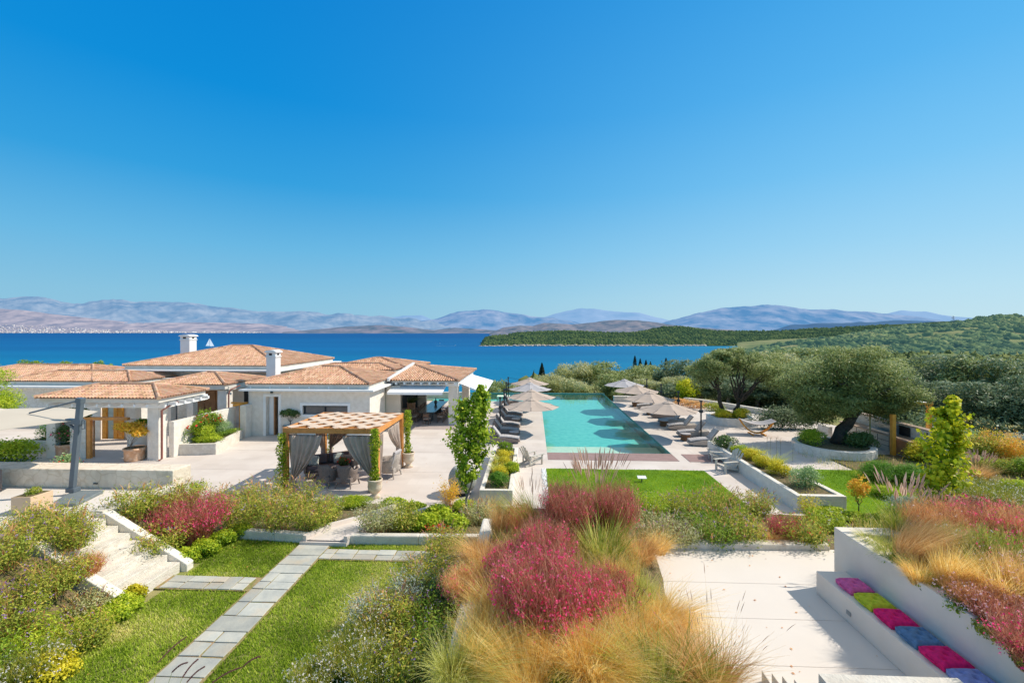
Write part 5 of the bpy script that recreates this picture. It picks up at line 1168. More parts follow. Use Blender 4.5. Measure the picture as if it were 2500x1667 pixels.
# far villas on the hillside
for i, ((px, py, L_, Y), lb) in enumerate((((2190, 836, 26, 640), 'pale low house far off on the hillside, the larger of two'), ((2268, 856, 22, 480), 'long low white house in the valley trees on the right'))):
    X, t_ = ray(px, Y); z = HC - (py - 809) / F * t_; t = thing('house', lb, 'house', (X, Y, z))
    b = MB(); b.box(X - L_ / 2, X + L_ / 2, Y, Y + L_ * .5, z - 4, z + L_ * .1); b.build('wall', M['white'], t)
    b = MB(); h = L_ * .1; b.add([(X - L_ / 2 - .5, Y - .5, z + h), (X + L_ / 2 + .5, Y - .5, z + h), (X + L_ / 2 + .5, Y + L_ * .5, z + h), (X - L_ / 2 - .5, Y + L_ * .5, z + h), (X - L_ / 4, Y + L_ / 4, z + h * 1.7), (X + L_ / 4, Y + L_ / 4, z + h * 1.7)], [(0, 1, 5, 4), (1, 2, 5), (2, 3, 4, 5), (3, 0, 4), (3, 2, 1, 0)]); b.build('roof', M['tile'], t)
    for k in range(4): b = MB(); b.box(X - L_ * .4 + k * L_ * .22, X - L_ * .4 + k * L_ * .22 + L_ * .06, Y - .06, Y - .01, z - 1.2, z + L_ * .04); b.build('window', M['glass'], t)
# pylon on the ridge
X, t_ = ray(2327, 1060); z = HC - (790 - 809) / F * t_; py_ = thing('pylon', 'thin dark lattice pylon on the right hand ridge', 'pylon', (X, 1060, z))
b = MB(); h = 17
for sx, sy in ((-1, -1), (1, -1), (1, 1), (-1, 1)): b.tube([(X + sx * 2, 1060 + sy * 2, z), (X + sx * .5, 1060 + sy * .5, z + h)], .22, 4)
for k in range(5): zz = z + h * k / 5; s = 2 - 1.5 * k / 5; s2 = 2 - 1.5 * (k + 1) / 5; b.tube([(X - s, 1058, zz), (X + s2, 1058.5, zz + h / 5)], .15, 4); b.tube([(X + s, 1058, zz), (X - s2, 1058.5, zz + h / 5)], .15, 4)
b.build('tower', M['slate_metal'], py_); b = MB()
for zz in (h - 1, h - 4): b.tube([(X - 4.5, 1060, z + zz), (X + 4.5, 1060, z + zz)], .25, 4)
b.build('cross_arm', M['slate_metal'], py_)
# ---------------------------------------------------------------- planting helpers
def unit(a): return a / (np.linalg.norm(a, axis=-1, keepdims=True) + 1e-9)
class Fol:
    def __init__(s): s.V = []; s.Q = []; s.r = []; s.n = 0; s.m = []; s.cur = 0
    def add(s, V, Q, r): s.m.append(np.full(len(Q), s.cur)); s.V.append(V); s.Q.append(Q + s.n); s.r.append(r); s.n += len(V)
    def leaves(s, p, size, asp=.5, nrm=None, jit=.8, r=None, g=None):
        k = len(p); g = g or rng
        nrm = unit((nrm if nrm is not None else np.zeros((k, 3))) + g.normal(0, jit, (k, 3)) + np.array([0, 0, .15]))
        d = unit(np.cross(nrm, g.normal(0, 1, (k, 3)))); w_ = np.cross(nrm, d); sz = (size * g.uniform(.7, 1.3, k))[:, None]
        V = np.stack([p - d * sz * .5, p + w_ * sz * asp * .5, p + d * sz * .5, p - w_ * sz * asp * .5], 1).reshape(-1, 3)
        s.add(V, np.arange(k * 4).reshape(-1, 4), g.random(k) if r is None else r)
        return s
    def blades(s, base, az, h, lean, droop, w_, seg=4, r=None, taper=1.0, plume=None, curl=.5, wind=(0, 0)):
        k = len(base); t = np.linspace(0, 1, seg + 1); ac = az[:, None] + rng.normal(0, curl, (k, 1)) * t; d = np.stack([np.cos(ac), np.sin(ac)], -1)
        hor = (lean * h)[:, None] * t ** 1.4; z = h[:, None] * (t[None] - (droop[:, None]) * t[None] ** 2.2)
        side = np.stack([-np.sin(az), np.cos(az), np.zeros(k)], -1)
        c = base[:, None, :] + np.concatenate([d * hor[..., None] + np.array(wind) * (h[:, None] * t ** 2)[..., None], z[..., None]], -1)
        prof = (1 - t * .85 * taper) if plume is None else np.interp(t, *plume)
        wd = (w_ * np.ones(k))[:, None] * prof[None]
        V = np.stack([c - side[:, None] * wd[..., None] / 2, c + side[:, None] * wd[..., None] / 2], 2).reshape(-1, 3)
        i = np.arange(seg); q = np.stack([2 * i, 2 * i + 1, 2 * i + 3, 2 * i + 2], -1)
        Q = (q[None] + (np.arange(k) * (seg + 1) * 2)[:, None, None]).reshape(-1, 4)
        s.add(V, Q, np.repeat(rng.random(k) if r is None else r, seg)); return c[:, -1]
    def obj(s, name, mat, parent=None): return np_obj(name, np.concatenate(s.V), np.concatenate(s.Q), np.concatenate(s.r), mat, parent, np.concatenate(s.m))
def lumpy(n, c, rad, k=12, lr=.45, up=True, g=None):
    """points on the outside of k overlapping clumps that fill an ellipsoid: uneven outline, light and dark clumps"""
    g = g or rng; c = np.array(c, float); rad = np.array(rad, float)
    v = unit(g.normal(0, 1, (k, 3))); 
    if up: v[:, 2] = np.abs(v[:, 2]) * .95 - .12
    lc = c + v * rad * (1 - lr) * g.uniform(.55, 1.08, (k, 1)); lR = rad * lr * g.uniform(.7, 1.25, (k, 1))
    i = g.integers(0, k, n); o = unit(g.normal(0, 1, (n, 3))); o[:, 2] = np.abs(o[:, 2]) * np.where(g.random(n) < .75, 1, -1)
    p = lc[i] + o * lR[i] * (g.uniform(.5, 1.05, (n, 1)) ** .6) * np.where(g.random((n, 1)) < .2, g.uniform(1.0, 1.4, (n, 1)), 1)
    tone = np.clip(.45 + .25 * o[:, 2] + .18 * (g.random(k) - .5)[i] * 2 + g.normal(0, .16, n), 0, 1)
    return p, o, tone
LM = {
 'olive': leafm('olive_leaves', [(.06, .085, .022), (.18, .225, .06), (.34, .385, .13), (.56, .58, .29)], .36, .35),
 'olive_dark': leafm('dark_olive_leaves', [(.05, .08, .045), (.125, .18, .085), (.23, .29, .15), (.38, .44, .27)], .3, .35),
 'olive_dry': leafm('pale_scrub_leaves', [(.17, .19, .06), (.34, .36, .12), (.50, .50, .22), (.64, .60, .38)], .35),
 'green': leafm('green_leaves', [(.06, .11, .015), (.15, .25, .02), (.25, .38, .03), (.42, .52, .07)], .4),
 'lime': leafm('lime_leaves', [(.08, .15, .012), (.24, .36, .02), (.44, .54, .03), (.70, .70, .06)], .4),
 'gold': leafm('golden_leaves', [(.18, .21, .015), (.46, .42, .02), (.70, .60, .03), (.86, .74, .08)], .35),
 'cypress': leafm('cypress_foliage', [(.006, .016, .008), (.015, .035, .015), (.035, .06, .025)], .1),
 'yellowtree': leafm('yellow_green_leaves', [(.10, .19, .008), (.34, .44, .012), (.64, .62, .02), (.84, .70, .04)], .42),
 'column': leafm('fresh_green_leaves', [(.06, .13, .008), (.22, .35, .015), (.42, .52, .03), (.66, .66, .06)], .45),
 'autumn': leafm('autumn_leaves', [(.45, .36, .03), (.78, .56, .05), (.85, .46, .07), (.72, .70, .08)], .45),
 'wild': leafm('wild_shrub_leaves', [(.06, .105, .014), (.19, .27, .03), (.42, .46, .055), (.72, .54, .11)], .42),
 'rust': leafm('rusty_seed_heads', [(.48, .21, .08), (.70, .35, .13), (.80, .52, .25)], .4),
 'stipa': leafm('golden_grass_blades', [(.50, .31, .06), (.82, .53, .12), (.93, .70, .23), (.95, .84, .48)], .48),
 'orangegrass': leafm('orange_grass_blades', [(.46, .25, .08), (.74, .45, .16), (.88, .66, .34)], .45),
 'greengrass': leafm('green_grass_blades', [(.10, .17, .015), (.27, .36, .03), (.50, .52, .08), (.72, .60, .24)], .4),
 'limegrass': leafm('yellow_green_grass', [(.32, .35, .05), (.58, .58, .14), (.78, .74, .34)], .4),
 'redstem': leafm('red_flower_stems', [(.18, .055, .035), (.42, .12, .085), (.62, .26, .17), (.72, .47, .27)], .4),
 'pink': leafm('magenta_petals', [(.86, .015, .16), (.94, .06, .28), (.94, .26, .44)], .5),
 'palepink': leafm('pale_pink_petals', [(.80, .38, .45), (.88, .60, .62), (.90, .80, .80)], .4),
 'whitefl': leafm('white_petals', [(.75, .68, .66), (.88, .84, .84)], .4),
 'lilac': leafm('lilac_petals', [(.35, .16, .50), (.52, .32, .66)], .3),
 'red': leafm('red_petals', [(.70, .02, .02), (.85, .08, .06)], .3),
 'plume': leafm('feathery_plumes', [(.48, .31, .23), (.66, .47, .36), (.78, .62, .50)], .45),
 'darkplume': leafm('dark_purple_plumes', [(.16, .06, .07), (.26, .11, .10)], .3),
 'silver': leafm('silver_leaves', [(.20, .26, .20), (.36, .43, .36), (.56, .62, .55)], .2),
 'rosemary': leafm('rosemary_sprigs', [(.04, .11, .015), (.12, .28, .025), (.24, .44, .05)], .4),
 'darkgreen': leafm('dark_glossy_leaves', [(.03, .06, .012), (.08, .15, .03), (.17, .26, .06)], .3, .5, .4),
 'turf': leafm('turf_blades', [(.19, .28, .02), (.34, .46, .035), (.52, .57, .09), (.74, .65, .30)], .45, .1),
 'turf2': leafm('bright_turf_blades', [(.15, .27, .008), (.29, .43, .01), (.44, .54, .025)], .45, .1),
 'fern': leafm('grey_green_sprigs', [(.14, .24, .08), (.30, .44, .18), (.48, .58, .30)], .35),
}
SUNV = unit(np.array([.6, -.25, .75]))
def bush(name, label, cat, loc, rx, ry, rz, mat, n=2200, leaf=.07, asp=.5, k=14, lr=.45, flower=None, fn=60, fs=.07, group=None, stems=None, root=None):
    t = root or thing(name, label, cat, loc, 0, group)
    f = Fol(); p, o, tone = lumpy(n, (0, 0, rz * .22), (rx, ry, rz * .8), k, lr); p[:, 2] = np.maximum(p[:, 2], .01)
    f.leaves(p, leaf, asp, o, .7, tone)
    if flower:
        f.cur = 1; i = rng.integers(0, n, fn); top = o[i, 2] > -.1; q = p[i][top] + o[i][top] * .05
        q = np.repeat(q, 3, 0) + rng.normal(0, fs * .35, (len(q) * 3, 3)); f.leaves(q, fs, .8, None, 1)
    f.obj('foliage', [LM[mat], LM[flower or mat]], t)
    return t
def disc(n, r): a = rng.uniform(0, 2 * np.pi, n); q = np.sqrt(rng.random(n)) * r; return np.stack([q * np.cos(a), q * np.sin(a), np.zeros(n)], -1), a, q
def grassclump(name, label, cat, loc, r, h, mat, n=1500, lean=.5, droop=.35, w_=.012, heads=None, hn=30, hl=.22, hw=.028, group=None, seg=4, hh=1.15, wind=None):
    t = thing(name, label, cat, loc, 0, group); f = Fol(); b0, a, q = disc(n, r * .32)
    a = a + rng.normal(0, .5, n); ln = (q / (r * .32)) ** .8 * lean + rng.uniform(0, .18, n)
    wind = wind or (rng.normal(0, .22), rng.normal(0, .16)); f.blades(b0, a, h * (rng.uniform(.3, 1.0, n) + .18 * (rng.random(n) < .12)), ln, droop * rng.uniform(.1, 1.7, n), w_, seg, wind=wind)
    if heads:
        b0, a, q = disc(hn, r * .25); a = a + rng.normal(0, .4, hn); ln = lean * .7 * rng.uniform(.2, 1.1, hn); H_ = h * hh * rng.uniform(.85, 1.15, hn)
        tip = f.blades(b0, a, H_, ln, .12 * np.ones(hn), .006, 5, curl=0)
        f.cur = 1
        for rot in (0, 1.57, .8):
            d = np.stack([np.cos(a), np.sin(a)], -1); bb = tip - np.concatenate([d * (ln * .3)[:, None] * hl, np.full((hn, 1), .02)], -1)
            c_ = Fol(); k_ = hn; tt = np.linspace(0, 1, 6); prof = np.array([.25, .9, 1, .85, .5, .08])
            hor = (ln * .9 + .15)[:, None] * hl * tt; z = hl * (tt[None] * np.ones((k_, 1)) - .35 * (ln[:, None]) * tt[None] ** 2)
            c = bb[:, None] + np.concatenate([d[:, None] * hor[..., None], z[..., None]], -1)
            side = np.stack([-np.sin(a) * math.cos(rot), np.cos(a) * math.cos(rot), np.full(k_, math.sin(rot))], -1)
            V = np.stack([c - side[:, None] * (hw * prof)[None, :, None] / 2, c + side[:, None] * (hw * prof)[None, :, None] / 2], 2).reshape(-1, 3)
            i = np.arange(5); qd = np.stack([2 * i, 2 * i + 1, 2 * i + 3, 2 * i + 2], -1); Q = (qd[None] + (np.arange(k_) * 12)[:, None, None]).reshape(-1, 4)
            f.add(V, Q, np.repeat(rng.random(k_), 5))
        f.obj('blades', [LM[mat], LM[heads]], t)
    else: f.obj('blades', LM[mat], t)
    return t
def gaura(label, loc, r, h, n=1700, fl='pink', fn=420, fs=.032, group=None, stem='redstem', cat='flowering plant', w_=.008, name='flowering_bush', leafy=700):
    t = thing(name, label, cat, loc, 0, group); f = Fol(); b0, a, q = disc(n, r * .4); a = a + rng.normal(0, .7, n)
    ln = rng.uniform(.1, 1.0, n) * r / h * 1.0; hh_ = h * rng.uniform(.6, 1.1, n) * (1 - .35 * (ln * h / r) ** 2)
    tip = f.blades(b0, a, hh_, ln, .12 * rng.random(n), w_, 3)
    # short side twigs give the airy haze
    m = n * 2; i = rng.integers(0, n, m); s_ = rng.uniform(.45, 1, (m, 1)); bb = b0[i] * (1 - s_) + tip[i] * s_
    f.blades(bb, rng.uniform(0, 6.28, m), h * rng.uniform(.1, .22, m), rng.uniform(.3, 1.2, m), .1 * np.ones(m), w_ * .8, 2)
    if leafy: f.cur = 1; i = rng.integers(0, n, leafy); s_ = rng.uniform(.05, .6, (leafy, 1)); f.leaves(b0[i] * (1 - s_) + tip[i] * s_, .05, .3)
    small = fn < 400
    if small: f.cur = 2
    else: f.obj('foliage', [LM[stem], LM['wild']], t); f = Fol()
    i = rng.integers(0, n, fn); q = tip[i] - np.array([0, 0, 1]) * rng.uniform(0, .25, (fn, 1)) * h; q += rng.normal(0, .02, q.shape)
    q = np.repeat(q, 3, 0) + rng.normal(0, fs * .4, (fn * 3, 3)); f.leaves(q, fs, .75, None, 1)
    if small: f.obj('foliage', [LM[stem], LM['wild'], LM[fl]], t)
    else: f.obj('flowers', LM[fl], t)
    return t
def wildshrub(label, loc, r, h, n=3200, heads='rust', hn=70, fl='lilac', fn=40, group=None, mat='wild', leaf=.075, name='wild_shrub'):
    t = thing(name, label, 'shrub', loc, 0, group); f = Fol(); m = max(30, n // 40); b0, a, q = disc(m, r * .5); a += rng.normal(0, .4, m)
    ln = rng.uniform(.1, .9, m) * r / h; H_ = h * rng.uniform(.6, 1.12, m) * (1 - .3 * (ln * h / r) ** 2); tip = f.blades(b0, a, H_, ln, .1 * np.ones(m), .012, 4)
    f.cur = 1; i = rng.integers(0, m, n); s_ = rng.uniform(.12, 1, (n, 1)) ** .7; p = b0[i] * (1 - s_) + tip[i] * s_ + rng.normal(0, .055, (n, 3)) * (1.2 + .5 * s_) + np.array([0, 0, 1]) * (s_ - s_ ** 2) * h * .15
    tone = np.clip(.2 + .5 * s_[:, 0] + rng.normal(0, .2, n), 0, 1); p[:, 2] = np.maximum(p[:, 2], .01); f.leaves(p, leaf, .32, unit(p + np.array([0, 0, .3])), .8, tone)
    mats = [LM['rust'], LM[mat]]
    if heads:
        mats.append(LM[heads]); f.cur = len(mats) - 1; i = rng.integers(0, m, hn); f.blades(tip[i] - np.array([0, 0, .04]), a[i], .2 * rng.uniform(.7, 1.3, hn), .6 * np.ones(hn), .25 * np.ones(hn), .022, 4, plume=([0, .3, 1], [.5, 1, .1]))
    if fl:
        mats.append(LM[fl]); f.cur = len(mats) - 1; i = rng.integers(0, m, fn); q = np.repeat(tip[i], 3, 0) + rng.normal(0, .018, (fn * 3, 3)); f.leaves(q, .03, .7, None, 1)
    f.obj('foliage', mats, t)
    return t
def limb(b, p, q, r0, r1, wob=.06, n=6):
    p, q = np.array(p, float), np.array(q, float); L_ = np.linalg.norm(q - p); pts = [p + (q - p) * i / n + (rng.normal(0, wob, 3) * L_ * .5 if 0 < i < n else 0) for i in range(n + 1)]
    b.tube(pts, [r0 + (r1 - r0) * i / n for i in range(n + 1)], 8)
def tree(name, label, loc, fork, crown_c, crown_r, mat, n=12000, leaf=.14, asp=.3, k=26, lr=.33, r0=.2, bark='bark', nl=7, group=None, cat='tree', up=True, crowns=None, seed=1):
    g = np.random.default_rng(seed); t = thing(name, label, cat, loc, 0, group); b = MB(); fk = np.array(fork, float)
    limb(b, (0, 0, -.1), fk, r0 * 1.25, r0 * .8, .05)
    cs = crowns or [(crown_c, crown_r)]
    for cc, cr in cs:
        cc, cr = np.array(cc, float), np.array(cr, float)
        for i in range(nl): v = unit(g.normal(0, 1, 3)); v[2] = abs(v[2]) * .8; e = cc + v * cr * .75; mid = fk * .45 + e * .55 + np.array([0, 0, .1 * cr[2]]); limb(b, fk, mid, r0 * .5, r0 * .22, .08); limb(b, mid, e, r0 * .22, r0 * .05, .1)
    b.build('trunk', M[bark], t, world=False, smooth=True)
    f = Fol()
    for cc, cr in cs:
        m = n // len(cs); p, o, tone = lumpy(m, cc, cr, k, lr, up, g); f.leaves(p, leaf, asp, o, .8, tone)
    f.obj('crown', LM[mat], t); return t

# ---------------------------------------------------------------- soil of the beds (setting)
def bed(name, x0, x1, y0, y1, zf, mat=None, n=None):
    nx, ny = max(3, int((x1 - x0) * 2.5)), max(3, int((y1 - y0) * 2.5)); A_, B_ = np.meshgrid(np.linspace(x0, x1, nx), np.linspace(y0, y1, ny))
    b = MB(); b.grid(np.stack([A_, B_, zf(A_, B_) + fbm(A_ * 2, B_ * 2, 3) * .04], -1), nx, ny, .5); return struct(b.build(name, mat or M['soil'], smooth=True))
zA = lambda x, y: .76 - .76 * smooth(12.0, 16.4, y)
bed('ground', -10.0, -1.3, 12.1, 16.5, zA)
zB = lambda x, y: .68 + 1.15 * smooth(-8.5, -9.9, x)
bed('ground', -11.2, -8.1, 3.5, 8.66, zB); bed('ground', -10.1, -8.2, 10.62, 12.2, lambda x, y: .68 + .9 * smooth(-8.4, -10.0, x))
zC = lambda x, y: 1.34 + 0 * x
bed('ground', -.97, 2.9, 2.0, 11.25, lambda x, y: 1.36 - .5 * smooth(1.6, 2.9, x - .16 * (y - 8)))
zD = lambda x, y: .95 - .93 * smooth(11.5, 15.6, y)
bed('ground', -.95, 9.6, 11.5, 16.0, zD)
zE = lambda x, y: .04 + 2.02 * (1 - smooth(9.4, 15.2, y))
bed('ground', 9.6, 45, 2.0, 16.2, zE); bed('ground', 6.72, 9.6, 2.0, 9.5, zE); bed('ground', 14.6, 45, 16.2, 24, lambda x, y: .04 + 0 * x); 
bed('ground', 20.2, 60, 24, 46, lambda x, y: -.05 + 0 * x, M['ground'])
lawn('lawn', .62, 7.74, 15.4, 20.9, .03, M['lawn2_soil']); lawn('lawn', 10.95, 15.5, 15.4, 21.3, .03, M['lawn2_soil'])
def turf(name, label, polys, dens, h, mat, zf, excl=()):
    P_ = []
    for x0, x1, y0, y1 in polys:
        n = int((x1 - x0) * (y1 - y0) * dens); P_.append(np.stack([rng.uniform(x0, x1, n), rng.uniform(y0, y1, n)], -1))
    p = np.concatenate(P_)
    for x0, x1, y0, y1 in excl: p = p[~((p[:, 0] > x0) & (p[:, 0] < x1) & (p[:, 1] > y0) & (p[:, 1] < y1))]
    n = len(p); base = np.stack([p[:, 0], p[:, 1], zf + 0 * p[:, 0]], -1); a = rng.uniform(0, 6.28, n); d = np.stack([np.cos(a), np.sin(a), 0 * a], -1); s_ = np.stack([-np.sin(a), np.cos(a), 0 * a], -1)
    H_ = (h * rng.uniform(.5, 1.3, n))[:, None]; dry = np.clip(.42 + .95 * fbm(p[:, 0] * 1.1, p[:, 1] * 1.1, 4) + rng.normal(0, .2, n), 0, 1)
    V = np.stack([base - s_ * .008, base + s_ * .008, base + s_ * .002 + d * H_ * .7 + np.array([0, 0, 1]) * H_, base - s_ * .002 + d * H_ * .7 + np.array([0, 0, 1]) * H_], 1).reshape(-1, 3)
    return tag(np_obj(name, V, np.arange(4 * n).reshape(-1, 4), dry, LM[mat]), label, 'grass', kind='stuff')
turf('grass', 'short mown grass of the left lawn around the slate path', [(-9.8, -1.3, 4.8, 12.0)], 3200, .045, 'turf', .67, [(-6.12, -5.28, 0, 11.8), (-8.2, -6.1, 9.56, 10.1), (-5.3, -1.4, 10.96, 11.5), (-10.5, -8.0, 8.6, 10.7), (-11, -8.25, 3, 8.8)])
turf('grass', 'bright green mown grass of the pool lawn', [(.66, 7.7, 15.4, 20.86)], 900, .05, 'turf2', .03)
turf('grass', 'bright green mown grass beside the long right planter', [(11.0, 15.4, 15.4, 21.2)], 900, .05, 'turf2', .03)
# white pebble strip at the lawn edge
b = MB()
for i in range(260):
    x, y, s_ = random.uniform(.42, .62), random.uniform(16.5, 20.9), random.uniform(.02, .045); b.lathe([(s_, 0), (s_ * 1.1, s_ * .4), (s_ * .5, s_ * .9)], (x, y, .003), n=6)
tag(b.build('pebbles', M['white']), 'strip of white pebbles along the left edge of the pool lawn', 'pebbles', kind='stuff')

# ---------------------------------------------------------------- trees
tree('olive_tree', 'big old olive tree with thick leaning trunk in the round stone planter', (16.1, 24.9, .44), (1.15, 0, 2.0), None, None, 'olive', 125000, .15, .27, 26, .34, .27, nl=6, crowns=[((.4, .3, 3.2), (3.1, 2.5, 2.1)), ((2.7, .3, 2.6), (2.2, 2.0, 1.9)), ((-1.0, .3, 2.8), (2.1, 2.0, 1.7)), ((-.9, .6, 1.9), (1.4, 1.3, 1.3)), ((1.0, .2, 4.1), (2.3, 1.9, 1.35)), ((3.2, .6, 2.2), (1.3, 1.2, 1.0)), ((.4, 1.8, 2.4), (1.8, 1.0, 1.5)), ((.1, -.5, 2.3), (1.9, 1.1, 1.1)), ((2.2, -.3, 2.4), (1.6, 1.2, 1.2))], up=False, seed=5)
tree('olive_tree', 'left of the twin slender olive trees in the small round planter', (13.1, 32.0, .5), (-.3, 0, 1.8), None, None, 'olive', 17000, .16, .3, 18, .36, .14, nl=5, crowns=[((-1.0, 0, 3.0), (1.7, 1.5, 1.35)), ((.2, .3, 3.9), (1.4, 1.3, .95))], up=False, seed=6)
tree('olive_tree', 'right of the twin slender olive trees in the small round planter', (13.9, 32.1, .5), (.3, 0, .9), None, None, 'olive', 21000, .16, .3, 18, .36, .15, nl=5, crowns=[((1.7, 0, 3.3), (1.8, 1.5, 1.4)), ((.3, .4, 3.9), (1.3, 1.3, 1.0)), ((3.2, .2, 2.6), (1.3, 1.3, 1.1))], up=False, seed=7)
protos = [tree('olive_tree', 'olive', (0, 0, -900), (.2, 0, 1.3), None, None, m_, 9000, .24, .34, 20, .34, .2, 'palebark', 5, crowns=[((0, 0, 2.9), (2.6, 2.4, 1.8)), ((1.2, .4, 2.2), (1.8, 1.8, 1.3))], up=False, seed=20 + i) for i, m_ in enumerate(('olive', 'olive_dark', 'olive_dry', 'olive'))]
def bgtree(px, top, Y, wpx, kind, label, group='olive trees beyond the terraces', bot=None):
    X, t = ray(px, Y); zt = HC - (top - 809) / F * t; w_ = wpx / F * t; zg = float(gz_f(X, Y))
    sx = w_ / 5.4; hh = (zt - zg) / 4.75; sz = min(hh, sx * 1.35); return dup(protos[kind], (X, Y, zt - 4.75 * sz), random.uniform(0, 6), label, (sx, sx, sz), group)
gz_f = globals()['gz']
BG = [
 (1212, 918, 49, 120, 0, 'low green olive behind the shallow pool end, beside the white awning'),
 (1275, 930, 50, 110, 2, 'pale low olive directly behind the left row of parasols'),
 (1345, 908, 52, 120, 2, 'pale grey green olive just right of the dark cypress'),
 (1400, 876, 58, 140, 2, 'tall dry looking olive with bare pale branches behind the pool'),
 (1462, 874, 60, 150, 0, 'tall olive behind the far right corner of the pool'),
 (1418, 915, 49, 130, 2, 'bushy pale olive close behind the infinity edge'),
 (1500, 905, 50, 120, 0, 'olive just left of the farthest grey parasol'),
 (1540, 888, 62, 140, 0, 'olive behind the farthest grey parasol'),
 (1600, 880, 66, 150, 0, 'olive in the second row behind the right parasols'),
 (1590, 920, 48, 120, 2, 'light yellowish olive behind the low end wall'),
 (1655, 915, 47, 110, 2, 'yellow green scrubby tree beside the curved seat wall'),
 (1660, 868, 58, 150, 1, 'dark olive left of the twin olives in the small planter'),
 (1740, 852, 60, 170, 0, 'olive whose crown shows behind the twin olives'),
 (1815, 858, 52, 170, 0, 'olive between the twin olives and the big olive, grey green'),
 (1880, 845, 56, 170, 2, 'sunny olive left above the big olive crown'),
 (1850, 900, 42, 150, 1, 'shaded olive behind the hammock'),
 (1930, 905, 40, 150, 1, 'dark olive close behind the big olive and hedge'),
 (1975, 835, 60, 190, 0, 'tall olive directly behind the big olive crown'),
 (2075, 845, 58, 180, 0, 'olive at the upper right of the big olive crown'),
 (2150, 872, 48, 160, 1, 'olive right of the big olive above the stone kitchen'),
 (2235, 865, 44, 190, 0, 'large olive above the white kitchen canopy'),
 (2310, 852, 40, 210, 1, 'large dark olive above the yellow columnar tree'),
 (2225, 905, 36, 170, 1, 'shadowy olive behind the kitchen posts'),
 (2395, 858, 38, 210, 0, 'large silvery olive right of the yellow columnar tree'),
 (2330, 920, 33, 190, 1, 'dark low olive behind the yellow columnar tree'),
 (2470, 862, 36, 220, 1, 'big dark olive at the right edge of the photo'),
 (2430, 925, 31, 190, 1, 'darkest olive low at the right edge, over the shrubs'),
 (1710, 905, 44, 130, 1, 'dark olive filling the gap behind the left twin olive'),
 (1775, 915, 42, 130, 1, 'dark olive low behind the right twin olive'),
 (1895, 880, 44, 170, 0, 'grey olive left of the big olive crown'),
 (2000, 870, 40, 190, 1, 'dark olive right behind the big olive trunk'),
 (2110, 890, 38, 180, 1, 'dark olive between the big olive and the kitchen canopy'),
 (2540, 900, 30, 200, 1, 'olive cut by the right edge of the photo'),
]
for a in BG: bgtree(*a)
bt = [tree('young_tree', 'y', (0, 0, -900), (0, 0, 1.2), None, None, 'green', 5000, .2, .45, 16, .34, .1, 'bark', 5, crowns=[((0, 0, 2.6), (1.3, 1.3, 1.7))], up=False, seed=41)]
for px, top, Y, wpx, lb in ((20, 882, 50, 80, 'bright green tree top at the far left behind the roofs'), (75, 868, 52, 70, 'young green tree rising behind the left roof ridge'), (110, 880, 48, 80, 'leafy tree between two taller ones behind the left roof'), (150, 873, 54, 60, 'second young tree from the left roof end'), (205, 878, 50, 46, 'slim young tree nearest the left roof ridge'), (232, 872, 50, 40, 'slim pointed young tree right of its shorter neighbour behind the left roof'), (258, 880, 50, 36, 'rightmost slim young tree behind the left roof ridge'), (50, 905, 44, 90, 'dense green tree low behind the left wing')):
    X, t = ray(px, Y); zt = HC - (top - 809) / F * t; sx = wpx / F * t / 2.8; sz = max(sx, 1.1); dup(bt[0], (X, Y, zt - 4.35 * sz), random.uniform(0, 6), lb, (sx, sx, sz), 'young trees behind the left wing')
def cyp(label, px, top, Y, wpx, bot=None, group=None):
    X, t = ray(px, Y); zt = HC - (top - 809) / F * t; w_ = wpx / F * t / 2; H_ = w_ * 9; tt = thing('cypress_tree', label, 'cypress', (X, Y, zt - H_), 0, group); f = Fol(); n = 2600
    z = rng.random(n) ** .8; a = rng.uniform(0, 6.28, n); r_ = w_ * np.minimum(1, (1 - z) * 2.4) ** .7 * rng.uniform(.6, 1.1, n); p = np.stack([r_ * np.cos(a), r_ * np.sin(a), z * H_], -1)
    f.leaves(p, w_ * .38, .4, np.stack([np.cos(a), np.sin(a), 0 * a], -1), .5); f.obj('foliage', LM['cypress'], tt); b = MB(); b.tube([(0, 0, -1), (0, 0, H_ * .5)], [w_ * .2, w_ * .05], 6); b.build('trunk', M['bark'], tt, world=False); return tt
cyp('tall dark cypress standing against the sea left of the olives', 1323, 886, 62, 17)
for px, top, lb in ((1550, 868, 'leftmost distant cypress top above the olives'), (1563, 875, 'distant cypress just right of the leftmost one'), (1577, 878, 'short distant cypress in the middle of the group'), (1588, 882, 'small distant cypress right of the middle one'), (1626, 873, 'distant cypress apart at the right of the group')): cyp(lb, px, top, 150, 9)
bgt = thing('pine_tree', 'small dark pine at the foot of the tall cypress', 'tree', (0, 0, 0)); X, t = ray(1330, 58); bgt.location = (X, 58, HC - 125 / F * t - 1.6)
f = Fol(); p, o, tone = lumpy(3500, (0, 0, 1.6), (1.6, 1.5, 1.1), 12, .4, False); f.leaves(p, .2, .3, o, .8, tone); f.obj('crown', LM['cypress'], bgt); b = MB(); limb(b, (0, 0, -2), (0, 0, 1.6), .15, .08); b.build('trunk', M['bark'], bgt, world=False)
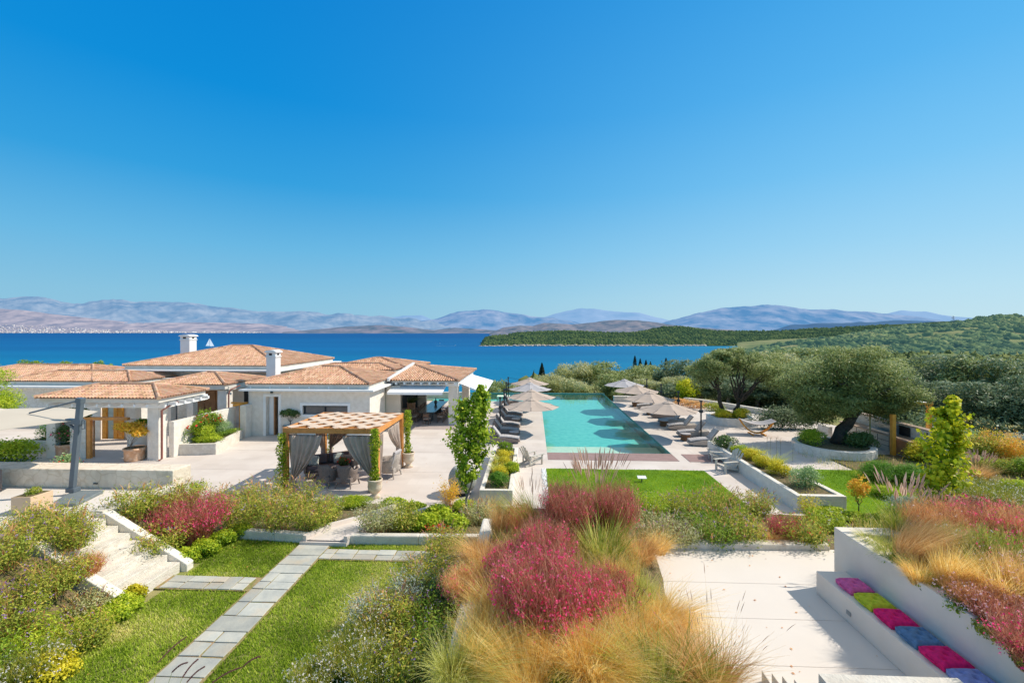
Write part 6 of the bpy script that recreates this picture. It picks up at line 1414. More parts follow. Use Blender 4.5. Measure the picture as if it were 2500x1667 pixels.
# dense shrubbery under and between the near olives
f = Fol()
for i in range(330):
    if i < 110: x, y = rng.uniform(13, 24), rng.uniform(43.5, 58)
    elif i < 240: x, y = rng.uniform(22.5, 50), rng.uniform(27, 60)
    else: x = rng.uniform(19, 30); y = 62 - x * 1.05 + rng.uniform(0, 7)
    r_ = rng.uniform(.9, 2.1); q, o_, tn = lumpy(300, (x, y, float(gz_f(x, y)) + r_ * .3), (r_, r_, r_ * rng.uniform(.8, 1.5)), 6, .5, True); f.leaves(q, .26, .4, o_, .8, np.clip(tn * .8 + rng.uniform(-.15, .2), 0, 1))
tag(f.obj('shrubbery', LM['olive_dark']), 'dense dark scrub filling the ground under and between the olive trees', 'shrubbery', kind='stuff')
# wood on the slopes beyond the near trees
k = 2600; a_ = rng.uniform(.0, 1.25, k); d_ = rng.uniform(62, 300, k); xx = a_ * d_; yy = d_; zz = gz_f(xx, yy)
tag(blobs('woodland', np.stack([xx, yy, zz + .3], -1), rng.uniform(1.4, 3.0, k) * (1 + d_ / 400), forest_mat('slope_woodland', [(.04, .07, .025), (.09, .13, .045), (.16, .20, .07), (.25, .26, .11)], (.02, .05, .06), .05), 1.1, n=10, m=6), 'low woodland and scrub filling the slope between the olive trees and the sea', 'woodland', kind='stuff')
k = 500; xx = rng.uniform(-90, -30, k); yy = rng.uniform(43, 90, k); tag(blobs('woodland', np.stack([xx, yy, gz_f(xx, yy)], -1), rng.uniform(1.2, 2.4, k), LM['green'], 1.1, n=10, m=6), 'green scrub on the slope behind the left wing', 'woodland', kind='stuff')
# columnar trees
def coltree(label, loc, H, z0, prof, mat, nt_=300, leaf=.1, per=26, lean=(0, 0), r0=.05, bark='palebark', second=None, seed=1):
    g = np.random.default_rng(seed); t = thing('columnar_tree', label, 'tree', loc); b = MB(); f = Fol()
    for off, HH, zz0, kr, lz in ([(0, H, z0, 1, lean)] + ([second] if second else [])):
        b.tube([(0, 0, -.1), (.01, 0, z0 * .6), (off * .3, 0, z0), (off, 0, zz0 + .3), (off + lz[0] * .5, lz[1] * .5, HH * .7), (off + lz[0], lz[1], HH * .97)], [r0, r0 * .8, r0 * .7, r0 * .5, r0 * .3, .008], 7)
        s_ = g.random(nt_) ** .85; zb = zz0 + (HH - zz0) * s_ * .93; a = g.uniform(0, 6.28, nt_)
        R_ = np.interp(s_, [q[0] for q in prof], [q[1] for q in prof]) * kr * g.uniform(.75, 1.2, nt_) * (.4 + 1.15 * np.clip(.5 + 1.1 * fbm(a * 1.3 + seed, zb * 2.2, 3), 0, 1))
        st_ = np.stack([off + lz[0] * s_, lz[1] * s_, zb], -1); en = st_ + np.stack([R_ * np.cos(a), R_ * np.sin(a), R_ * g.uniform(.35, .95, nt_)], -1)
        for i in range(0, nt_, 4): b.tube([st_[i], en[i]], [.009, .003], 4, cap=False)
        i = g.integers(0, nt_, nt_ * per); u_ = g.uniform(.25, 1.08, (len(i), 1)); p = st_[i] * (1 - u_) + en[i] * u_ + g.normal(0, .045, (len(i), 3))
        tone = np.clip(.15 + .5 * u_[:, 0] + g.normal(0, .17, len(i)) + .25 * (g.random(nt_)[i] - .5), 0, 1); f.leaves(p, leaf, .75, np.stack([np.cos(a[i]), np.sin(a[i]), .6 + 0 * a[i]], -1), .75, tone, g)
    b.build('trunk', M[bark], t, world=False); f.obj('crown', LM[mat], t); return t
x, y = P(1138, 1250, .3)
coltree('slender columnar tree with fresh green leaves in front of the left planter', (x, y, .3), 3.85, .75, [(0, .2), (.15, .50), (.4, .55), (.65, .42), (.85, .27), (1, .1)], 'column', 200, .10, 18, (-.05, 0), .045, second=(.42, 4.35, 1.5, .72, (.05, 0)), seed=51)
coltree('yellow green columnar tree with orange tinted top in the right garden', (13.35, 15.6, .1), 4.3, .3, [(0, .5), (.2, .78), (.45, .66), (.65, .5), (.85, .28), (1, .06)], 'yellowtree', 210, .14, 17, (.42, 0), .05, 'bark', seed=52)
tree('maple_tree', 'small yellow and orange leaved tree growing beside the terracotta tub', (POT['maple'][0] - .1, POT['maple'][1] - .1, .3), (.0, 0, .4), None, None, 'autumn', 2600, .10, .8, 14, .4, .02, 'palebark', 5, crowns=[((-.15, 0, 1.25), (.95, .5, .42)), ((.45, 0, 1.05), (.5, .45, .4))], seed=53)
tree('tree', 'feathery light green tree reaching in from the left edge', (-24.5, 19.0, 0), (0, 0, 2.4), None, None, 'lime', 9000, .11, .25, 20, .4, .12, 'bark', 6, crowns=[((0.1, 0, 3.9), (1.5, 1.4, 1.1)), ((.9, 0, 3.1), (1.0, 1.0, .9))], up=False, seed=54)

# ---------------------------------------------------------------- shrubs in pots and planters
def at(px, py, z): x, y = P(px, py, z); return (x, y, z)
x, y, z = POT['boug']; bush('potted_shrub', 'dark leaved shrub with magenta flowers in the tub behind the parapet', 'shrub', (x, y, .65), .85, .6, 1.25, 'darkgreen', 3500, .08, .6, flower='pink', fn=55, fs=.09)
x, y, z = POT['small']; bush('potted_plant', 'small dark green plant in the clay urn by the kitchen door', 'plant', (x, y, .53), .24, .24, .2, 'darkgreen', 500, .05)
x, y, z = POT['topiary']; tree('potted_tree', 'round crowned dark green tree in the tub right of the kitchen door', (x, y, .6), (0, 0, .25), None, None, 'darkgreen', 3600, .08, .55, 12, .4, .025, 'bark', 4, crowns=[((0, 0, .72), (.68, .6, .42))], seed=61)
bush('potted_plant', 'low dark shrub under the window, just above the gazebo roof', 'shrub', at(862, 1040, .3)[:2] + (.2,), .6, .4, .55, 'darkgreen', 1400, .07)
x, y, z = POT['bowl']; bush('potted_plant', 'dark red leaved plant in the glazed bowl on the coffee table', 'plant', (x, y, z + .15), .26, .24, .42, 'darkgreen', 700, .08, flower='red', fn=30, fs=.05)
x, y, z = POT['palm']; grassclump('potted_palm', 'spreading palm like plant in the loggia pot', 'plant', (x, y, .6), .8, .9, 'darkgreen', 140, 1.0, .5, .05)
x, y, z = POT['box']; bush('potted_plant', 'small green herb in the cream box planter', 'plant', (x, y, z - .02), .22, .22, .22, 'wild', 500, .04)
bush('shrub', 'dark green shrub in the shaded stone planter far left', 'shrub', (-25.7, 23.2, .55), .95, .8, 1.1, 'rosemary', 2600, .09, .3)
bush('shrub', 'lime and yellow shrub behind the parapet at the left edge', 'shrub', at(28, 1125, 0), 1.6, 1.0, 1.35, 'lime', 4200, .10, .7)
bush('shrub', 'variegated cream shrub with pink flowers poking above the parapet', 'shrub', at(160, 1150, 0), .62, .5, 1.0, 'fern', 1800, .08, .6, flower='red', fn=30, fs=.07)
bush('climbing_plant', 'dark climber with a red flower hanging over the wall behind the leaning mast', 'climbing plant', (ray(195, 22)[0], 21.8, 1.9), .95, .3, .75, 'darkgreen', 2200, .11, .7)
bush('climbing_plant', 'thin green climber on the front wall top, left of the porch column', 'climbing plant', (ray(345, 22)[0], 22.1, 1.6), .5, .2, .35, 'green', 600, .09, .6)
# rose climbing on the sunlit wall
rose = bush('rose_bush', 'red flowering rose climbing over the sunlit wall', 'rose', (-17.6, 24.0, .55), .55, 1.7, 1.9, 'green', 4200, .09, .6, k=18, lr=.3, flower='red', fn=44, fs=.12)
bush('hedge', 'low clipped bright green hedge along the front of the angular planter', 'hedge', (-17.0, 23.1, .5), .95, .6, .5, 'lime', 3200, .06, .5)
bush('hedge', 'low clipped green hedge along the right side of the angular planter', 'hedge', (-17.0, 24.6, .5), .6, 1.25, .5, 'green', 3200, .06, .5)
bush('shrub', 'yellowish green shrub between the rose and the clipped hedge', 'shrub', (-17.4, 23.4, .6), .55, .6, .95, 'lime', 2200, .08, .45)
bush('shrub', 'grey green fine leaved shrub in the middle of the angular planter', 'shrub', (-17.25, 24.6, .6), .5, .7, .95, 'fern', 2400, .07, .3)
bush('hedge', 'bright green low hedge at the foot of the parapet end', 'hedge', (P(455, 1190, .2)[0], P(455, 1190, .2)[1] - .2, .05), 1.0, .9, .45, 'lime', 3600, .08, .25)
# climbers on the gazebo posts
def climber(label, x, y, h, r, z0=.2, mat='column', n=2200):
    t = thing('climbing_plant', label, 'climbing plant', (x, y, z0)); b = MB(); b.tube([(0.02, 0, 0), (-.03, .02, h * .4), (.03, 0, h * .9)], .012, 5); b.build('stem', M['bark'], t, world=False)
    f = Fol(); z = rng.random(n); a = rng.uniform(0, 6.28, n); q = r * (.45 + .55 * (fbm(z * 7 + x, z * 0, 3) + .6)) * rng.uniform(.2, 1.1, n); p = np.stack([q * np.cos(a), q * np.sin(a), z * h], -1); f.leaves(p, .065, .65, None, 1); f.obj('foliage', LM[mat], t)
climber('bright green climber covering the front left gazebo post', gx0 + .02, gy0 - .05, 2.1, .3)
climber('light green climber rising from the urn up the front right gazebo post', POT['climb'][0], POT['climb'][1], 2.0, .22, .6)
climber('green climber with white flowers behind the rear right gazebo post', gx1 + .15, gy1 + .1, 2.0, .22, .6)
climber('thin climber on the rear left gazebo post', gx0 + .3, gy1 + .05, 1.9, .14, .3, n=900)
# left golden planter
PL = [(1195, 1060, 'darkgreen', .42, .42, 'green', 'mixed dark green shrub with lilac blooms at the far end of the left planter', 'lilac'),
      (1215, 1085, 'gold', .45, .4, None, 'golden mound second from the far end of the left planter', None), (0, 0, 0, 0, 0, 0, 0, 0)]
def prow(x, y, r, h, mat, label, fl=None, leaf=.05, z=.46, cat='shrub', asp=.5): bush('shrub', label, cat, (x, y, z), r, r, h, mat, 2400, leaf, asp, k=10, flower=fl, fn=24, fs=.05)
prow(-1.3, 22.0, .5, .62, 'green', 'green shrub with lilac blooms at the far end of the left planter', 'lilac', .07)
prow(-1.25, 20.9, .5, .5, 'gold', 'golden mound next to the far green shrub of the left planter')
prow(-1.3, 19.6, .55, .52, 'gold', 'golden mound in the middle of the left planter')
prow(-.85, 18.9, .42, .5, 'lime', 'bright green shrub hanging over the right rim of the left planter', None, .08)
prow(-1.3, 18.3, .52, .5, 'gold', 'golden mound before the front green shrub of the left planter')
prow(-1.32, 17.3, .5, .62, 'rosemary', 'green spiky shrub at the near end of the left planter', None, .10, asp=.2)
grassclump('strap_leaved_plant', 'strap leaved green plant between golden mounds in the left planter', 'plant', (-1.5, 18.9, .46), .5, .55, 'limegrass', 160, .9, .35, .03)
grassclump('strap_leaved_plant', 'strap leaved green plant near the far golden mound of the left planter', 'plant', (-1.45, 20.3, .46), .45, .5, 'limegrass', 140, .9, .35, .03)
# long right planter
prow(9.75, 23.2, .75, .7, 'darkgreen', 'dark glossy shrub with a lilac bloom at the far end of the long right planter', 'lilac', .08, .54)
prow(9.8, 22.0, .55, .5, 'lime', 'lime green mound behind the slatted chairs in the long planter', None, .06, .54)
prow(9.95, 21.1, .58, .55, 'gold', 'golden mound, farthest of three in the long right planter', None, .06, .54)
prow(9.9, 20.0, .6, .55, 'gold', 'golden mound in the middle of the long right planter', None, .06, .54)
prow(9.95, 18.9, .62, .6, 'gold', 'golden mound before the silvery shrub of the long planter', None, .06, .54)
prow(10.15, 17.4, .72, 1.0, 'fern', 'round grey green shrub at the near end of the long planter', None, .07, .54)
grassclump('strap_leaved_plant', 'strap leaved plant with lilac stems in the middle of the long planter', 'plant', (10.4, 20.0, .54), .6, .7, 'limegrass', 200, .9, .35, .035)
grassclump('strap_leaved_plant', 'strap leaved plant near the far end of the long planter', 'plant', (10.35, 21.6, .54), .5, .6, 'limegrass', 160, .9, .35, .035)
for i, (px, py) in enumerate(((1872, 1075), (1880, 1078), (1895, 1078), (1905, 1086), (1935, 1092))):
    x, y = P(px, py + 35, .5); t = thing('seed_stalk', ['tall thin seed stalk, leftmost of the five over the long planter', 'tall thin seed stalk, second from the left over the long planter', 'tall thin seed stalk, middle one over the long planter', 'tall thin seed stalk, fourth from the left over the long planter', 'tall thin seed stalk, rightmost of the five'][i], 'seed stalk', (x, y, .5)); b = MB(); b.tube([(0, 0, 0), (.02, 0, .85)], .008, 5); b.build('stem', M['palebark'], t, world=False)
    f = Fol(); q = rng.normal(0, .05, (60, 3)) + np.array([.02, 0, .87]); f.leaves(q, .04, .4); f.obj('seed_head', LM['plume'], t)
# ring planters
bush('hedge', 'clipped bright green hedge block on the left of the big olive trunk', 'hedge', (14.85, 24.6, .42), 1.0, .95, 1.0, 'lime', 6500, .06, .5, k=20, lr=.35)
bush('shrub', 'dark green shrub on the right of the big olive trunk', 'shrub', (16.9, 24.2, .42), .95, .9, .9, 'darkgreen', 5000, .08, .5)
bush('shrub', 'yellow shrub at the left foot of the twin olive trees', 'shrub', (12.9, 31.6, .45), .8, .7, .7, 'gold', 4200, .08, .5)
bush('shrub', 'yellow shrub at the right foot of the twin olive trees', 'shrub', (14.2, 31.6, .45), .75, .7, .7, 'gold', 4200, .08, .5)
bush('shrub', 'small lemon green tree beyond the orange flower strip on the right terrace', 'shrub', (ray(1690, 41)[0], 42.3, .2), 1.2, 1.0, 2.2, 'yellowtree', 2600, .16, .7)
for i, (px, lb) in enumerate(((1660, 'orange flowered patch left of the curved seat wall'), (1700, 'orange and cream flowered patch under the curved seat wall'), (1740, 'pale flowered patch nearest the twin olives along the seat wall'))):
    X, t = ray(px, 39.5 - i * 1.3); bush('flower_patch', lb, 'flowering plant', (X, 39.5 - i * 1.3, 0), 1.3, .8, .7, 'orangegrass' if i < 2 else 'wild', 2000, .09)
for pr in protos + bt:
    for c in list(kids_of(pr)): bpy.data.objects.remove(c)
    bpy.data.objects.remove(pr)
KIDS.clear()
# ---------------------------------------------------------------- flower beds
def gp(px, py, zf):
    z = 1.0
    for _ in range(12): x, y = P(px, py, z); z = float(zf(np.array(x), np.array(y)))
    return (x, y, z)
zA_, zAr = zA, zA
W = lambda px, py, r, h, lb, zf=zA, **k: wildshrub(lb, gp(px, py, zf), r, h, **k)
# --- bed between the left lawn and the terrace
W(590, 1292, .75, 1.05, 'wild shrub with rusty arching tips at the left end of the orange hedge')
W(680, 1296, .8, 1.2, 'tall rusty tipped wild shrub hiding the front left gazebo post', heads='rust', hn=130)
W(765, 1296, .7, .95, 'rusty wild shrub with small lilac flowers beside the short garden path', hn=110)
W(640, 1255, .85, 1.25, 'arching orange seeded shrub behind the front row, below the gazebo curtain', hn=150)
W(730, 1250, .8, 1.1, 'green and orange shrub behind the path side shrub', hn=110)
W(560, 1262, .7, .95, 'mixed green shrub between the pink bush and the orange hedge')
W(800, 1270, .5, .65, 'small lilac flowered shrub at the path edge', fl='lilac', fn=60)
bush('shrub', 'grey green lavender like mound left of the clay urn', 'shrub', gp(812, 1240, zA), .6, .5, .6, 'fern', 3600, .09, .12)
bush('hedge', 'low vivid green spiky hedge at the terrace edge under the gazebo', 'hedge', gp(868, 1238, zA), .85, .55, .48, 'lime', 5200, .09, .15)
zS = lambda x, y: .68 + .9 * smooth(-8.4, -10.0, x)
gaura('big pink flowering bush above the stair wall on the left', gp(470, 1328, zS), 1.02, 1.15, 3600, fn=1300, fs=.035)
gaura('smaller pink tuft spilling over the lower stair wall', gp(418, 1350, zS), .45, .5, 900, fn=160, fs=.026)
W(395, 1285, .6, .75, 'wild shrub with yellow leaves left of the big pink bush', zS)
W(330, 1265, .65, .8, 'thin willowy shrub against the white wall by the stair top', zS, fl='whitefl')
W(430, 1240, .7, .8, 'yellowish wild shrub between the parapet end and the pink bush', zS)
W(500, 1225, .8, .8, 'green wild shrub behind the big pink bush', zS)
for i, (px, py, s) in enumerate(((452, 1372, .38), (500, 1352, .40), (545, 1328, .38), (585, 1308, .34))):
    bush('ground_cover', ['lime ground cover mound touching the foot of the stair wall', 'lime ground cover mound second from the stair wall', 'lime ground cover mound third from the stair wall', 'lime ground cover mound at the left end of the lawn kerb'][i], 'ground cover', gp(px, py, lambda x, y: .69 + 0 * x), s * 1.15, s, .42, 'lime', 4200, .05, .7)
# --- right half of that bed
W(925, 1296, .68, .85, 'dark twiggy shrub right of the garden path with dry leaves', mat='olive_dry', heads=None, fl='whitefl', fn=30, n=2600)
W(985, 1290, .6, .7, 'green twiggy shrub beside the dark one right of the garden path', heads=None)
for i, (px, py, s, m_) in enumerate(((1010, 1255, .6, 'lime'), (1070, 1268, .6, 'lime'), (1130, 1250, .55, 'column'), (1040, 1290, .5, 'column'), (1105, 1296, .5, 'lime'), (960, 1245, .55, 'lime'))):
    bush('ground_cover', ['bright green leafy mound left of the columnar tree trunk', 'bright green leafy mound right under the columnar tree', 'green leafy mound at the right of the columnar tree trunk', 'green leafy mound touching the lawn kerb left of the red flowers', 'yellow green mound by the red flowers at the kerb', 'lime mound at the terrace edge behind the twiggy shrubs'][i], 'ground cover', gp(px, py, zA), s, s * .8, .5, m_, 3200, .08, .7)
bush('flower_patch', 'low patch of small red flowers on the lawn kerb', 'flowering plant', gp(1075, 1304, zA), .45, .25, .28, 'wild', 900, .05, flower='red', fn=90, fs=.045)
W(1095, 1232, .42, 1.0, 'yellow and orange leaved shrub left of the columnar tree', mat='autumn', heads=None, fl=None, n=1500)
W(1170, 1278, .55, .6, 'brown seedy shrub at the end of the low dividing wall', hn=120, mat='olive_dry')
grassclump('ornamental_grass', 'wispy beige grass in front of the left planter', 'ornamental grass', gp(1200, 1262, zA), .6, .8, 'stipa', 900, .6, .3, .008)
# --- left bank above the lower lawn
zB2 = zB
for px, py, r, h, lb, kw in ((45, 1500, .9, .95, 'large wild shrub at the left edge with violet flowers', dict(fl='lilac', fn=90, hn=20)),
  (150, 1440, .8, .85, 'large leafy wild shrub in the middle of the left bank', dict(hn=50)), (205, 1390, .6, .8, 'tall arching shrub beside the top of the stairs', dict(hn=60)),
  (80, 1400, .85, .8, 'wild shrub high on the left bank under the terrace kerb', dict(hn=30, fl='lilac')), (235, 1480, .5, .6, 'olive green shrub leaning on the left stair wall', dict(hn=30)),
  (-20, 1560, .6, .75, 'dark green shrub low at the left edge with a pink bloom', dict(mat='green', heads=None, fl='pink', fn=14))):
    W(px - 25, py - 62, r * .78, h * .8, lb, zB2, n=4200, leaf=.055, **kw)
gaura('airy bush with tiny white flowers on the left bank', gp(95, 1480, zB2), .5, .5, 1700, 'whitefl', 420, .026, stem='wild', leafy=1500)
gaura('rusty stemmed bush with pale pink flowers right on the left bank', gp(205, 1480, zB2), .42, .5, 2200, 'palepink', 260, .024, stem='rust', leafy=600)
gaura('white flowered bush beside the violet flowers at the far left', gp(20, 1510, zB2), .45, .5, 1300, 'whitefl', 240, .024, stem='wild', leafy=1200)
for i, (px, py, s, m_) in enumerate(((15, 1640, .6, 'gold'), (85, 1612, .52, 'lime'), (110, 1650, .45, 'gold'), (150, 1582, .44, 'lime'), (205, 1550, .42, 'lime'), (250, 1520, .38, 'lime'), (292, 1490, .34, 'lime'), (316, 1470, .25, 'gold'))):
    bush('ground_cover', ['yellow ground cover mound in the bottom left corner', 'lime ground cover mound second from the bottom left corner', 'yellow ground cover mound lowest beside the lawn at the left', 'lime mound of the border strip below the white flowers', 'lime mound in the middle of the border strip', 'lime mound of the border strip under the rusty bush', 'lime mound of the border strip near the stair wall', 'small yellow mound touching the stair wall end'][i], 'ground cover', gp(px + 12, py, lambda x, y: .68 + 0 * x), s * 1.15, s, .4, m_, 5200, .045, .7)
for px, py, r, h, lb, kw in ((30, 1440, .8, .85, 'leafy wild shrub under the kerb at the left edge', dict(fl='lilac')), (180, 1360, .6, .8, 'wild shrub with thin arching tips beside the stair top', dict(hn=60)), (110, 1350, .7, .7, 'thin wild shrub against the terrace kerb', dict(hn=40)),
  (240, 1560, .45, .5, 'rusty low shrub above the lime border strip', dict(mat='olive_dry', hn=80)), (100, 1500, .7, .8, 'yellow leaved wild shrub in the middle of the left bank', dict(mat='lime', hn=20, fl='lilac'))):
    W(px - 25, py - 55, r * .75, h * .8, lb, zB2, n=4200, leaf=.055, **kw)
# --- planting between the left lawn and the dividing wall
zL = lambda x, y: .68 + 0 * x
for px, py, r, h, lb, kw in ((1085, 1370, .55, .8, 'wild shrub hanging over the end of the right flagstone path', dict()), (1040, 1450, .6, .85, 'dark green and orange seeded shrub left of the dividing wall', dict(hn=60, mat='wild')),
  (1100, 1480, .6, .95, 'shaded dark shrub tight against the dividing wall', dict(mat='darkgreen', heads=None)), (1075, 1600, .65, 1.0, 'tall dark shrub with violet flower spikes below the pink tuft', dict(mat='green', fl='lilac', fn=50, heads=None)),
  (1000, 1655, .6, .75, 'leafy shrub with violet spikes at the bottom beside the wall', dict(mat='wild', fl='lilac', fn=50, heads=None)), (950, 1540, .5, .65, 'rusty seeded shrub on the right lawn edge', dict(hn=110)),
  (1120, 1680, .6, .9, 'dark leafy shrub at the bottom edge under the grasses', dict(mat='darkgreen', heads=None))):
    W(px, py, r, h, lb, zL, n=4600, leaf=.06, **kw)
for px, py, r, h, lb in ((900, 1575, .5, .6, 'white flowered bush halfway down the right lawn edge'), (840, 1640, .55, .55, 'low white flowered bush spreading on the lawn at the bottom'), (920, 1668, .6, .6, 'white and lilac flowered bush at the bottom centre left'), (760, 1690, .45, .45, 'lowest white flowered tuft on the lawn at the bottom edge')):
    gaura(lb, gp(px, py, zL), r, h, 1500, 'whitefl', 420, .026, stem='wild', leafy=1800)
for px, py, lb in ((905, 1540, 'silvery grey bush on the lawn edge above the white flowers'), (1000, 1480, 'tall silvery grey bush right of the rusty seeded shrub')):
    t = wildshrub(lb, gp(px, py, zL), .42, .75, n=2600, mat='silver', heads='plume', hn=30, fl=None, leaf=.05)
# --- the big middle bed of grasses and pink bushes
zM = lambda x, y: 1.34 + 0 * x
def G(kind, px, py, r, h, lb, n=1500, **k):
    nm = 'ornamental_grass'; h = h * (1.22 if 'zf' not in k else 1.05); loc = gp(px, py, k.pop('zf', zM))
    return grassclump(nm, lb, 'ornamental grass', loc, r, h, kind, n, **k)
G('orangegrass', 1222, 1318, .5, .95, 'tall orange grass clump at the far left of the middle bed', 1900, lean=.3, droop=.2, w_=.008)
G('greengrass', 1296, 1322, .55, 1.05, 'yellow green upright grass right of the orange clump', 900, lean=.3, droop=.15, w_=.016, heads='plume', hn=22, hl=.25, hw=.02)
gaura('dark pink bush at the far edge of the middle bed, below the pool lawn', gp(1385, 1330, zM), .78, 1.42, 3600, fn=560, fs=.03)
gaura('dark pink bush behind the broad bladed grass in the middle bed', gp(1500, 1318, zM), .7, 1.35, 2800, fn=380, fs=.03)
G('greengrass', 1455, 1300, .6, 1.1, 'tall plumed grass standing highest in the middle bed', 500, lean=.45, droop=.2, w_=.014, heads='plume', hn=110, hl=.36, hw=.03, hh=1.3)
G('greengrass', 1475, 1395, .62, 1.05, 'broad bladed bright green grass in the middle bed', 620, lean=.55, droop=.35, w_=.026)
G('orangegrass', 1565, 1375, .55, .7, 'orange wispy grass spilling towards the patio kerb', 1800, lean=.7, droop=.5, w_=.008)
G('stipa', 1610, 1350, .4, .5, 'pale wispy grass at the corner of patio kerb and middle bed', 1000, lean=.8, droop=.5, w_=.007, heads='plume', hn=9, hl=.2, hw=.02, hh=1.3)
gaura('largest magenta flowering bush in the centre of the middle bed', gp(1325, 1560, zM), .95, 1.35, 5200, fn=1900, fs=.038)
gaura('magenta flowering bush left behind the largest one', gp(1250, 1450, zM), .62, .95, 3000, fn=650, fs=.038)
gaura('magenta flowering bush right of the largest one', gp(1440, 1530, zM), .6, .85, 2800, fn=650, fs=.038)
gaura('pink tuft hanging over the dividing wall', gp(1130, 1470, zM), .5, .6, 1800, fn=240, fs=.028, stem='orangegrass')
gaura('low magenta bush in front of the largest one', gp(1385, 1610, zM), .45, .55, 1800, fn=260, fs=.028)
G('limegrass', 1560, 1470, .6, .6, 'soft yellow green grass mound right of the magenta bushes', 3000, lean=.8, droop=.55, w_=.008)
W(1520, 1530, .5, .55, 'fine leaved green shrub with dark seed stems in the middle bed', zM, mat='wild', heads='darkplume', hn=50, fl='pink', leaf=.04)
G('stipa', 1615, 1545, .6, .7, 'golden feathery grass at the right rim of the middle bed', 3400, lean=.75, droop=.55, w_=.007)
G('orangegrass', 1625, 1600, .5, .6, 'orange feathery grass below the golden one at the rim', 2400, lean=.7, droop=.5, w_=.007)
G('stipa', 1185, 1440, .5, .65, 'beige feathery grass leaning over the dividing wall', 2600, lean=.8, droop=.6, w_=.007)
G('stipa', 1190, 1620, .75, .95, 'big golden grass left of the lower magenta bush', 4200, lean=.6, droop=.45, w_=.007)
G('stipa', 1280, 1700, .7, .85, 'golden grass at the bottom centre of the photo', 4200, lean=.55, droop=.4, w_=.007)
G('limegrass', 1120, 1690, .6, .9, 'green gold grass at the bottom over the dividing wall', 2400, lean=.6, droop=.4, w_=.009)
bush('shrub', 'bright lime shrub between golden grasses at the bottom', 'shrub', gp(1370, 1690, zM), .45, .4, .45, 'lime', 5200, .035, .5)
G('stipa', 1455, 1680, .7, .95, 'tall pale golden grass right of the lime shrub at the bottom', 4200, lean=.5, droop=.4, w_=.007)
G('stipa', 1530, 1640, .6, .75, 'beige grass tumbling between golden and green clumps', 3000, lean=.8, droop=.6, w_=.007)
G('greengrass', 1590, 1700, .6, .8, 'green arching grass with curled dry blades at the bottom', 900, lean=.6, droop=.4, w_=.016)
G('greengrass', 1665, 1690, .62, .75, 'green and orange grass at the lower right rim of the middle bed', 900, lean=.8, droop=.35, w_=.014)
G('orangegrass', 1740, 1700, .6, .75, 'orange tipped grass reaching onto the patio at the bottom', 1500, lean=.8, droop=.3, w_=.009, heads='plume', hn=26, hl=.16, hw=.01, hh=1.35)
G('limegrass', 1420, 1490, .5, .7, 'pale gold grass between two magenta bushes', 1800, lean=.6, droop=.5, w_=.008)
for i, (kind, px, py, r, h, n, lb) in enumerate((
  ('stipa', 1400, 1660, .6, .8, 3000, 'golden grass filling the gap left of the tall pale one at the bottom'), ('stipa', 1560, 1600, .5, .65, 2400, 'golden grass right behind the tumbling beige clump'),
  ('stipa', 1225, 1540, .55, .75, 2600, 'pale golden grass at the left foot of the largest magenta bush'), ('limegrass', 1400, 1440, .5, .85, 1600, 'gold green grass rising behind the largest magenta bush'),
  ('orangegrass', 1175, 1385, .45, .8, 1800, 'orange beige grass behind the clump that leans over the dividing wall'), ('stipa', 1345, 1360, .45, .8, 1500, 'beige wispy grass between the two far dark pink bushes'),
  ('stipa', 1500, 1440, .45, .7, 1700, 'straw coloured grass in front of the broad bladed one'), ('limegrass', 1240, 1380, .45, .85, 1200, 'yellow green grass left of the far dark pink bush'))):
    G(kind, px, py, r, h, lb, n, lean=.55, droop=.35, w_=.008)
gaura('magenta flowering bush between the far dark pink ones and the largest', gp(1330, 1430, zM), .7, 1.25, 3000, fn=650, fs=.038)
gaura('loose dark pink bush left of the yellow green mound', gp(1490, 1480, zM), .5, .7, 2000, fn=300, fs=.028)
gaura('airy brown stemmed bush among the magenta ones', gp(1270, 1330, zM), .5, .95, 1800, fn=160, fs=.028, stem='rust')
def filler(name, label, x0, x1, y0, y1, zf, n, mats, hlo, hhi, shape=None):
    f = Fol()
    for mi_, (m_, fr_) in enumerate(mats):
        k_ = int(n * fr_); f.cur = mi_; q = np.stack([rng.uniform(x0, x1, k_), rng.uniform(y0, y1, k_)], -1)
        ok_ = fbm(q[:, 0] * 1.3 + mi_ * 9, q[:, 1] * 1.3, 3) > -.25
        if shape: ok_ &= shape(q[:, 0], q[:, 1])
        q = q[ok_]; k_ = len(q); base = np.stack([q[:, 0], q[:, 1], zf(q[:, 0], q[:, 1])], -1); V0 = f.n
        f.blades(np.zeros((k_, 3)), rng.uniform(0, 6.28, k_), rng.uniform(hlo, hhi, k_) * (1 + .4 * (rng.random(k_) < .06)), rng.uniform(.05, .6, k_), rng.uniform(.1, .5, k_), .009, 4, wind=(-.08, .02))
        f.V[-1] = f.V[-1] + np.repeat(base, 10, 0)
    return tag(f.obj(name, [LM[m_] for m_, _ in mats]), label, 'grass', kind='stuff')
filler('grass', 'mixed wild grasses and stems growing between the clumps of the middle bed', -.8, 2.6, 6.0, 11.1, zM, 15000, [('stipa', .3), ('greengrass', .22), ('redstem', .26), ('limegrass', .12), ('rust', .1)], .35, 1.0, lambda x, y: x < 1.55 + .2 * (y - 6.2) - .5 * smooth(9.6, 11, y))
filler('grass', 'mixed wild grasses and stems growing between the clumps of the right raised bed', 7.0, 10.5, 5.4, 10.5, lambda x, y: zE(x, y), 12000, [('stipa', .3), ('greengrass', .35), ('redstem', .15), ('wild', .2)], .2, .65)
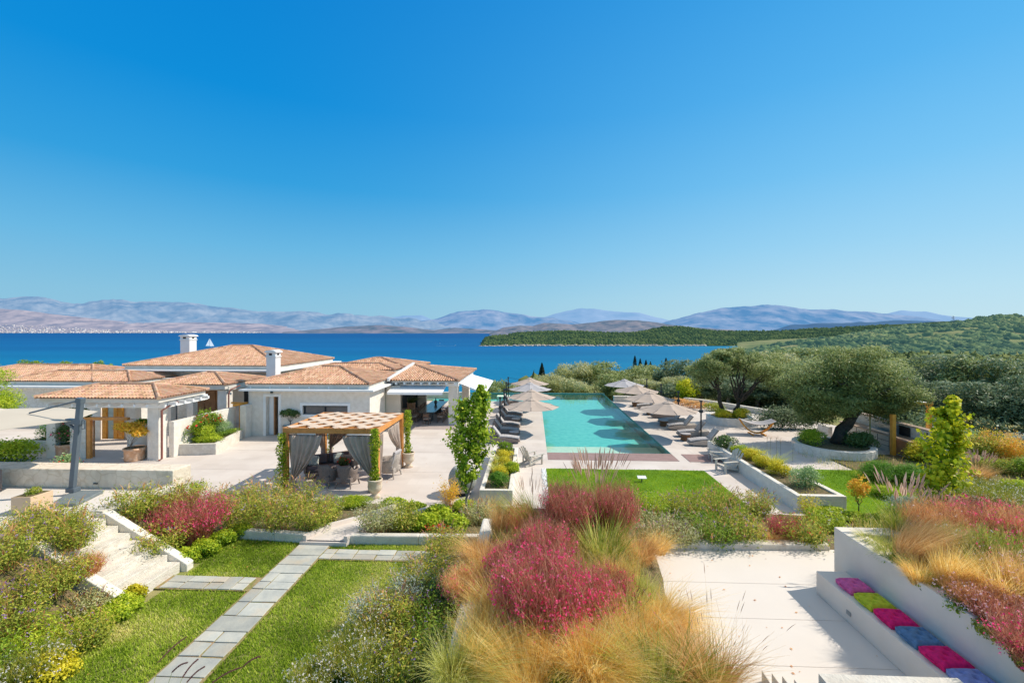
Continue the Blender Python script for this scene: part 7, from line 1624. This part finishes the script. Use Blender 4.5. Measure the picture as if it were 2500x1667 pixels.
filler('grass', 'rough meadow grass filling the right garden between the shrubs', 13.5, 40, 6, 24, lambda x, y: zE(x, y) * (y < 16.2) + .04 * (y >= 16.2), 42000, [('greengrass', .4), ('wild', .3), ('stipa', .2), ('green', .1)], .15, .45, lambda x, y: ~((x > 17.5) & (x < 20) & (y > 21.5)))
# --- bed behind the patio kerb
zD2 = zD
for px, py, r, h, lb, kw in ((1590, 1325, .6, .75, 'brown purple seeded shrub at the left end of the patio kerb', dict(hn=80, mat='olive_dry')), (1660, 1328, .7, .7, 'dusky wild shrub behind the patio kerb', dict(hn=60, heads='darkplume', mat='olive_dry')),
  (1740, 1328, .75, .85, 'green wild shrub in the middle of the patio kerb bed', dict(mat='green', hn=30)), (1810, 1325, .7, .95, 'tall green shrub with lilac flowers behind the patio kerb', dict(mat='wild', fl='lilac', fn=90)),
  (1590, 1260, .7, .8, 'light green shrub at the near left corner of the pool lawn', dict(mat='lime', heads=None)), (1670, 1255, .8, .75, 'lilac flowered shrub at the near edge of the pool lawn', dict(fl='lilac', fn=110)),
  (1760, 1250, .8, .85, 'rusty tipped shrub by the near right corner of the pool lawn', dict(hn=140)), (1850, 1262, .6, .9, 'rusty plumed shrub beside the walk along the long planter', dict(hn=120)),
  (1960, 1330, .6, .7, 'red flecked green shrub left of the tall planter wall', dict(fl='red', fn=60, heads=None)), (2015, 1300, .6, .75, 'yellow green shrub right before the tall planter wall', dict(mat='lime', heads=None, fl='whitefl')), (1975, 1270, .35, .95, 'single tall yellow flowering stem plant beside the black garden speaker', dict(mat='gold', heads=None, fl=None, n=900))):
    W(px, py, r, h, lb, zD2, **kw)
G('orangegrass', 1878, 1325, .5, .55, 'orange dried bushy grass next to the small pink bush', 2400, lean=.8, droop=.4, w_=.009, zf=zD2)
gaura('small pink bush near the right end of the patio kerb', gp(1915, 1322, zD2), .5, .65, 2000, fn=240, fs=.03)
for i, (px, py, s, m_) in enumerate(((2030, 1255, .6, 'lime'), (2080, 1270, .6, 'column'), (2120, 1290, .55, 'lime'), (2150, 1275, .5, 'lime'))):
    bush('ground_cover', ['bright green ground cover at the near corner of the long planter', 'green ground cover right of the black garden speaker', 'yellow green ground cover behind the tall planter wall', 'lime ground cover at the near edge of the right lawn'][i], 'ground cover', gp(px, py, zE if px > 2100 else zD2), s, s * .7, .3, m_, 2600, .07, .6)
t = thing('garden_speaker', 'black rounded garden speaker at the near corner of the long planter', 'speaker', gp(1975, 1232, zD2)); b = MB(); b.lathe([(.11, 0), (.13, .12), (.1, .26), (.04, .34)], n=14); b.build('body', M['dark'], t, world=False, smooth=True)
x, y, z = gp(2097, 1262, lambda x, y: .05 + 0 * x); tree('young_tree', 'thin young tree with sparse orange brown leaves on the right lawn', (x, y, z), (0, 0, .4), None, None, 'autumn', 900, .09, .5, 12, .4, .018, 'bark', 6, crowns=[((0, 0, .95), (.42, .4, .55))], up=False, seed=71)
# --- raised bed right of the bench
zR = zE; zR2 = lambda x, y: 2.06 + 0 * x
G('limegrass', 2130, 1335, .5, .35, 'low yellow green grass at the corner of the tall planter wall', 1500, lean=.8, droop=.5, w_=.01, zf=zR2)
G('greengrass', 2175, 1372, .4, .4, 'low dark green grass along the tall planter wall', 1000, lean=.8, droop=.5, w_=.012, zf=zR2)
G('orangegrass', 2212, 1385, .5, .95, 'tall bright orange grass at the corner of the right raised bed', 3200, lean=.35, droop=.2, w_=.007, zf=zR2)
G('stipa', 2320, 1450, .42, .85, 'upright golden grass in the middle of the right raised bed', 2600, lean=.3, droop=.2, w_=.007, zf=zR2)
G('stipa', 2250, 1430, .45, .55, 'short golden grass along the planter wall top', 2200, lean=.6, droop=.4, w_=.007, zf=zR2)
G('greengrass', 2390, 1440, .5, .75, 'green grass behind the upright golden clump', 900, lean=.5, droop=.3, w_=.013, zf=zR2)
G('stipa', 2440, 1480, .6, .9, 'wide golden grass at the right of the raised bed', 3400, lean=.5, droop=.35, w_=.007, zf=zR2)
gaura('brown stemmed bush with few pale flowers behind the orange grass', gp(2290, 1330, zR), .7, .85, 3000, 'palepink', 120, .026, stem='rust')
gaura('large magenta flowering bush at the upper right garden', gp(2420, 1335, zR), 1.0, .85, 4200, 'pink', 1000, .034)
gaura('magenta flowering bush cut by the right edge', gp(2520, 1360, zR), .9, .9, 3200, 'pink', 600, .03, stem='orangegrass')
for px, py, r, h, lb, st_, fl in ((2385, 1500, .5, .55, 'pale pink flowered bush above the bench cushions', 'rust', 'palepink'), (2450, 1545, .5, .55, 'pale pink flowered bush lower along the planter wall', 'redstem', 'palepink'), (2520, 1480, .7, .8, 'pale pink and gold bush at the right edge', 'orangegrass', 'palepink'),
        (2540, 1640, .55, .6, 'pink flowered sprays hanging over the wall at the right edge', 'redstem', 'pink'), (2310, 1400, .4, .45, 'small pale pink bush by the wall behind the orange grass', 'rust', 'palepink'), (2440, 1400, .6, .8, 'pink flecked green bush in the middle of the raised bed', 'greengrass', 'pink'), (2350, 1380, .5, .7, 'white flecked green bush behind the upright golden grass', 'greengrass', 'whitefl')):
    gaura(lb, gp(px, py, zR2), r, h, 1500, fl, 330, .026, stem=st_, leafy=1500)
for px, py, r, h, m_, lb in ((2215, 1395, .3, .28, 'green', 'low green mound on the planter wall edge near the silvery plant'), (2290, 1440, .35, .3, 'wild', 'low yellow green mound along the planter wall'), (2370, 1500, .35, .3, 'green', 'low green mound along the planter wall above the cushions'), (2450, 1560, .35, .3, 'wild', 'low green mound nearest the bottom right of the planter wall')):
    bush('ground_cover', lb, 'ground cover', gp(px, py, zR2), r, r, h, m_, 2600, .05, .4)
for px, py, r, h, m_, lb in ((2430, 1150, 1.2, .8, 'wild', 'yellow green shrub before the russet shrubs of the right garden'), (2500, 1160, 1.0, .8, 'green', 'green shrub at the right edge below the silver one'), (2370, 1140, .9, .7, 'fern', 'grey green shrub between the plumed grass and the yellow columnar tree'), (2300, 1130, .8, .8, 'lime', 'bright shrub behind the yellow columnar tree')):
    bush('shrub', lb, 'shrub', gp(px, py, zR), r, r * .8, h, m_, 4200, .09, .3)
bush('shrub', 'small silvery leaved plant on the planter wall edge', 'shrub', gp(2262, 1408, zR2), .22, .18, .2, 'silver', 700, .05, .4)
# --- far right garden
G('greengrass', 2200, 1310, .6, .85, 'fountain grass with pinkish plumes left of the yellow columnar tree', 500, lean=.6, droop=.2, w_=.012, heads='plume', hn=34, hl=.26, hw=.045, hh=1.25, zf=zR)
G('greengrass', 2290, 1300, .6, .85, 'fountain grass with pinkish plumes at the foot of the yellow columnar tree', 500, lean=.5, droop=.2, w_=.012, heads='plume', hn=34, hl=.26, hw=.045, hh=1.3, zf=zR)
G('orangegrass', 2390, 1170, 1.0, .8, 'pinkish plumed grass behind the white flowered mound', 900, lean=.6, droop=.3, w_=.014, heads='plume', hn=60, hl=.3, hw=.05, zf=zR)
bush('rosemary_bush', 'upright dark green rosemary hedge left part, before the stone kitchen', 'shrub', gp(2150, 1172, zR), 1.0, .8, .95, 'rosemary', 5200, .16, .1, k=22)
bush('rosemary_bush', 'upright dark green rosemary hedge right part, beside the yellow columnar tree', 'shrub', gp(2235, 1180, zR), 1.1, .8, .9, 'rosemary', 5200, .16, .1, k=22)
bush('shrub', 'bright green low shrub in front of the rosemary on the lawn edge', 'shrub', gp(2160, 1212, zR), .7, .5, .45, 'column', 3000, .07, .4)
bush('shrub', 'silvery grey shrub on the lawn edge under the plumes', 'shrub', gp(2215, 1248, zR), .75, .6, .7, 'silver', 4000, .07, .25)
bush('shrub', 'yellow leaved shrub against the end of the kitchen wall', 'shrub', gp(2242, 1122, zR), .8, .7, 1.0, 'gold', 2600, .13, .35)
gaura('broad mound with countless tiny white flowers in the right garden', gp(2410, 1235, zR), 1.5, .95, 4200, 'whitefl', 1100, .032, stem='wild', leafy=3500)
bush('shrub', 'lime and yellow shrub at the right edge behind the white flowers', 'shrub', gp(2480, 1225, zR), 1.2, .9, 1.0, 'lime', 5200, .12, .25)
bush('shrub', 'dark green shrub between the magenta bush and the lime one', 'shrub', gp(2460, 1262, zR), .9, .7, .7, 'green', 4200, .08, .4)
bush('shrub', 'green leafy shrub in front of the white flowered mound', 'shrub', gp(2340, 1262, zR), .8, .6, .55, 'column', 3600, .09, .5)
W(2385, 1120, 1.1, 1.5, 'tall olive brown shrub under the dark trees, left one of two', zR, heads='rust', hn=120, n=5200, leaf=.12)
W(2450, 1125, 1.1, 1.5, 'tall russet brown shrub under the dark trees, right one of two', zR, mat='autumn', heads='rust', hn=120, n=5200, leaf=.1)
bush('shrub', 'upper grey silver shrub at the right edge under the dark olive', 'shrub', gp(2500, 1100, zR), 1.0, .8, 1.0, 'silver', 3600, .12, .3)
bush('shrub', 'green shrub right at the back of the yellow columnar tree', 'shrub', gp(2352, 1085, zR), 1.0, .8, 1.0, 'fern', 3600, .12, .3)
bush('hedge', 'dark hedge in the deep shade left of the big olive planter', 'hedge', (16.3, 30.2, 0), 2.6, .8, 1.6, 'olive_dark', 6000, .14, .4, k=24)
# --- close plumes rising into the bottom of the picture
t = thing('fountain_grass', 'arching fountain grass with dark purple plumes rising at the bottom of the photo', 'ornamental grass', (-4.7, 5.2, .67)); f = Fol(); b = MB()
for (p0, p1, z0, z1) in (((386, 1616), (456, 1553), 1.25, 1.4), ((420, 1640), (458, 1616), 1.0, 1.1), ((446, 1652), (484, 1608), 1.0, 1.1), ((518, 1666), (590, 1628), 1.3, 1.35), ((592, 1628), (636, 1601), 1.35, 1.4), ((456, 1665), (500, 1626), .95, 1.05)):
    q0, q1 = np.array((*P(*p0, z0), z0)), np.array((*P(*p1, z1), z1)); pts = [q0 + (q1 - q0) * k / 6 + np.array([0, 0, .03 * math.sin(math.pi * k / 6)]) for k in range(7)]; base = np.array([-4.7, 5.2, .67])
    b.tube([base, base * .5 + q0 * .5 + np.array([0, 0, .15]), q0], .003, 4); b.tube(pts, [.004, .007, .008, .008, .007, .005, .002], 6, mi=1)
    k_ = 900; u_ = rng.random((k_, 1)); pp_ = q0 + (q1 - q0) * u_ + np.array([0, 0, .03]) * np.sin(np.pi * u_) - np.array([-4.7, 5.2, .67]); dr = rng.normal(0, 1, (k_, 3)); f.leaves(pp_ + unit(dr) * .009, .022, .12, None, 1)
b.build('stems', [LM['wild'], LM['darkplume']], t); f.obj('plumes', LM['darkplume'], t)
# fallen leaves on lawn and paving
b = MB(); rs = random.Random(9)
for i in range(150):
    x, y, z = (rs.uniform(-9, -1.6), rs.uniform(5.5, 11.8), .70) if i < 70 else ((rs.uniform(2.4, 5.7), rs.uniform(7, 11), 1.003) if i < 100 else (rs.uniform(-8, 8), rs.uniform(17, 24), .004 + .03 * (rs.random() < .2)))
    s_ = rs.uniform(.015, .035); a = rs.uniform(0, 6); c_, d_ = math.cos(a) * s_, math.sin(a) * s_
    b.add([(x - c_, y - d_, z + .004), (x + d_ * .5, y - c_ * .5, z + .012), (x + c_, y + d_, z + .006), (x - d_ * .5, y + c_ * .5, z + .01)], [(0, 1, 2, 3)])
tag(b.build('fallen_leaves', LM['rust']), 'dry fallen leaves scattered over the lawn and paving', 'leaves', kind='stuff')
# ---------------------------------------------------------------- things that are one mesh need no separate base point
from mathutils import Matrix
CH = {}
for c in bpy.data.objects:
    if c.parent: CH.setdefault(c.parent.name, []).append(c)
for o in list(bpy.data.objects):
    if o.type == 'EMPTY' and o.parent is None:
        ks = CH.get(o.name, [])
        if len(ks) == 1 and ks[0].name not in CH:
            c = ks[0]; c.parent = None; c.location = o.location; c.rotation_euler = o.rotation_euler; c.scale = o.scale
            for k in o.keys(): c[k] = o[k]
            n = o.name; bpy.data.objects.remove(o); c.name = n
